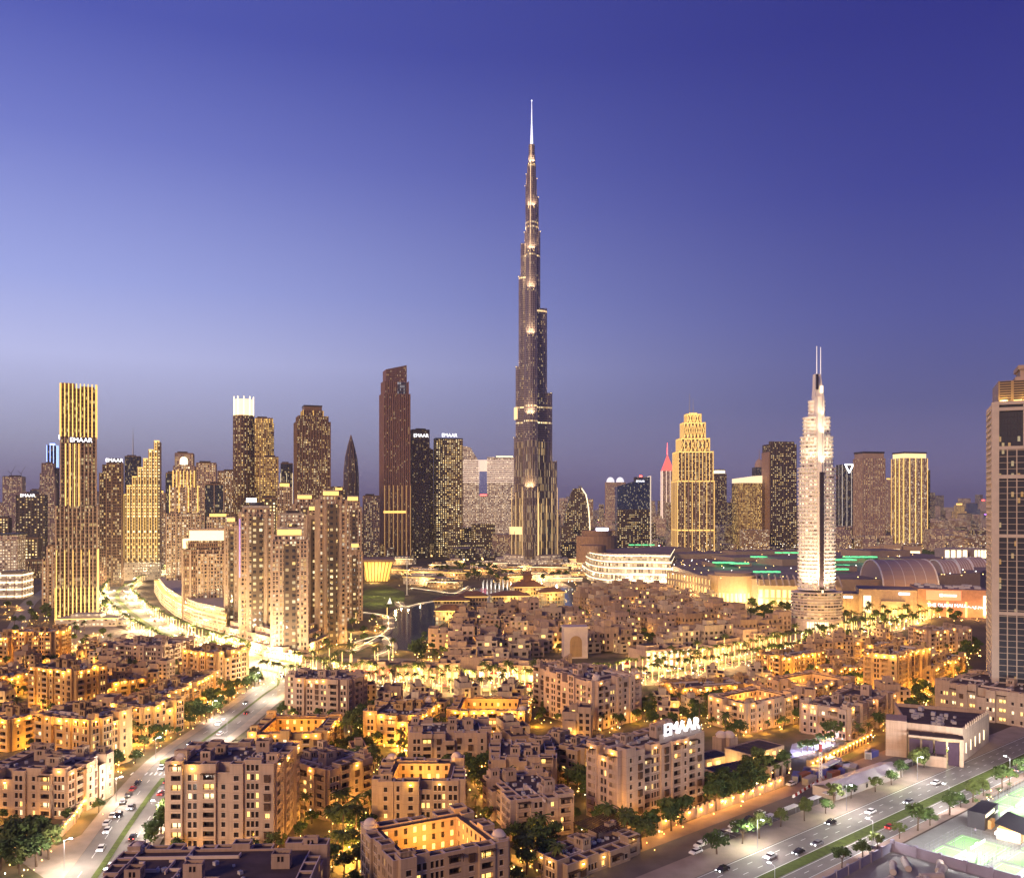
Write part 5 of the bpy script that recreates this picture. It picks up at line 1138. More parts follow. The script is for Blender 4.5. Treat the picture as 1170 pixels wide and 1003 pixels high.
def plant_all():
    G = sorted(WAITG, key=lambda p: p[1])
    for g in G[:285]: lamp_one(*g)
    gb = MB()
    for g in G[285:]: gb.tube((g[0],g[1],0),(g[0],g[1],1.3),.06,.05,5,1); gb.cyl(g[0],g[1],.2,1.3,1.7,8)
    if gb.f: tag(gb.build('far_garden_lamps', [LAMPY, STEEL]), kind='stuff')
    for pal in (False, True):
        L = sorted([p for p in WAIT if ('palm' in p[2]) == pal], key=lambda p: p[1]/p[5])
        for p in L[:285]: plant_one(*p)
        if len(L) > 285:
            tb, cb = MB(), MB()
            for (x,y,kind,lab,gr,sc) in L[285:]:
                t, c = (TREES if kind == 'tree' else PALMS if kind == 'palm' else LPALMS)[RT.randrange(2)]; q = RT.uniform(0,6.3); cq, sq = cos(q)*sc, sin(q)*sc
                for me, mb, k in ((t,tb,1 if kind == 'lpalm' else 0),(c,cb,0)):
                    vs = [v.co for v in me.vertices]
                    for f in me.polygons: mb.face([(x+vs[i].x*cq-vs[i].y*sq, y+vs[i].x*sq+vs[i].y*cq, vs[i].z*sc) for i in f.vertices], k)
            tag(tb.build('far_palm_trunks' if pal else 'far_trunks', [BARK, LPALMS[0][0].materials[0]]), kind='stuff'); tag(cb.build('far_palm_foliage' if pal else 'far_foliage', LEAF[0]), kind='stuff')
def plant_one(x, y, kind, label, group, sc=1.0):
    key = (kind, RT.randrange(6 if kind == 'tree' else (3 if kind == 'palm' else 2)))
    name = 'palm_tree' if 'palm' in kind else 'tree'
    t, c = (TREES if kind == 'tree' else PALMS if kind == 'palm' else LPALMS)[key[1]]
    o = empty(name, x, y, 0, RT.uniform(0,6.3), label, 'palm' if 'palm' in kind else 'tree', group)
    s = sc*RT.uniform(.85,1.15); o.scale = (s,s,s*RT.uniform(.92,1.08)); put('trunk', t, o); put('crown', c, o); return o
BLK = []   # footprints of the blocks, kept free of trees
for o in COL.objects:
    if o.name.startswith(('apartment_block','podium','house')) and o.parent is None:
        xs = [v for ch in (o.children if o.type == 'EMPTY' else [o]) if ch.name.startswith(('wall','house')) and ch.type == 'MESH' for v in (ch.bound_box[0], ch.bound_box[6])]
        if xs: BLK.append((o.matrix_basis.inverted(), min(v[0] for v in xs)-1.2, max(v[0] for v in xs)+1.2, min(v[1] for v in xs)-1.2, max(v[1] for v in xs)+1.2))
def free(x, y):
    for (M, a, b_, c, d) in BLK:
        p = M @ Vector((x,y,0))
        if a < p.x < b_ and c < p.y < d: return False
    for p in LR:
        if hypot(p[0]-x, p[1]-y) < 10.5: return False
    return True
def grove(px, n, kinds, label, group, sc=1.0, lights=0, lc=(1,.52,.10), lw=160, seed=1):
    n = max(3, int(n*.95)); sc *= 1.36; lw *= 2.6
    global RT
    RT = random.Random(seed); P = [gp(*p) for p in px]; k = 0; t = 0; pts = []
    while k < n and t < n*40:
        t += 1; x, y = RT.uniform(min(p[0] for p in P), max(p[0] for p in P)), RT.uniform(min(p[1] for p in P), max(p[1] for p in P))
        if not inpoly(x, y, P) or not free(x, y) or any(hypot(x-a, y-b_) < 2.6*sc for a, b_ in pts): continue
        pts.append((x,y)); kd = RT.choice(kinds)
        plant(x, y, kd, ('%s palm ' if 'palm' in kd else '%s leafy tree ') % ('lit' if kd == 'lpalm' else 'dark')+label, ('palms ' if 'palm' in kd else 'trees ')+group, sc); k += 1
    for j in range(lights):
        for _ in range(30):
            x, y = RT.uniform(min(p[0] for p in P), max(p[0] for p in P)), RT.uniform(min(p[1] for p in P), max(p[1] for p in P))
            if inpoly(x, y, P) and free(x, y):
                garden_lamp(x, y, 'small glowing garden lamp '+label, 'garden lamps '+group, lw, lc); break
_gl = []
WAITG = []
def garden_lamp(x, y, label, group, w, c):
    WAITG.append((x, y, label, group))
    if w: point(x+.3, y-.3, 2.0, w*RT.uniform(.6,1.5), c, .25)
def lamp_one(x, y, label, group):
    if not _gl:
        b = MB(); b.tube((0,0,0),(0,0,1.3),.06,.05,5); r = b.build('garden_lamp', STEEL); q = MB(); q.cyl(0,0,.2,1.3,1.7,8); q.build('lamp_shade', LAMPY, r); _gl.append(r); o = r
    else: o = copy_tree(_gl[0])
    o.location = (x,y,0); tag(o, label, 'garden lamp', group)
def infill(px, step, label, group, seed):
    P = [gp(*p) for p in px]; R = random.Random(seed); n = 0; x0, x1 = min(p[0] for p in P), max(p[0] for p in P); y0, y1 = min(p[1] for p in P), max(p[1] for p in P)
    for _ in range(600):
        x, y = R.uniform(x0,x1), R.uniform(y0,y1); ang = R.choice((0,.3,-.2))
        if not inpoly(x, y, P): continue
        pts = [(x+u*13*cos(ang)-v*12*sin(ang), y+u*13*sin(ang)+v*12*cos(ang)) for u in (-.15,.5,1.1) for v in (-.25,.5,1.1)]
        if any(not free(*q) for q in pts) or rc_t(x, y) < 60 and x > 30 and y < 420: continue
        hw, hr = R.choice(HV); o = put('house', hw, None, (x,y,0), ang, (1,1,R.uniform(.8,1.1))); tag(o, label, 'house', group); put('roof', hr, o); n += 1
        v = o.data.vertices; b_ = [q.co for q in v]; BLK.append((o.matrix_basis.inverted(), min(q.x for q in b_)-1.2, max(q.x for q in b_)+1.2, min(q.y for q in b_)-1.2, max(q.y for q in b_)+1.2))
        point(x+6*cos(ang), y-4.5, 3, 700, (1,.52,.08), .3)
    return n
print('INFILL', infill([(-20,855),(115,850),(215,790),(205,745),(-20,745)], 14, 'small flat roofed annex house between the golden blocks left of the left road', 'annex houses in the left quarter', 61),
 infill([(395,880),(640,905),(650,850),(640,800),(400,800)], 14, 'small flat roofed annex house between the courtyard blocks at lower centre', 'annex houses at lower centre', 62),
 infill([(735,830),(940,850),(1060,795),(1090,740),(990,728),(880,765),(760,790)], 14, 'small flat roofed annex house between the golden blocks on the right', 'annex houses on the right', 63))
T4 = ['tree','tree','tree','palm']
grove([(480,757),(650,745),(650,722),(600,704),(520,708),(482,728)], 46, T4, 'among the houses of the lake island', 'on the lake island', sc=.8, lights=16, seed=51, lw=700)
grove([(380,1003),(425,1003),(425,940),(420,900),(385,925),(378,960)], 26, ['palm','tree'], 'in the golden garden left of the bottom centre courtyard block', 'left of the bottom courtyard block', lights=16, seed=1, lw=520)
grove([(395,905),(428,890),(428,858),(400,850),(380,870)], 16, ['palm','tree'], 'in the garden beside the upper courtyard block', 'beside the upper courtyard block', lights=9, seed=2, lw=520)
grove([(395,845),(460,862),(470,880),(525,885),(535,850),(425,845)], 14, T4, 'in the garden behind the upper courtyard block', 'behind the upper courtyard block', lights=8, seed=3, lw=480)
grove([(530,880),(560,925),(585,955),(600,1000),(640,1000),(628,955),(590,935),(560,870)], 30, T4, 'along the lit garden walk at lower centre', 'along the lower centre walk', lights=14, seed=4, lw=420)
grove([(655,900),(690,960),(745,975),(720,955),(690,935),(690,900),(665,870)], 20, T4, 'in the garden left of the block with roof letters', 'left of the block with roof letters', lights=8, seed=5, lw=380)
grove([(735,965),(800,935),(870,905),(900,885),(870,880),(805,905),(800,925),(740,952)], 26, ['tree'], 'between the block with roof letters and the road wall', 'behind the road wall', sc=1.15, lights=14, seed=6, lw=140)
grove([(735,830),(800,835),(840,850),(860,835),(815,800),(760,795),(735,810)], 30, ['tree','tree','palm'], 'in the golden park behind the roof letters', 'in the park behind the roof letters', lights=16, seed=7, lw=300)
grove([(908,830),(940,845),(960,850),(965,838),(938,815),(912,815)], 14, ['tree'], 'near the blue lit garden on the right', 'near the blue lit garden', lights=3, seed=8)
grove([(1000,840),(1050,815),(1075,800),(1060,790),(1020,805)], 14, ['tree'], 'behind the large beige hall on the right', 'behind the large beige hall', lights=8, seed=9)
grove([(945,795),(1000,785),(1000,765),(960,775)], 10, T4, 'between the golden blocks on the right', 'between the right golden blocks', lights=6, seed=10, lw=350)
grove([(1060,795),(1075,775),(1105,760),(1120,745),(1112,735),(1080,765),(1062,785)], 12, ['tree'], 'left of the white grid tower', 'left of the white grid tower', sc=1.15, lights=3, seed=11)
grove([(120,885),(195,845),(255,810),(300,782),(290,775),(240,800),(180,838),(120,860)], 34, ['tree'], 'on the verge along the left road', 'on the left road verge', sc=.95, lights=12, seed=12, lw=160)
grove([(88,925),(140,875),(118,865),(88,890)], 14, ['tree'], 'beside the lamp lined garden wall', 'beside the garden wall', lights=6, seed=13)
grove([(0,1003),(30,1003),(60,985),(40,968),(0,965)], 12, ['tree'], 'on the dark green in the bottom left corner', 'in the bottom left corner', sc=1.25, seed=14)
grove([(150,1003),(180,960),(196,925),(192,905),(175,925),(140,985)], 18, ['tree'], 'right of the left road beside the nine storey block', 'right of the left road', lights=1, seed=15)
grove([(225,825),(270,835),(285,815),(320,785),(300,792)], 12, ['tree'], 'right of the left road near its bend', 'near the bend of the left road', lights=3, seed=16)
grove([(392,840),(415,840),(415,800),(398,800)], 12, ['tree'], 'between the pink block and the golden courtyard blocks', 'between pink and golden blocks', sc=1.15, lights=4, seed=17)
grove([(0,850),(45,855),(45,835),(10,815),(0,815)], 12, T4, 'in the golden courtyard at the left edge', 'in the left edge courtyard', lights=14, seed=18, lw=420)
grove([(125,860),(185,845),(165,842),(128,845)], 8, ['palm'], 'in the bright forecourt by the left road', 'in the left forecourt', lights=10, seed=19, lw=420)
grove([(110,775),(205,760),(210,745),(190,760),(110,770)], 8, ['tree'], 'behind the golden corner block', 'behind the golden corner block', lights=4, seed=20)
grove([(320,800),(445,758),(470,752),(470,742),(360,755)], 14, ['lpalm'], 'by the bend of the plaza road', 'by the plaza bend', sc=1.15, lights=8, seed=21, lw=600)
grove([(450,782),(640,790),(640,780),(450,772)], 16, ['lpalm'], 'in the bright central plaza', 'in the central plaza', sc=1.05, lights=14, seed=22, lw=450)
grove([(760,775),(900,748),(1000,725),(990,712),(880,735),(740,765)], 34, ['lpalm','tree'], 'along the bright plaza road on the right', 'along the right plaza road', sc=1.05, lights=22, seed=23, lw=650)
grove([(955,722),(1060,712),(1050,690),(960,698)], 26, ['tree','lpalm'], 'on the glowing forecourt of the mall', 'on the mall forecourt', sc=1.2, lights=20, seed=24, lw=900)
grove([(850,715),(900,720),(905,700),(860,690)], 20, ['tree'], 'beside the round base of the white tower', 'beside the white tower base', sc=1.3, lights=6, seed=25, lw=700)
grove([(494,668),(560,664),(570,652),(520,648),(495,655)], 26, ['tree'], 'in the park left of the tallest tower', 'in the park by the tallest tower', sc=1.6, lights=8, seed=26, lw=1200)
grove([(560,668),(655,668),(655,660),(560,658)], 18, ['tree'], 'in front of the tallest tower', 'before the tallest tower', sc=1.5, lights=8, seed=27, lw=1600)
grove([(474,756),(486,756),(484,738),(476,744)], 4, ['tree'], 'on the slope between lake and island houses', 'on the lake slope', sc=1.6, seed=28)
grove([(660,748),(760,735),(860,735),(880,715),(720,690),(660,690)], 70, ['tree'], 'among the houses before the mall', 'among the houses before the mall', sc=.8, lights=24, seed=29, lw=700)
grove([(1000,718),(1130,712),(1130,702),(1000,706)], 14, ['tree'], 'below the orange mall front', 'below the orange mall front', sc=1.1, lights=6, seed=30, lw=900)
grove([(70,712),(125,712),(128,700),(118,690),(70,708)], 10, ['tree'], 'at the foot of the gold striped tower', 'at the gold striped tower', sc=1.1, lights=4, seed=31, lw=700)
grove([(0,735),(62,735),(62,700),(0,690)], 16, ['tree'], 'beside the side street at the left edge', 'beside the left side street', sc=1.1, lights=9, seed=41, lw=900)
grove([(335,745),(440,735),(445,705),(415,700),(340,735)], 22, ['lpalm','tree'], 'on the promenade right of the lakeside towers', 'on the promenade by the lakeside towers', sc=1.0, lights=12, seed=42, lw=1500)
grove([(190,745),(245,755),(300,750),(250,735)], 12, ['tree','lpalm'], 'where the boulevard meets the plaza', 'at the boulevard mouth', sc=1.0, lights=8, seed=43, lw=1200)
grove([(66,722),(118,722),(200,748),(185,762),(118,768),(66,745)], 18, ['tree','palm'], 'on the forecourt before the gold striped tower', 'on the gold striped tower forecourt', sc=.9, lights=14, seed=44, lw=900)
def zone(x, y):
    px, py = CX+x*F/y, HY+H*F/y
    if px < 262 and py < 985 and px < 300-(py-770)*.9: return 'among the golden blocks left of the left road'
    if px < 405: return 'among the blocks round the nine storey pink block'
    if px < 655: return 'among the courtyard blocks at lower centre' if py > 832 else 'among the golden blocks before the bright plaza'
    if px < 815: return 'round the block with roof letters and pink hotel'
    return 'among the golden blocks on the right'
RZ = random.Random(99)
for o in [q for q in COL.objects if q.name.startswith('apartment_block') and q.parent is None]:
    xs = [v for ch in o.children if ch.name.startswith('wall') and ch.name[:9] != 'wall_lamp' for v in ch.bound_box]
    if not xs: continue
    w_, d_ = max(v[0] for v in xs), max(v[1] for v in xs); M = o.matrix_basis
    per = [(u, -RZ.uniform(3,5.5)) for u in [RZ.uniform(-2,w_+2) for _ in range(int(w_/4.2))]]+[(w_+RZ.uniform(3,5.5), u) for u in [RZ.uniform(0,d_) for _ in range(int(d_/6))]]+[(-RZ.uniform(3,5.5), u) for u in [RZ.uniform(0,d_) for _ in range(int(d_/6))]]
    for (u, v) in per:
        p = M @ Vector((u,v,0))
        if p.y < 190 or not free(p.x, p.y) or any(hypot(q[0]-p.x, q[1]-p.y) < 3.4 for q in WAIT): continue
        r_ = rc_t(p.x, p.y)
        if r_ < 43 and p.x > 30 and p.y < 400: continue
        kd = RZ.choice(('tree','tree','palm')); z_ = zone(p.x, p.y)
        plant(p.x, p.y, kd, ('dark palm ' if kd == 'palm' else 'dark leafy tree ')+z_, ('palms ' if kd == 'palm' else 'trees ')+z_, RZ.uniform(.75,1.2))
        if RZ.random() < .16: garden_lamp(p.x-1.6, p.y-1.6, 'small glowing garden lamp '+z_, 'garden lamps '+z_, 420, (1,.50,.09))
for i in range(2, len(PR)-2):
    a, c = PR[i], PR[i+1]; n = hypot(c[0]-a[0], c[1]-a[1])
    for sg_ in (-1,1):
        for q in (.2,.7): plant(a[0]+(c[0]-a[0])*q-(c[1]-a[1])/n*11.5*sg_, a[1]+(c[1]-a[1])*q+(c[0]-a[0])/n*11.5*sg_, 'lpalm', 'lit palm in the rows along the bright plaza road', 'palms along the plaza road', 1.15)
KP = random.Random(23)
for i in range(16):
    px = 452+i*12.5+KP.uniform(-3,3) if i < 14 else 690+(i-14)*25; py = 783+KP.uniform(-2,2) if i < 14 else 777-(i-14)*5; x, y = gp(px, py-9 if i%2 else py+8)
    o = empty('market_kiosk', x, y, 0, KP.uniform(-.2,.2), 'tiny lit market kiosk with pointed awning on the bright plaza', 'kiosk', 'market kiosks on the plaza')
    b = MB(); b.box(-2,2,-1.5,1.5,0,2.6); b.build('wall', SAND2, o); b = MB(); b.prism([(-2.6,-2.2),(2.6,-2.2),(2.6,2.2),(-2.6,2.2)],2.6,4,0,0,True,True,0,[(-.2,-.1),(.2,-.1),(.2,.1),(-.2,.1)]); b.build('awning', (CARM_RED if i%3 == 0 else WHITE), o)
    b = MB(); b.box(-1.7,1.7,-1.56,-1.51,.9,2.3); b.build('lit_counter', PANEL, o)
for k, (i0, i1, s, lab) in enumerate(((6,44,15.5,'on the outer side of the curved boulevard'),(6,44,-15.5,'on the inner side of the curved boulevard'))):
    for i in range(i0, i1):
        a, c = BV[i], BV[i+1]; n = hypot(c[0]-a[0], c[1]-a[1])
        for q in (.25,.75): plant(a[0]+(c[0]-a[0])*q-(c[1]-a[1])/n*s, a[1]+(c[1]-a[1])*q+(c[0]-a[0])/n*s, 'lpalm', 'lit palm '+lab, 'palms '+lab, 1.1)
        if i % 2 == k: garden_lamp(a[0]-(c[1]-a[1])/n*s*1.1, a[1]+(c[0]-a[0])/n*s*1.1, 'small glowing lamp under the palms '+lab, 'lamps '+lab, 5000, (1,.64,.2))
R5 = random.Random(5)
for i in range(17):
    x, y = rc(-40+i*11+R5.uniform(-2,2), 17.5+R5.uniform(-1,2)); lit = i in (1,5,9,13)
    if lit: point(x+1, y-3.2, 6, 1600, (.95,1,.6), .3)
    plant(x, y, 'tree', ('bright green lamplit street tree' if lit else 'dark street tree')+' on the pavement north of the right road', ('lamplit' if lit else 'dark')+' street trees north of the right road', R5.uniform(1.0,1.55))
for i in range(15):
    x, y = rc(-20+i*10.5+R5.uniform(-2,2), -9.8+R5.uniform(-.6,.6)); plant(x, y, 'tree', 'dark street tree between the right road and the floodlit courts', 'street trees south of the right road', R5.uniform(1.0,1.5))

# cars ---------------------------------------------------------------
def car_proto(body, on=False):
    root = empty('parked_car', 0, 0, 0); b = MB()
    prof = [(-2.15,.35),(-2.2,.75),(-2.05,.92),(-1.1,.98),(1.0,.92),(2.0,.78),(2.2,.6),(2.18,.35)]
    for y0, y1 in ((-.88,.88),):
        b.face([(x,y0,z) for x,z in prof]); b.face([(x,y1,z) for x,z in reversed(prof)])
        for i in range(len(prof)-1): (xa,za),(xb,zb_) = prof[i],prof[i+1]; b.face([(xa,y0,za),(xa,y1,za),(xb,y1,zb_),(xb,y0,zb_)])
    b.prism([(-1.15,-.7),(.55,-.7),(.55,.7),(-1.15,.7)],1.36,1.42,0); b.build('body', body, root)
    b = MB(); b.prism([(-1.75,-.8),(1.15,-.8),(1.15,.8),(-1.75,.8)],.93,1.37,0,0,True,False,0,[(-1.15,-.68),(.5,-.68),(.5,.68),(-1.15,.68)]); b.build('window', PANE, root)
    for x in (-1.35,1.35):
        for y in (-.82,.82):
            b = MB(); b.tube((x,y-.1,.32),(x,y+.1,.32),.32,.32,12); wh = b.build('wheel', DARK, root); b = MB(); s_ = .105 if y > 0 else -.105; b.tube((x,y+s_*.8,.32),(x,y+s_*1.1,.32),.19,.19,8); b.build('rim', STEEL, wh)
    for y in (-.62,.62):
        b = MB(); b.box(2.12,2.24,y-.18,y+.18,.58,.72); b.build('headlight', LAMPW if on else WHITE, root)
        b = MB(); b.box(-2.25,-2.14,y-.18,y+.18,.68,.8); b.build('tail_light', REDL if on else emis('red_lens',(.5,.02,.02),.15), root)
    return root
CARM = [('white',plain('white_car_paint',(.75,.75,.75),.25,.03,spec=.6)),('black',plain('black_car_paint',(.02,.02,.022),.2,.1,spec=.6)),('silver',plain('silver_car_paint',(.45,.46,.48),.25,.05,metal=.6)),('red',plain('red_car_paint',(.35,.03,.025),.25,.05,spec=.6))]
_cp = {}
def car(x, y, rz, ci, label, group=None, on=False):
    if (ci,on) not in _cp: _cp[ci,on] = o = car_proto(CARM[ci][1], on)
    else: o = copy_tree(_cp[ci,on])
    o.location = (x,y,.12); o.rotation_euler = (0,0,rz); tag(o, label, 'car', group); o.name = 'car'; return o
def carpx(px, py, rz, ci, label, group=None, on=False): x, y = gp(px,py); return car(x, y, rz, ci, label, group, on)
PL = 'cars parked along the service lane'
for (px,py,ci,lab) in ((800,967,0,'lone white car parked at the lower end of the service lane'),(827,953,2,'silver car nose to tail behind a white one on the service lane'),(839,945,0,'white car in the middle of the service lane row'),(855,938,1,'black car parked in the service lane row'),(868,931,0,'white car at the upper end of the service lane row'),(904,897,0,'white car driving close to the crenellated wall'),(795,975,0,'white car partly hidden by lamplit tree at bottom right')):
    carpx(px, py, RA+pi, ci, lab, PL)
def lr_at(py):
    i = min(range(len(LR)-1), key=lambda k: abs(LR[k][1]-H*F/(py-HY))); a, c = LR[i], LR[i+1]; return a, atan2(c[1]-a[1], c[0]-a[0])
for (py,o_,ci,lab) in ((944,7.2,0,'white car parked on the left kerb of the left road, nearest the camera'),(932,7.2,0,'white car parked second on the left kerb of the left road'),(918,7.2,2,'silver car parked third on the left kerb of the left road'),(911,7.2,1,'dark car parked behind the silver one on the left road'),(899,7.4,3,'red car parked at the far end of the left kerb row'),(893,7.4,1,'black car parked just beyond the red one on the left road'),(938,-7.3,1,'dark car parked under trees on the right kerb of the left road')):
    a, th_ = lr_at(py); car(a[0]-sin(th_)*o_, a[1]+cos(th_)*o_, th_, ci, lab, 'cars parked along the left road')
R6 = random.Random(6)
for i, (py, o_, ci) in enumerate(((975,3.5,0),(925,3.3,2),(880,3.6,0),(850,3.2,1),(828,3.4,0),(806,3.4,2),(960,-3.6,1),(908,-3.4,3),(842,-3.6,0),(815,-3.5,1))):
    a, th_ = lr_at(py); car(a[0]-sin(th_)*o_, a[1]+cos(th_)*o_, th_+(pi if o_ > 0 else 0), ci, '%s car with its lights on driving on the left road, %s' % (CARM[ci][0], ('near bottom edge','by the parked row','at the roundabout','just past the roundabout','half way up','before the bend','right lanes at bottom','right lanes by the zebra','right lanes half way up','right lanes before the bend')[i]), 'cars driving on the left road', True)
for i in range(9):
    t = (7.3,3.9,10.6)[i%3] if i < 5 else (-3.4,-5.9,-3.6)[i%3]; x, y = rc(-30+i*19, t); car(x, y, RA+(pi if t > 0 else 0), (0,2,1,0,2,0,1,3,0)[i], '%s car driving on the right road, %s' % (CARM[(0,2,1,0,2,0,1,3,0)[i]][0], ('bottom end','second from bottom','below the long shed','beside the long shed','before the beige hall','far lanes below the hall','far lanes by the courts','far lanes near the right edge','last one at the right edge')[i]), 'cars driving on the right road', True)
RC = random.Random(17)
for i in range(16):
    t = RC.choice((3.9,7.3,10.6,-3.4,-5.9)); ss = -60+i*13.5+RC.uniform(-3,3); ci = RC.choice((0,1,2,2,3,1))
    if any(abs(ss-(-30+j*19)) < 6 for j in range(9)): continue
    x, y = rc(ss, t); car(x, y, RA+(pi if t > 0 else 0), ci, 'small %s car in the traffic stream of the right road' % CARM[ci][0], '%s traffic on the right road' % CARM[ci][0], True)
for i in range(14):
    py = 990-i*14; o_ = RC.choice((2.6,5.4,-2.6,-5.4)); ci = RC.choice((0,1,2,2,3))
    if any(abs(py-q) < 7 for q in (975,925,880,850,828,806,960,908,842,815)): continue
    a, th_ = lr_at(py); car(a[0]-sin(th_)*o_, a[1]+cos(th_)*o_, th_+(pi if o_ > 0 else 0), ci, 'small %s car in the traffic stream of the left road' % CARM[ci][0], '%s traffic on the left road' % CARM[ci][0], True)
for i in range(64):
    k = R6.randrange(2, len(PR)-3); a, c = PR[k], PR[k+1]; n = hypot(c[0]-a[0], c[1]-a[1]); o_ = R6.choice((-6.6,-3.4,3.4,6.6)); f = R6.random(); ci = R6.choice((0,0,1,2,3))
    car(a[0]+(c[0]-a[0])*f-(c[1]-a[1])/n*o_, a[1]+(c[1]-a[1])*f+(c[0]-a[0])/n*o_, atan2(c[1]-a[1],c[0]-a[0])+(pi if o_ > 0 else 0), ci, 'tiny %s car among the traffic on the bright plaza road' % CARM[ci][0], '%s cars on the plaza road' % CARM[ci][0], True)
for i in range(18):
    k = R6.randrange(4, len(BV)-6); a, c = BV[k], BV[k+1]; n = hypot(c[0]-a[0], c[1]-a[1]); o_ = R6.choice((-9,-5,5,9)); f = R6.random(); ci = R6.choice((0,0,1,2))
    car(a[0]+(c[0]-a[0])*f-(c[1]-a[1])/n*o_, a[1]+(c[1]-a[1])*f+(c[0]-a[0])/n*o_, atan2(c[1]-a[1],c[0]-a[0])+(pi if o_ > 0 else 0), ci, 'tiny %s car among the traffic on the curved boulevard' % CARM[ci][0], '%s cars on the boulevard' % CARM[ci][0], True)
# ------------------------------------------------------------------ lower right: walls, shed, hall, courts
def wall_run(label, pts, h, th=.5, mer=True, lamps=0, m=SAND, lampz=None, arch=False, cat='wall', name='boundary_wall', lw=420):
    root = empty(name, pts[0][0], pts[0][1], 0, 0, label, cat); b = MB(); ox, oy = pts[0]; q = MB()
    for i in range(len(pts)-1):
        (xa,ya),(xb,yb) = pts[i], pts[i+1]; L = hypot(xb-xa,yb-ya); a = atan2(yb-ya,xb-xa); xm, ym = (xa+xb)/2-ox, (ya+yb)/2-oy
        b.obox(xm, ym, a, L+.02*i, th+.01*i, 0, h)
        if mer:
            n = int(L/2.4)
            for k in range(n):
                u = (k+.5)*L/n; b.obox(xa-ox+u*cos(a), ya-oy+u*sin(a), a, 1.2, th*.9, h-.05, h+.7)
        n = max(1, int(L/6))
        for k in range(n+1):
            u = k*L/n; b.obox(xa-ox+u*cos(a), ya-oy+u*sin(a), a, .9, th+.5, 0, h+.35)
        if arch:
            n = int(L/3.2)
            for k in range(n):
                u = (k+.5)*L/n; ax, ay = xa-ox+u*cos(a)+(th/2+.02)*sin(a), ya-oy+u*sin(a)-(th/2+.02)*cos(a)
                q.obox(ax, ay, a, 1.5, .12, .6, h-1.1); q.cyl(ax, ay, .01, h-1.1, h-1.09, 4)
    b.build('wall', m, root)
    if arch: q.build('arch_recess', WOOD, root)
    tot = sum(hypot(pts[i+1][0]-pts[i][0], pts[i+1][1]-pts[i][1]) for i in range(len(pts)-1))
    for j in range(lamps):
        u = (j+.5)*tot/lamps; i = 0
        while i < len(pts)-2 and u > hypot(pts[i+1][0]-pts[i][0], pts[i+1][1]-pts[i][1]): u -= hypot(pts[i+1][0]-pts[i][0], pts[i+1][1]-pts[i][1]); i += 1
        (xa,ya),(xb,yb) = pts[i], pts[i+1]; a = atan2(yb-ya,xb-xa); x, y = xa+u*cos(a), ya+u*sin(a); z = (lampz or h-.5)
        put('wall_lamp', WLAMP, root, (x-ox+(th/2+.3)*sin(a), y-oy-(th/2+.3)*cos(a), z), a)
        point(x+1.1*sin(a), y-1.1*cos(a), z, lw, (1,.48,.09), .25)
    return root
wall_run('long sand coloured wall with merlons and lamps along the service lane', [rc(-38,42),rc(5,41.5),rc(30,42)], 3.2, lamps=12)
wall_run('lower golden arcade wall with round arches left of the construction yard', [rc(52,45),rc(80,48),rc(112,52)], 4.2, .8, False, 16, SAND3, 3.2, True, 'arcade wall', lw=600)
wall_run('retaining wall with a row of bright lamps below the corner block at lower left', [(-170,262),gp(64,962),gp(84,941),gp(120,883)], 3.6, .6, False, 30, SAND, 3.4, name='retaining_wall', lw=480)
wall_run('sand garden wall with lamps between the terrace of flats and the left road', [gp(132,852),gp(168,852),gp(214,822),gp(262,796)], 2.6, .5, False, 22, SAND3, 2.3, name='garden_wall', lw=420)
wall_run('smooth beige wall in front of the large beige hall', [rc(112,24),rc(152,30)], 3, .5, False, 0, SAND2)
# gate building bottom centre
block('low gatehouse with merlons and dark wooden pergola at bottom centre', gp(643,1008), gp(728,976), 5, 10, world=True, wm='s', seed=901, lamps=5, huts=1, name='gatehouse', cat='gatehouse', winmax=20, lampw=420)
b = MB(); root = empty('pergola', *gp(690,965), 0, RA-.05, 'dark slatted pergola canopy beside the gatehouse', 'pergola')
for i in range(16): b.box(-7+i*.95,-6.6+i*.95,-5,6,6.4,6.6)
b.build('slats', WOOD, root)
for x in (-6.8,6.9):
    for y in (-4.6,5.5):
        b = MB(); b.box(x-.2,x+.2,y-.2,y+.2,0,6.4); b.build('post', WOOD, root)
x, y = gp(700,962); root = empty('garden_pavilion', x, y, 0, RA, 'small domed pavilion between gatehouse and block with roof letters', 'pavilion')
b = MB(); b.box(-2.5,2.5,-2.5,2.5,0,4.2); b.box(-3,3,-3,3,4.2,4.7); b.build('wall', SAND2, root); put('dome', DOME, root, (0,0,4.7), 0, (1.6,1.6,1.3))
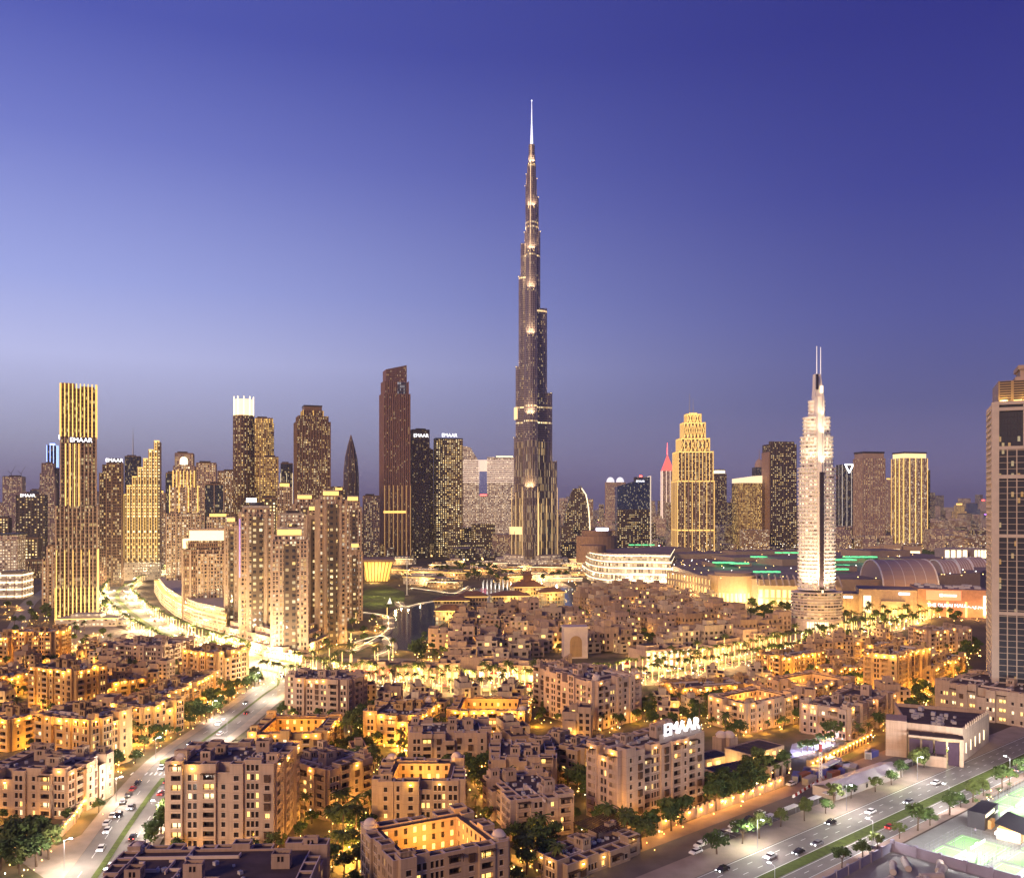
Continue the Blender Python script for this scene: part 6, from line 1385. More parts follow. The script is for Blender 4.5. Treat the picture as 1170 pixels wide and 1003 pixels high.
# club house rows with dark roof panels
def club(label, O, E, h, d, lit, seed):
    o, e = gp(O[0],O[1],h), gp(E[0],E[1],h); w = hypot(e[0]-o[0],e[1]-o[1]); th = atan2(e[1]-o[1],e[0]-o[0]); root = empty('club_house', o[0], o[1], 0, th, label, 'club house')
    b, g = MB(), MB(); n = max(2,int(w/4)); 
    def hole(u0,u1,v0,v1,dp): g.face([(u0,dp,v0),(u1,dp,v0),(u1,dp,v1),(u0,dp,v1)], 1 if lit else 0)
    wallgrid(b, (0,0), 0, w, 0, h, [((k+.5)*w/n-1.3,(k+.5)*w/n+1.3,.4) for k in range(n)], [(.6,h-1.2)], hole)
    b.wallq((w,0),(w,d),0,h); b.wallq((w,d),(0,d),0,h); b.wallq((0,d),(0,0),0,h); open_top(b, [(0,0),(w,0),(w,d),(0,d)], h, .4, .5, 0, 0, 0)
    b.build('wall', SAND2, root); g.build('glass_front', [PANE, PANEL], root)
    for k in range(n): b = MB(); b.box(k*w/n+.6,(k+1)*w/n-.2,1,d-1,h-.45,h-.15); b.build('roof_panel', ROOF, root)
    if lit:
        p = (o[0]+w/2*cos(th)+4*sin(th), o[1]+w/2*sin(th)-4*cos(th)); point(p[0], p[1], h-1, 1400, (1,.66,.22), 1)
club('low club house with dark roof panels behind the road wall', (822,884), (902,868), 5, 9, False, 1)
club('club house with long golden lit glass front, behind the lower one', (858,862), (896,851), 8, 12, True, 2)
club('small club house with pale lit gable beside the block with roof letters', (806,868), (836,862), 5, 9, True, 3)
club('low club house at the right end beside the blue lit garden', (880,876), (904,866), 6, 8, False, 4)
for k in range(2):
    x, y = gp(824+9*k,858); root = empty('domed_hut', x, y, 0, .6, 'small hut with pale dome, %s of two behind the club house' % ('left' if k == 0 else 'right'), 'domed hut'); b = MB(); b.box(-2.5,2.5,-2.5,2.5,0,6); b.build('wall', SAND, root); put('dome', DOME, root, (0,0,6), 0, (2,2,1.6))
# blue lit garden
for k in range(7):
    x, y = gp(912+7*k, 862-3*k+(k%3)*2); point(x, y, 2.5, 900, (.62,.6,1), .6)
    plant(x+2, y+2, 'tree', 'pale violet lit tree with fairy lights in the blue lit garden', 'trees in the blue lit garden', .9)
sheet_px('terrace', [(900,868),(955,850),(950,838),(905,850)], .12, plain('pale_terrace',(.5,.48,.5),.7))
# construction yard
x, y = gp(955,915); root = empty('long_shed', x, y, 0, RA-.04, 'long low shed with pale grey roof beside the right road', 'shed')
b = MB(); b.box(0,44,0,9,0,3.3); b.build('wall', CONC, root); b = MB()
b.face([(-.5,-.6,3.2),(44.5,-.6,3.2),(44.5,4.5,4.6),(-.5,4.5,4.6)]); b.face([(-.5,4.5,4.6),(44.5,4.5,4.6),(44.5,9.6,3.2),(-.5,9.6,3.2)])
for i in range(30): b.box(i*1.5,i*1.5+.08,-.5,4.4,4.62,4.7)
b.build('roof', plain('shed_roof',(.52,.48,.52),.5,.08,.1), root)
for i in range(5): b = MB(); b.box(3+i*8,4.2+i*8,-.04,.02,.9,2.3); b.build('window', PANE, root)
for i in range(11):
    x, y = rc(-36+i*13.5, 23.5); root = empty('shade_canopy', x, y, 0, RA, 'white flat canopy over the parking edge north of the right road', 'canopy', 'white canopies along the parking lot')
    b = MB(); b.box(-5,5,-1.1,1.1,2.5,2.65); b.build('roof', WHITE, root)
    for sx in (-4.5,4.5): b = MB(); b.box(sx-.06,sx+.06,-.06,.06,0,2.5); b.build('post', STEEL, root)
Rk = random.Random(12); CT = [('white',WHITE),('blue',plain('blue_sheet',(.08,.08,.3),.5)),('grey',CONC),('rusty',plain('rust',(.3,.1,.05),.7))]
for i in range(22):
    s, t = Rk.uniform(38,92), Rk.uniform(34,46); x, y = rc(s, t); c = CT[Rk.randrange(4)]
    root = empty('container', x, y, 0, RA+Rk.uniform(-.5,.5), '%s site container in the cluttered yard behind the long shed' % c[0], 'container', '%s containers in the yard' % c[0])
    b = MB(); l = Rk.uniform(4,8); b.box(-l/2,l/2,-1.2,1.2,0,2.5)
    for k in range(int(l/.6)): b.box(-l/2+k*.6,-l/2+k*.6+.25,-1.26,1.26,.1,2.4)
    b.build('body', c[1], root); b = MB(); b.box(-l/2-.05,-l/2+.02,-1,1,.1,2.3); b.build('door', STEEL, root)
for i in range(26):
    x, y = rc(22+i*1.9, 32.5+i*.32); root = empty('traffic_barrier', x, y, .08, RA+.16, '%s plastic barrier in the line across the service lane' % ('red' if i%2 else 'white'), 'barrier', '%s barriers on the service lane' % ('red' if i%2 else 'white'))
    b = MB(); b.prism([(-.8,-.3),(.8,-.3),(.8,.3),(-.8,.3)],0,.9,0,0,True,False,0,[(-.75,-.1),(.75,-.1),(.75,.1),(-.75,.1)]); b.build('body', CARM[3][1] if i%2 else WHITE, root)
x, y = rc(60,40.5); root = empty('bus', x, y, .1, RA+.1, 'white bus parked beside the golden arcade wall', 'bus'); b = MB(); b.box(-5.5,5.5,-1.25,1.25,.5,3.1); b.build('body', WHITE, root); b = MB(); b.box(-5.2,5.52,-1.28,1.28,1.6,2.5); b.build('window', PANE, root)
for sx in (-3.5,3.5):
    for sy in (-1.15,1.15): b = MB(); b.tube((sx,sy-.12,.5),(sx,sy+.12,.5),.5,.5,12); b.build('wheel', DARK, root)
x, y = rc(40,33); root = empty('crane_mast', x, y, 0, 0, 'red and white lattice mast in the construction yard', 'mast'); b = MB()
for sx in (-.4,.4):
    for sy in (-.4,.4): b.tube((sx,sy,0),(sx,sy,14),.07,.07,4)
for k in range(12): b.tube((-.4,-.4,k*1.15),(.4,.4,k*1.15+1.15),.05,.05,4); b.tube((.4,-.4,k*1.15),(-.4,.4,k*1.15+1.15),.05,.05,4)
b.build('lattice', WHITE, root); b = MB(); b.box(-.5,.5,-.5,.5,12.5,15); b.build('cap', CARM[3][1], root)
for k in range(3):
    x, y = rc(34+2.6*k, 31-1.2*k); root = empty('tank', x, y, 0, 0, 'white upright tank near the lattice mast, %s of three' % ('left','middle','right')[k], 'tank'); b = MB(); b.cyl(0,0,1.2,0,2.4,16); b.dome(0,0,2.4,1.2,16,4,0,.3); b.build('body', WHITE, root); b = MB(); b.cyl(0,0,.35,2.7,3,10); b.build('lid', STEEL, root)
# beige hall
o, e = gp(1012,821,14.5), gp(1100,829,14.5); w = hypot(e[0]-o[0],e[1]-o[1]); th = atan2(e[1]-o[1],e[0]-o[0]); root = empty('exhibition_hall', o[0], o[1], 0, th, 'large beige modern hall with dark glazed bays and cluttered roof', 'hall'); d = 38
b = MB(); b.box(0,w*.28,-1.5,10,0,14.5); P = [(w*.27,1),(w,0),(w+12,d),(w*.1,d)]
b.prism(P, 0, 13.6, 0, cap=False); open_top(b, P, 13.6, .6, 1.4, 0, 0, 1); b.box(w*.3,w,-7,1.2,9.8,10.6,0,1); b.box(w*.95,w*1.0,-7,1,0,9.85)
b.box(w*.42,w*.78,-11,-7.2,0,4.2); b.build('wall', [SAND2, ROOF], root)
for k in range(4):
    g = MB(); x0 = w*(.3+.165*k); g.box(x0+.3,x0+w*.15,-6.6,-6.4,0,9.2); g.build('window', plain('mauve_glass',(.06,.035,.06),.15,spec=.6), root)
    g = MB(); g.box(x0+.3,x0+w*.15,-6.6,.5,10.62,10.8); g.build('roof_panel', ROOF, root)
for k in range(3): g = MB(); g.box(w*(.44+.11*k),w*(.53+.11*k),-10.6,-7.8,4.22,4.35); g.build('roof_panel', ROOF, root)
for k in range(30): put('roof_unit', UNIT, root, (Rk.uniform(w*.35,w*.95),Rk.uniform(5,d-4),12.22), Rk.uniform(0,3), (Rk.uniform(.9,2.4),)*3)
for k in range(12): g = MB(); u = 3+k*2.9; g.box(w+u*.315+.1,w+u*.315+.5,u-.8,u+.8,13,14.7) ; g.build('merlon', SAND2, root)
g = MB(); 
for k in range(5): g.box(w+1.2+k*2,w+1.6+k*2,4+6.3*k,7+6.3*k,3,7)
g.build('lit_window', PANEW, root)
# sports courts
FL = emis('court_flood', (.95,1,1), 14)
def fence(label, pts, h, cat='fence'):
    root = empty('mesh_fence', pts[0][0], pts[0][1], 0, 0, label, cat); b = MB(); ox, oy = pts[0]
    for i in range(len(pts)-1):
        (xa,ya),(xb,yb) = pts[i], pts[i+1]; L = hypot(xb-xa,yb-ya); n = max(1,int(L/2.5))
        for z in (.1,h*.33,h*.66,h): b.tube((xa-ox,ya-oy,z),(xb-ox,yb-oy,z),.035,.035,4)
        for k in range(n+1): f = k/n; b.tube((xa-ox+(xb-xa)*f,ya-oy+(yb-ya)*f,0),(xa-ox+(xb-xa)*f,ya-oy+(yb-ya)*f,h),.05,.05,4)
    b.build('fence_frame', STEEL, root)
CN = ('nearest the purple wall','second from the purple wall','third from the purple wall','fourth, below the striped kiosk','fifth towards the right edge','at the right picture edge')
k = 0
for (s0, t0, ns) in ((6,-50,5),(6,-34,2),(56,-28,4),(74,-44,3)):
    for i in range(ns):
        s = s0+i*13; P = [rc(s,t0),rc(s+11.5,t0),rc(s+11.5,t0+14),rc(s,t0+14)]; sheet('court', P, .12, G_COURT)
        b = MB()
        for (a_, c_) in ((rc(s+.8,t0+.8),rc(s+10.7,t0+.8)),(rc(s+.8,t0+13.2),rc(s+10.7,t0+13.2)),(rc(s+.8,t0+.8),rc(s+.8,t0+13.2)),(rc(s+10.7,t0+.8),rc(s+10.7,t0+13.2)),(rc(s+.8,t0+7),rc(s+10.7,t0+7))):
            b.obox((a_[0]+c_[0])/2,(a_[1]+c_[1])/2,atan2(c_[1]-a_[1],c_[0]-a_[0]),hypot(c_[0]-a_[0],c_[1]-a_[1]),.12,.128,.135)
        b.build('court_marking', G_WHITE)['kind'] = 'structure'
        rowl = {(-50):'near row',(-34):'left pair',(-28):'road row'}.get(t0,'far row')
        fence('steel mesh fence round floodlit green court, %s, number %s' % (rowl, ('one','two','three','four','five')[i]), P+[P[0]], 3)
        x, y = rc(s+5.7,t0+7); nn = empty('court_net', x, y, .12, RA, 'white net across a floodlit court, %s, court %s' % (rowl, ('one','two','three','four','five')[i]), 'net'); b = MB(); b.box(-5,5,-.02,.02,.1,.95); b.build('net', plain('net_white',(.6,.6,.6),.8), nn)
        for sx in (-5.1,5.1): b = MB(); b.box(sx-.05,sx+.05,-.05,.05,0,1.1); b.build('post', STEEL, nn)
        x, y = rc(s-.7,t0-.6); fm = empty('floodlight_mast', x, y, 0, RA, 'floodlight mast at the corner of a green court, %s, mast %s' % (rowl, ('one','two','three','four','five')[i]), 'floodlight'); b = MB(); b.tube((0,0,0),(0,0,7.5),.1,.07,6); b.build('pole', STEEL, fm)
        b = MB(); b.box(-.5,.5,-.12,.18,7.4,7.9); b.build('lamp_head', FL, fm)
        c = rc(s+5.7,t0+7); spot(x, y, 8.6, c[0], c[1], 0, 15000, (1,1,.92), 130, .4); k += 1
x, y = rc(46,-20); root = empty('kiosk', x, y, 0, RA+.1, 'black kiosk with lit sign strip and arched doorway at the courts', 'kiosk'); b = MB(); b.box(-7,7,-2.5,2.5,0,5.2); b.build('wall', DARK, root); b = MB(); b.box(-6,2.5,-2.6,-2.5,3.8,4.7); b.build('sign', emis('kiosk_sign',(1,.9,.65),1.6), root)
b = MB(); b.cyl(-2.5,-3.2,.01,.0,.02,4); b.box(-4.4,-.6,-3.6,-2.6,0,2.6); b.build('doorway', SAND3, root); b = MB(); b.box(2.9,6.4,-2.6,-2.5,2.8,3.3); b.build('sign_panel', WHITE, root)
x, y = rc(42,-31); root = empty('kiosk', x, y, 0, RA+.1, 'kiosk with dark sloping roof and orange lit striped front at the courts', 'kiosk'); b = MB()
b.face([(-7,-4,3.4),(7,-4,3.4),(7,4,5),(-7,4,5)]); b.face([(-7,-4,3.2),(-7,4,4.8),(7,4,4.8),(7,-4,3.2)]); b.build('roof', DARK, root); b = MB(); b.box(-6.4,6.4,-3,3.4,0,3.4); b.build('wall', emis('kiosk_amber',(1,.5,.08),1.0), root)
for i in range(9): b = MB(); b.box(-6.4+i*1.55,-6.0+i*1.55,-3.15,-3,0,3.3); b.build('post', WOOD, root)
for i in range(9):
    x, y = rc(12+i*9, -51.5 if i < 5 else -13.5); plant(x, y, 'palm', 'small palm at the edge of the floodlit courts', 'small palms at the courts', .5)
VW = plain('violet_board', (.26,.235,.31), .7, .08)
wall_run('violet hoarding along the pavement at the bottom right', [rc(-36,-13),rc(2,-12.4)], 2.6, .25, False, 0, VW, cat='hoarding', name='hoarding')
wall_run('long grey violet wall in front of the floodlit courts', [rc(2,-12.4),rc(5,-66)], 3, .6, False, 0, VW)
for i in range(12):
    x, y = rc(-30+i*2.6, -17-Rk.uniform(0,14)); root = empty('concrete_pipe', x, y, .9, RA+Rk.uniform(-.8,.8), 'concrete pipe dumped behind the violet hoarding', 'pipe', 'concrete pipes behind the hoarding'); b = MB(); b.tube((-3,0,0),(3,0,0),.9,.9,14); b.build('pipe_body', CONC, root); b = MB(); b.tube((2.9,0,0),(3.3,0,0),1.05,1.05,14); b.build('collar', CONC, root)
for i in range(14):
    x, y = rc(Rk.uniform(15,95), Rk.uniform(-34,-22)); cl = Rk.choice(('white shirt','dark clothes','blue clothes'))
def person(x, y, rz, top, label, group):
    R = random.Random(int(x*10)); o = empty('person', x, y, .06, rz, label, 'person', group); b = MB()
    rings = [(0,.09,.10),(.45,.07,.10),(.85,.16,.13),(1.0,.17,.13),(1.2,.19,.13),(1.42,.2,.12),(1.48,.07,.07),(1.55,.07,.08),(1.66,.09,.11),(1.75,.06,.07),(1.77,.01,.01)]
    for i in range(len(rings)-1):
        (z0,a0_,b0_),(z1,a1_,b1_) = rings[i],rings[i+1]
        b.prism([(b0_*cos(t*pi/4),a0_*sin(t*pi/4)) for t in range(8)], z0, z1, 0 if z1 <= .9 else (1 if z1 < 1.48 else 2), None, i == len(rings)-2, False, 0, [(b1_*cos(t*pi/4),a1_*sin(t*pi/4)) for t in range(8)])
    for s in (-1,1): b.tube((0,s*.2,1.4),(.06,s*.27,.85),.05,.04,6,1)
    b.build('body', [DARK, top, plain('skin',(.35,.2,.13),.6)] , o); return o
_sk = plain
for i in range(10):
    x, y = rc(Rk.uniform(32,54), Rk.uniform(-29,-15)); c = Rk.choice((0,1)); person(x, y, Rk.uniform(0,6), WHITE if c else VW, 'tiny person in %s standing on the forecourt of the courts' % ('a white shirt' if c else 'violet clothes'), 'people in %s at the courts' % ('white' if c else 'violet'))

# ------------------------------------------------------------------ plaza buildings, opera, lake edge
def shop(label, O, E, h, d, front, seed, zl=0):
    o, e = gp(*O), gp(*E); w = hypot(e[0]-o[0],e[1]-o[1]); th = atan2(e[1]-o[1],e[0]-o[0]); root = empty('shop_building', o[0], o[1], 0, th, label, 'shop'); b, g = MB(), MB(); n = max(2,int(w/4.2)); R = random.Random(seed)
    def hole(u0,u1,v0,v1,dp): q = MB(); q.box(u0,u1,dp-.04,dp,v0,v1); q.build('shop_window', front, root)
    wallgrid(b, (0,0), 0, w, 0, h, [((k+.5)*w/n-1.35,(k+.5)*w/n+1.35,.8) for k in range(n)], [(.3,min(4,h-1.4))]+([(5,h-1.3)] if h > 8 else []), hole)
    b.wallq((w,0),(w,d),0,h); b.wallq((w,d),(0,d),0,h); b.wallq((0,d),(0,0),0,h); open_top(b, [(0,0),(w,0),(w,d),(0,d)], h, .4, .9, 0, 0, 1)
    b.box(w*.1,w*.4,d*.3,d*.8,h-.9,h+2.2,0,1); b.box(w*.6,w*.8,d*.2,d*.6,h-.88,h+1.6,0,1); b.build('wall', [SAND2, ROOF], root)
    b = MB()
    for k in range(n): b.box((k+.5)*w/n-1.6,(k+.5)*w/n+1.6,-1.6,-.02,min(4,h-1.4)+.1,min(4,h-1.4)+.3)
    b.build('awning', SAND3, root)
    for k in range(max(1,int(w/14))):
        u = (k+.5)*w/max(1,int(w/14)); point(o[0]+u*cos(th)+5*sin(th), o[1]+u*sin(th)-5*cos(th), 5, 700, (1,.58,.18), .8)
    return root, w
PG = emis('shop_gold',(1,.62,.18),1.2); PW = emis('shop_white',(1,.84,.6),1.3)
shop('gold lit shop row at the left end of the central plaza', (452,776), (500,777), 7, 14, PG, 1)
shop('taller plain shop wall with gold light in the central plaza', (500,775), (525,775), 9, 12, PG, 2)
shop('pale shop with white lit doorway right of centre in the plaza', (545,774), (585,775), 7, 14, PW, 3)
shop('gold lit shop row below the island wall, right part of the plaza', (585,777), (628,780), 9, 14, PG, 4)
rt, w = shop('red fronted restaurant with dark roof at the left of the plaza', (400,770), (448,772), 6, 16, emis('red_front',(1,.05,.03),1.6), 5)
shop('white lit modern pavilion right of the tall pink hotel', (738,764), (790,758), 11, 18, PW, 6)
shop('low pale lit pavilion annex with flat roof right of the hotel', (790,757), (812,750), 5, 14, PG, 7)
shop('golden retail arcade under the houses along the right plaza road', (815,748), (900,733), 6, 14, PG, 8)
shop('bright shop front left of the lakeside towers foot', (300,750), (345,757), 5, 12, PW, 9)
wall_run('long tall sand wall under the island houses', [gp(525,765),gp(640,770),gp(652,762)], 8, .8, True, 0, SAND, cat='wall', name='island_wall')
# gate block with big arch on the island
x, y = gp(658,752); root = empty('gate_tower', x, y, 0, .1, 'square pale gate building with tall arched niche between the house quarters', 'gate'); b = MB(); b.box(-8,8,0,10,0,20); b.box(-8.6,8.6,-.6,10.6,20,21); b.build('wall', TRIM, root); b = MB(); b.box(-4,4,-.3,-.02,1,11); 
for k in range(9): a = pi*k/8; 
b.prism([(4*cos(pi*k/8),0) for k in range(9)],0,.001) if 0 else None
b.face([(4*cos(pi*k/10),-.3,11+4*sin(pi*k/10)) for k in range(11)]); b.build('arch_recess', SAND3, root)
# lakeside palace (tiered golden roofs)
for i, (px, py, ww, hh, lab) in enumerate(((513,709,24,15,'golden lit pavilion with flat roof at the left tip of the island'),(516,695,34,13,'dark hip roofed lakeside pavilion, left of the golden palace'),(540,692,30,16,'brown hip roofed lakeside pavilion with lit arcade'),(585,690,40,14,'wide golden lakeside palace wing with hipped roof'),(605,684,34,22,'tiered golden lakeside palace with a small roof lantern'),(632,686,26,15,'right wing of the golden lakeside palace'))):
    x, y = gp(px, py); root = empty('palace_pavilion', x, y, 0, .05*i, lab, 'pavilion'); b = MB(); d_ = ww*.6; lit = i not in (1,2)
    b.box(-ww/2,ww/2,0,d_,0,hh*.6); b.build('wall', [fac('arcade_%d'%i,(.5,.36,.22),(.05,.04,.03),3,4.2,.2,(.15,.25),.6 if lit else .25,lp=2.4,clump=.2)], root)
    b = MB(); z = hh*.6; b.prism([(-ww/2-1.5,-1.5),(ww/2+1.5,-1.5),(ww/2+1.5,d_+1.5),(-ww/2-1.5,d_+1.5)], z, z+hh*.3, 0, 0, True, True, 0, [(-ww*.2,d_*.4),(ww*.2,d_*.4),(ww*.2,d_*.6),(-ww*.2,d_*.6)])
    if hh > 20: b.box(-4,4,d_*.3,d_*.7,z+hh*.3-1,z+hh*.55); b.prism([(-5.5,d_*.2),(5.5,d_*.2),(5.5,d_*.8),(-5.5,d_*.8)],z+hh*.55,z+hh*.75,0,0,True,True,0,[(-.3,d_*.48),(.3,d_*.48),(.3,d_*.52),(-.3,d_*.52)])
    b.build('roof', plain('terracotta_%d'%i,(.22,.11,.07),.8), root)
    b = MB(); b.box(-ww/2-1.2,ww/2+1.2,-1.3,-.9,z-.6,z-.05); b.build('light_trim', GOLD2, root)
    if lit: point(x, y-6, 4, 6000, (1,.62,.16), 1); point(x+ww*.3, y-5, hh+2, 1500, (1,.62,.16), 1)
# opera: gold lit ship hull hall
x, y = gp(431,664); root = empty('opera_house', x, y, 0, .15, 'golden lit boat shaped hall with big glass front beside the lawn', 'opera house'); Yo = y
hw = 16*Yo/1000; b = MB(); zt = zh(640,Yo)
b.prism([(-hw*.75,0),(hw*.75,0),(hw*.9,40),(-hw*.9,40)], 0, zt*.95, 0, 0, True, False, 0, [(-hw*.95,-9),(hw*1.1,-14),(hw*1.05,42),(-hw*.95,42)]); b.build('glass_front', emis('opera_gold',(1,.50,.07),.9), root)
b = MB(); b.prism([(-hw*1.05,-13),(hw*1.3,-20),(hw*1.15,46),(-hw*1.05,44)], zt*.95, zt*1.06, 0, 0, True, True); b.build('roof', plain('opera_roof',(.30,.2,.14),.7), root); b = MB()
for i in range(9): f = i/8; b.tube((hw*(-.75+1.5*f),-.6,0),(hw*(-.95+2.05*f),-9-5*f-.6,zt*.95),.6,.6,4)
b.build('mullion', M_FIND, root); point(x, y-25, 5, 20000, (1,.62,.16), 2)
x, y = gp(465,680); root = empty('flagpole', x, y, 0, 0, 'very tall white flagpole standing on the lawn by the lake', 'flagpole'); b = MB(); b.tube((0,0,0),(0,0,zh(630,y)),.7,.3,8); b.build('pole', WHITE, root); b = MB(); b.cyl(0,0,2,0,.8,12); b.build('base', CONC, root); b = MB(); b.box(-.05,.05,-4,0,zh(634,y)-3,zh(634,y)); b.build('flag', CARM[3][1], root)
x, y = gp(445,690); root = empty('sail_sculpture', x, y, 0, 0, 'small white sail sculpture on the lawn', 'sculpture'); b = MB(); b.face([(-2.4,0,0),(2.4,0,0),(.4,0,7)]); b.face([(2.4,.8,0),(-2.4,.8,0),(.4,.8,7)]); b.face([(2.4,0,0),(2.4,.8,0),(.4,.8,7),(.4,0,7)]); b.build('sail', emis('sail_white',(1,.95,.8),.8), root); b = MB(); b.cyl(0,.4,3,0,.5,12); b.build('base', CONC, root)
PROM = [[(455,688),(462,694),(480,690),(515,684),(540,674)],[(412,700),(440,704),(444,712),(441,722),(420,735),(400,745)],[(470,672),(500,676),(520,678),(535,670)],[(405,735),(430,728),(442,730),(446,742),(430,750)]]
for i, L in enumerate(PROM):
    Lw = smooth([gp(*p) for p in L]); o = ribbon('promenade', Lw, -5, 5, .35, G_PAVE)
    b = MB()
    for k in range(len(Lw)-1): b.tube((Lw[k][0],Lw[k][1],.9),(Lw[k+1][0],Lw[k+1][1],.9),.15,.15,4)
    r = b.build('light_rope', WARMW); tag(r, ('glowing handrail lights along the lawn shore of the lake','glowing rail lights of the zigzag promenade left of the lake','glowing rail lights on the upper shore by the opera house','glowing rail lights on the small pier at the lake foot')[i], 'handrail light')
    for k in range(0, len(Lw), 4): point(Lw[k][0], Lw[k][1], 3, 1800, (1,.74,.36), .4)
for k in range(7):
    x, y = gp(552+4.6*k, 674); b = MB(); R = random.Random(k)
    root = empty('fountain_jet', x, y, .05, 0, 'white lit water jet of the lake fountain', 'fountain', 'jets of the lake fountain')
    for q in range(7): a = q*.9; b.tube((0,0,0),(1.2*cos(a),1.2*sin(a),9+R.uniform(-2,5)),.16,.03,5)
    b.build('water', emis('lit_spray',(1,.92,.8),.9,base=(.8,.8,.8)), root); b = MB(); b.cyl(0,0,1.2,0,.3,10); b.build('nozzle', STEEL, root)

Rq = random.Random(31)
PAVL = ('long low pavilion with lit arcade','low terrace building with glowing edge','flat roofed lit restaurant','small glowing kiosk hall','round ended lit terrace')
spots = [(500,650),(520,646),(545,656),(560,650),(585,655),(605,652),(628,656),(648,650),(660,660),(640,664),(520,662),(490,660),(475,655),(480,668),(448,655),(458,645),(590,664),(615,664),(505,672),(662,645)]
for k, (px,py) in enumerate(spots):
    x, y = gp(px,py); w_ = Rq.uniform(26,60); d_ = Rq.uniform(14,26); h_ = Rq.uniform(5,11)
    root = empty('lakeside_pavilion', x, y, 0, Rq.uniform(-.5,.5), '%s, number %s from left by the tallest tower' % (PAVL[k%5], ('seven','eight','eleven','thirteen','fourteen','fifteen','seventeen','nineteen','twenty','eighteen','nine','five','three','four','one','two','twelve','sixteen','six','ten')[k]), 'pavilion')
    b = MB(); b.box(-w_/2,w_/2,0,d_,0,h_,0,1); b.box(-w_*.3,w_*.25,d_*.2,d_*.9,h_,h_+3.5,0,1); b.build('wall', [M_WHT if k%2 else M_GRID, CONC], root)
    b = MB(); b.box(-w_/2-1,w_/2+1,-1.2,-.3,h_-.7,h_-.1); b.build('light_trim', GOLD2 if k%3 else WARMW, root)
    b = MB(); b.box(-w_/2-2,w_/2+2,-2.5,d_+1,h_+.01,h_+.5); b.build('roof', plain('pav_roof_%d'%k,(.28,.2,.15),.8), root)
    point(x+Rq.uniform(-12,12), y-10, 6, 12000, (1,.60,.2), 1)
    for q in range(3): garden_lamp(x+Rq.uniform(-40,40), y-Rq.uniform(6,30), 'small glowing garden lamp in the park round the tallest tower', 'garden lamps round the tallest tower', 5000 if q == 0 else 0, (1,.6,.2))
# ------------------------------------------------------------------ mall
MSAND = plain('mall_stone', (.50,.37,.25), .85, .08); MROOF = plain('mall_roof', (.24,.185,.175), .85, .2, .03)
def pxy(px, Y): return (xw(px,Y), Y)
P = [pxy(664,1330),pxy(672,1215),pxy(684,1160),pxy(702,1135),pxy(722,1128),pxy(745,1122),pxy(770,1110)]; Ps = smooth(P,5); Q = Ps+[pxy(775,1330)]
root = empty('terrace_mall', 0, 0, 0, 0, 'curved shopping terraces with glowing stacked white bands, right of the lake', 'mall'); top = zh(633,1130)
b, g, s_ = MB(), MB(), MB(); cxm = sum(p[0] for p in Q)/len(Q); cym = sum(p[1] for p in Q)/len(Q)
for i in range(5):
    z0, z1 = top*i/5, top*(i+1)/5; sc_ = 1-.018*i; Z = [(cxm+(p[0]-cxm)*sc_, cym+(p[1]-cym)*sc_) for p in Q]; Zi = [(cxm+(p[0]-cxm)*(sc_-.02), cym+(p[1]-cym)*(sc_-.02)) for p in Q]
    b.prism(Z, z1-2.2, z1, 0, 1, True, True); g.prism(Zi, z0, z1-2.2, 0, 0, False); s_.prism([(cxm+(p[0]-cxm)*(sc_+.004), cym+(p[1]-cym)*(sc_+.004)) for p in Q], z1-2.6, z1-2.0, 0, 0, False)
b.build('terrace', [plain('terrace_white',(.66,.54,.44),.6), MROOF], root); g.build('glazing', [fac('mall_glass',(.4,.3,.22),(.1,.08,.07),3,7,.1,(.05,.05),.75,lc=(1,.66,.3),lc2=(1,.82,.55),lp=1.7,clump=.2)], root); s_.build('light_trim', emis('terrace_light',(1,.80,.5),2.6), root)
b = MB(); b.cyl(xw(678,1180),1190,18,top,top+9,20); b.build('roof_drum', [plain('drum_brown',(.28,.18,.13),.8)], root); b = MB(); b.cyl(xw(684,1260),1290,30,top*.5,zh(612,1290),28); b.cyl(xw(684,1260),1290,22,zh(612,1290),zh(606,1290),24); b.build('rotunda', [plain('rotunda_brown',(.28,.18,.13),.8)], root)
b = MB(); b.cyl(xw(690,1260),1285,9,zh(606,1290),zh(603,1290),16); b.build('roof_light', emis('violet_white',(.8,.75,1),3), root)
for k in range(6): x, y = pxy(684+15*k, 1095); point(x, y, 6, 24000, (1,.80,.5), 1)
# main mall roofs
root = empty('shopping_mall', 0, 0, 0, 0, 'huge flat roofed shopping mall with gold arcades and green lit skylights', 'mall')
b = MB(); zr = 26
R1 = [pxy(768,1120),pxy(800,960),pxy(868,905),pxy(915,905),pxy(1010,905),pxy(1120,1000),pxy(1150,1250),pxy(1010,1500),pxy(780,1500)]
b.prism(R1, 0, zr, 0, 1); 
for i, (px,Y,w_,d_,h_) in enumerate(((790,1300,90,60,7),(850,1250,70,60,5),(900,1150,60,50,8),(960,1200,110,50,6),(880,1400,150,40,6),(1000,1350,80,60,9),(830,1120,50,40,4),(945,1030,60,30,5),(760,1420,60,60,9),(1040,1180,60,50,6))):
    x, y = pxy(px,Y); b.obox(x,y,.2+.1*(i%3),w_,d_,zr-1,zr+h_+.07*i,0,1)
b.build('roof_block', [plain('mall_fascia',(.36,.27,.21),.85,.08), MROOF], root)
b, g = MB(), MB()
A = [pxy(762,1010),pxy(800,930),pxy(812,905)]
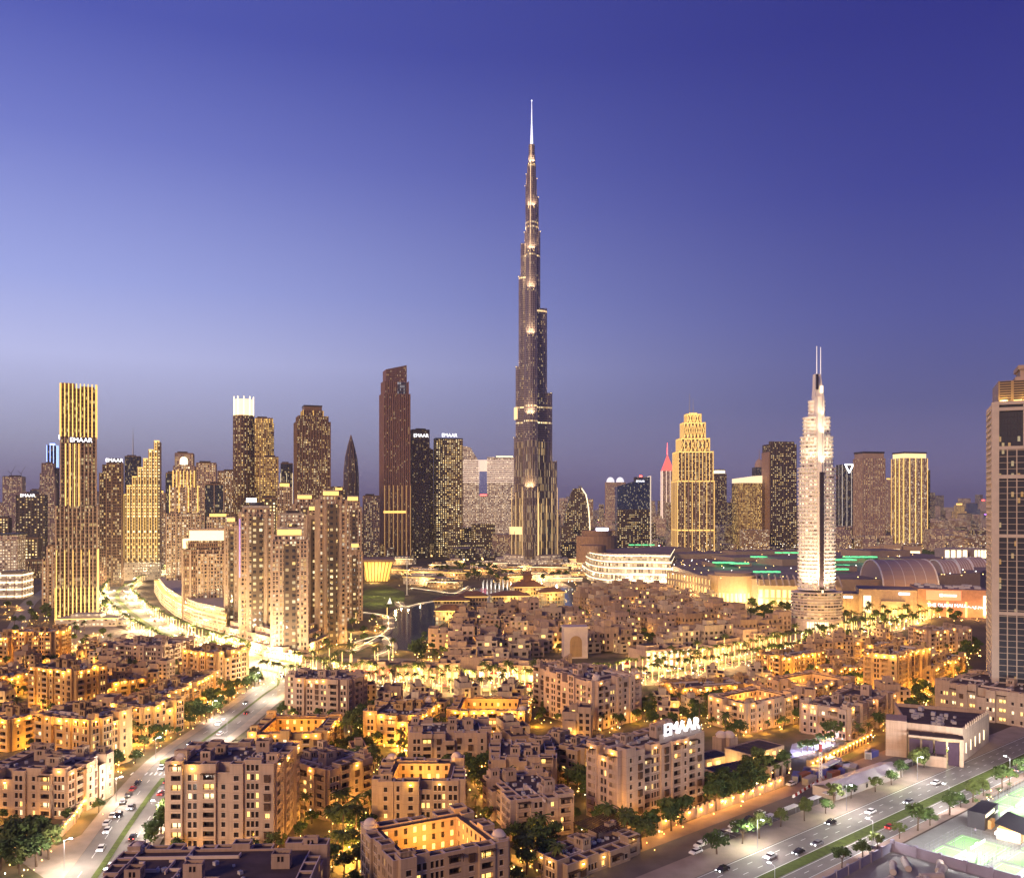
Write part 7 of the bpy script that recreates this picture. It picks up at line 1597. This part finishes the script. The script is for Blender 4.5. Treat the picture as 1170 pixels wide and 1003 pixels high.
for i in range(2):
    (xa,ya),(xb,yb) = A[i],A[i+1]; a = atan2(yb-ya,xb-xa); L = hypot(xb-xa,yb-ya); n = max(2,int(L/6.5)); H_ = zh(655,960)
    def hole(u0,u1,v0,v1,dp): p, r = pt((xa,ya),a,u0,dp), pt((xa,ya),a,u1,dp); g.face([(p[0],p[1],v0),(r[0],r[1],v0),(r[0],r[1],v1),(p[0],p[1],v1)])
    wallgrid(b, (xa,ya), a, L, 0, H_, [((k+.5)*L/n-1.9,(k+.5)*L/n+1.9,1.2) for k in range(n)], [(1,8),(10.5,17),(19.5,H_-2.5)], hole)
b.build('arcade', MSAND, root); g.build('arcade_window', emis('arcade_gold',(1,.64,.2),1.1), root)
x, y = pxy(838,935); b, g = MB(), MB(); rad = 28*.935
for i in range(20):
    a0_, a1_ = pi+pi*i/20*1.1-.2, pi+pi*(i+1)/20*1.1-.2; A_ = (x+rad*cos(a0_), y+rad*sin(a0_)); B_ = (x+rad*cos(a1_), y+rad*sin(a1_)); a = atan2(B_[1]-A_[1],B_[0]-A_[0]); L = hypot(B_[0]-A_[0],B_[1]-A_[1])
    def hole(u0,u1,v0,v1,dp): p, r = pt(A_,a,u0,dp), pt(A_,a,u1,dp); g.face([(p[0],p[1],v0),(r[0],r[1],v0),(r[0],r[1],v1),(p[0],p[1],v1)])
    wallgrid(b, A_, a, L, 0, 28, [(L*.2,L*.8,1)], [(2,11)], hole)
b.cyl(x,y,rad*1.03,28,29,36); b.cyl(x,y,rad*.75,29,31.5,30); b.build('drum', [MSAND], root); g.build('drum_window', emis('drum_gold',(1,.66,.2),1.1), root)
b, g = MB(), MB(); (xa,ya),(xb,yb) = pxy(866,890),pxy(962,870); a = atan2(yb-ya,xb-xa); L = hypot(xb-xa,yb-ya)
def hole(u0,u1,v0,v1,dp): p, r = pt((xa,ya),a,u0,dp), pt((xa,ya),a,u1,dp); g.face([(p[0],p[1],v0),(r[0],r[1],v0),(r[0],r[1],v1),(p[0],p[1],v1)])
wallgrid(b, (xa,ya), a, L, 0, 21, [((k+.5)*L/14-1.7,(k+.5)*L/14+1.7,1) for k in range(14)], [(1.5,7.5),(9,17)], hole); b.build('gallery_wall', MSAND, root); g.build('gallery_window', emis('gallery_gold',(1,.66,.22),1.1), root)
b = MB()
for k in range(14):
    u = k*L/13; p = pt((xa,ya),a,u,0)
    for q in range(5): f0, f1 = q/5, (q+1)/5; b.tube((p[0]+5*f0,p[1]+26*f0,21+9*sin(f0*pi/2)),(p[0]+5*f1,p[1]+26*f1,21+9*sin(f1*pi/2)),.8,.8,4)
b.build('roof_rib', plain('rib_cream',(.6,.5,.36),.7), root)
b = MB()
for (px,Y,z,w_,d_) in ((828,1090,31,22,10),(846,1075,31,20,8),(868,1180,33,16,12),(962,1150,31,34,14),(985,1180,33,40,10),(958,1050,30,26,7),(962,1000,29,14,6),(905,1290,33,40,8),(878,960,29,26,7),(735,1490,36,40,8)):
    x, y = pxy(px,Y)
    for k in range(4): b.obox(x-w_/2+k*w_/3.5,y,.3,w_/5.5,d_,z,z+1.6)
b.build('skylight', GREENL, root)
for px,Y in ((828,1070),(868,1160),(962,1120),(990,1160),(905,1270)): x, y = pxy(px,Y); point(x, y-8, 40, 4500, (.1,1,.4), 1)
for k in range(7): x, y = pxy(775+15*k, 990-15*k+(30 if k > 4 else 0)-45); point(x, y, 6, 15000, (1,.68,.26), 1.5)
for k in range(5): x, y = pxy(872+20*k, 855); point(x, y, 8, 12000, (1,.66,.22), 1.5)
# front with the mall name
(xa,ya),(xb,yb) = pxy(952,838),pxy(1130,800); a = atan2(yb-ya,xb-xa); L = hypot(xb-xa,yb-ya); root = empty('mall_front', xa, ya, 0, a, 'long gold lit mall front with glowing name signs and orange corner', 'mall front')
b = MB(); b.box(0,L*.3,0,30,0,18,0,1); b.box(L*.17,L*.62,-2,40,0,23,0,1); b.box(L*.55,L,-6,45,0,25,2,1); b.box(L*.31,L*.47,-9,-2,0,13,0,1); b.build('wall', [MSAND, MROOF, plain('orange_panel',(.50,.28,.17),.7)], root)
b = MB()
for k in range(22): x = 1+k*L*.6/22; b.box(x-.3,x+.3,-2.5 if x > L*.17 else -.5,-.01 if x < L*.17 else -2.01,2,17)
b.build('pilaster', M_FINB, root)
PV = emis('mall_letter',(.92,.86,1),1.6)
text('THE DUBAI MALL', root, (L*.73,-6.4,9), 4.3, PV, ext=.2); text('دبي مول', root, (L*.91,-6.4,9), 3.6, PV, ext=.2)
b = MB(); b.box(L*.6,L*.82,-6.5,-6.05,15,24); b.build('sign_panel', emis('red_sign',(1,.16,.06),.75), root); b = MB(); b.cyl(0,0,.1,0,.1,6)
b = MB(); b.box(L*.685,L*.705,-6.8,-6.55,18.4,20.8); b.box(L*.712,L*.79,-6.8,-6.55,18.6,20.2); b.build('logo', emis('logo_white',(1,.95,.9),2.2), root)
b = MB(); b.box(L*.43,L*.5,-2.5,-2.05,18.6,20.6); b.build('white_sign', emis('front_sign',(.95,.9,1),2.2), root); b = MB(); b.box(L*.07,L*.13,-.5,-.05,14,16); b.build('white_sign', emis('front_sign_b',(1,.95,.8),2.2), root)
for k in range(4): b = MB(); x = L*(.62+.115*k); b.box(x-.8,x+.8,-6.6,-6.05,0,14); b.build('light_column', GOLD2, root)
b = MB(); b.box(L*.2,L*.25,-2.6,-2.05,1,17); b.build('glass_entrance', WARMW, root)
b = MB(); b.box(L*.955,L*1.0,-7,-6.05,2,20); b.build('lit_corner', WARMW, root)
for k in range(9): p = root.matrix_basis @ Vector((L*(.05+.115*k), -14, 3)); point(p.x, p.y, 4, 4200, (1,.60,.16) if k < 6 else (1,.42,.14), 1.5)
for k in range(26): u = Rk.uniform(L*.58,L*.98); put('roof_unit', UNIT, root, (u,Rk.uniform(2,38),25), 0, (Rk.uniform(3,6),Rk.uniform(2,5),Rk.uniform(1.5,3)))
# barrel vault hall and small vaults
def vault(label, px0, px1, Y, depth, ztop, n=18, gl=WARMW):
    x0, x1 = xw(px0,Y), xw(px1,Y); root = empty('vaulted_hall', (x0+x1)/2, Y, 0, .0, label, 'hall'); L = x1-x0; b = MB(); rz_ = ztop-16; prof = [(depth/2-depth/2*cos(pi*k/n), 16+rz_*sin(pi*k/n)) for k in range(n+1)]
    for i in range(n): b.face([(-L/2,prof[i][0],prof[i][1]),(L/2,prof[i][0],prof[i][1]),(L/2,prof[i+1][0],prof[i+1][1]),(-L/2,prof[i+1][0],prof[i+1][1])])
    b.face([(-L/2,p[0],p[1]) for p in prof]); b.box(-L/2,L/2,.02,depth-.02,0,16.05); b.build('vault', plain('vault_skin',(.40,.29,.26),.7,.05,.05), root)
    g = MB(); g.face([(L/2+.02,p[0],p[1]) for p in reversed(prof)]); g.build('arch_window', emis('arch_glow',(1,.74,.5),.5), root); r = MB()
    for x in (L/2+.6,-L/2-.3):
        for i in range(n): r.tube((x,prof[i][0],prof[i][1]),(x,prof[i+1][0],prof[i+1][1]),.9,.9,4)
    for q in range(4):
        for i in range(n): r.tube((-L/2+L*(q+1)/5,prof[i][0],prof[i][1]),(-L/2+L*(q+1)/5,prof[i+1][0],prof[i+1][1]),.25,.25,4)
    r.build('arch_rim', WHITE, root); return root
vault('big mauve barrel vaulted hall on the mall roof, right of the white tower', 1010, 1072, 900, 62, zh(640,920))
vault('second smaller vault behind the big barrel vaulted hall', 1080, 1098, 985, 50, zh(640,1000), 12)
vault('third small vault near the white grid tower', 1099, 1113, 1040, 50, zh(638,1050), 12)
vault('last small vault next to the white grid tower', 1114, 1130, 1090, 50, zh(637,1100), 12)
for k, (px0,px1,Y,yt,yb_) in enumerate(((1079,1106,1300,627,637),(1113,1128,1300,627,640))):
    x0, x1 = xw(px0,Y), xw(px1,Y); root = empty('lit_hall', (x0+x1)/2, Y, 0, 0, 'dazzling white lit low hall at far right, %s one' % ('left','right')[k], 'hall'); b = MB(); b.box(-(x1-x0)/2,(x1-x0)/2,0,30,0,zh(yt,Y)); b.build('wall', CONC, root)
    for q in range(4): b = MB(); u = -(x1-x0)/2+(q+.15)*(x1-x0)/4; b.box(u,u+(x1-x0)*.17,-.4,-.02,5,zh(yt,Y)-2); b.build('lit_bay', emis('hall_glow',(1,.82,.5),1.5), root)
for k, (px,Y,w_,h_,c) in enumerate(((1000,1500,26,26,WARMW),(1020,1480,30,30,WARMW),(1042,1490,34,26,WARMW),(965,1480,26,22,WARMW))):
    x, y = pxy(px,Y); root = empty('entrance_pavilion', x, y, 0, 0, 'bright lit entrance block at the foot of the right towers, number %s from left' % ('two','three','four','one')[k], 'entrance'); b = MB(); b.box(-w_/2,w_/2,0,20,0,h_+8); b.build('wall', MSAND, root); b = MB(); b.box(-w_*.4,w_*.4,-.5,-.02,2,h_); b.build('lit_window', c, root)

plant_all()
# strings of tiny garden lights, too many to count
fb = MB(); RF = random.Random(404)
for (x, y, kd, lab, gr, sc) in WAIT:
    if y > 1100 or 'right road' in lab or 'road verge' in lab: continue
    for _ in range(4 if y < 480 else 3):
        if RF.random() < .55: fx, fy, fz, r_ = x+RF.uniform(-4,4), y+RF.uniform(-5,1.5), RF.choice((.3,.5,.6,2.2,3.4)), RF.uniform(.09,.17)*(1 if y < 480 else 1.9); fb.cyl(fx, fy, r_, fz, fz+2*r_, 5, 0 if RF.random() < .85 else 1)
tag(fb.build('fairy_lights', [emis('fairy_gold',(1,.60,.14),6), emis('fairy_white',(1,.88,.62),6)]), kind='stuff')
# ------------------------------------------------------------------ far city
Rf = random.Random(77); bl, wl, lt, rd = MB(), MB(), MB(), MB()
def far(px0, px1, Y0, Y1, n, hmin, hmax, wmin=18, wmax=60):
    for _ in range(n):
        Y = Y0*(Y1/Y0)**Rf.random(); x = xw(Rf.uniform(px0,px1),Y); w_ = Rf.uniform(wmin,wmax); d_ = Rf.uniform(wmin,wmax); h_ = hmin+(hmax-hmin)*Rf.random()**2.2
        bl.obox(x, Y, Rf.uniform(-.4,.4), w_, d_, 0, h_, Rf.randrange(3), 3)
        if Rf.random() < .5: lt.obox(x+Rf.uniform(-w_,w_), Y-d_, 0, 2.2*Y/1500, 1.4, 1, 1+2.0*Y/1500, Rf.choice((0,0,0,1,1,2)))
far(-60,640,1750,6000,900,10,75); far(640,1180,1900,7000,900,8,60); far(-60,400,2200,5000,120,60,170,25,45); far(640,900,2600,5000,60,60,140,25,40); far(640,1180,4500,9000,160,60,210,30,70)
far(-60,1230,7000,14000,500,10,110,60,160); far(230,620,1680,2200,140,8,30)
for _ in range(5200):
    Y = 1900*(16000/1900)**Rf.random(); px = Rf.uniform(-60,1240); x = xw(px,Y); s = Y/1500*Rf.uniform(.7,1.5); lt.obox(x, Y, 0, s*1.3, 1, 4, 4+s*1.3, Rf.choice((0,0,0,0,1,1,2)))
for _ in range(420):
    Y = Rf.uniform(900,1800); px = Rf.uniform(640,1130); x = xw(px,Y); lt.obox(x, Y, 0, .8, .8, 27 if px > 760 else 5, (27 if px > 760 else 5)+.7, Rf.choice((0,0,1)))
o = bl.build('distant_city', [M_PNK, M_BEI, M_GLSY, CONC]); o['kind'] = 'stuff'
o = lt.build('distant_city_lights', [emis('far_gold',(1,.60,.18),3), emis('far_white',(1,.9,.75),4), emis('far_red',(1,.25,.3),3)]); o['kind'] = 'stuff'
# low blocks with lamps between the towers left
for k in range(26):
    Y = Rf.uniform(1000,1700); px = Rf.uniform(120,420); 
# dark wooded park on the far right
b = MB()
for _ in range(2600):
    Y = Rf.uniform(1700,3200); px = Rf.uniform(1056,1175); x = xw(px,Y); s = Rf.uniform(3,8); b.prism([(x+s*cos(q*pi/3)*Rf.uniform(.7,1.2),Y+s*sin(q*pi/3)*Rf.uniform(.7,1.2)) for q in range(6)], 0, s*1.1, 0, 0, True, False, 0, [(x+.5*s*cos(q*pi/3),Y+.5*s*sin(q*pi/3)) for q in range(6)])
o = b.build('far_woods', LEAF[2]); o['kind'] = 'stuff'
# ------------------------------------------------------------------ haze
hm = bpy.data.materials.new('haze_air'); hm.use_nodes = True; hn = hm.node_tree; hn.nodes.clear()
ho = hn.nodes.new('ShaderNodeOutputMaterial'); hv = hn.nodes.new('ShaderNodeVolumePrincipled')
hv.inputs['Color'].default_value = (.80,.83,1.0,1); hv.inputs['Density'].default_value = 5.5e-5; hv.inputs['Anisotropy'].default_value = .2
hn.links.new(hv.outputs[0], ho.inputs['Volume'])
b = MB(); b.box(-30500, 30500, -600, 45500, -1, 860); o = b.build('haze', hm); o['kind'] = 'stuff'
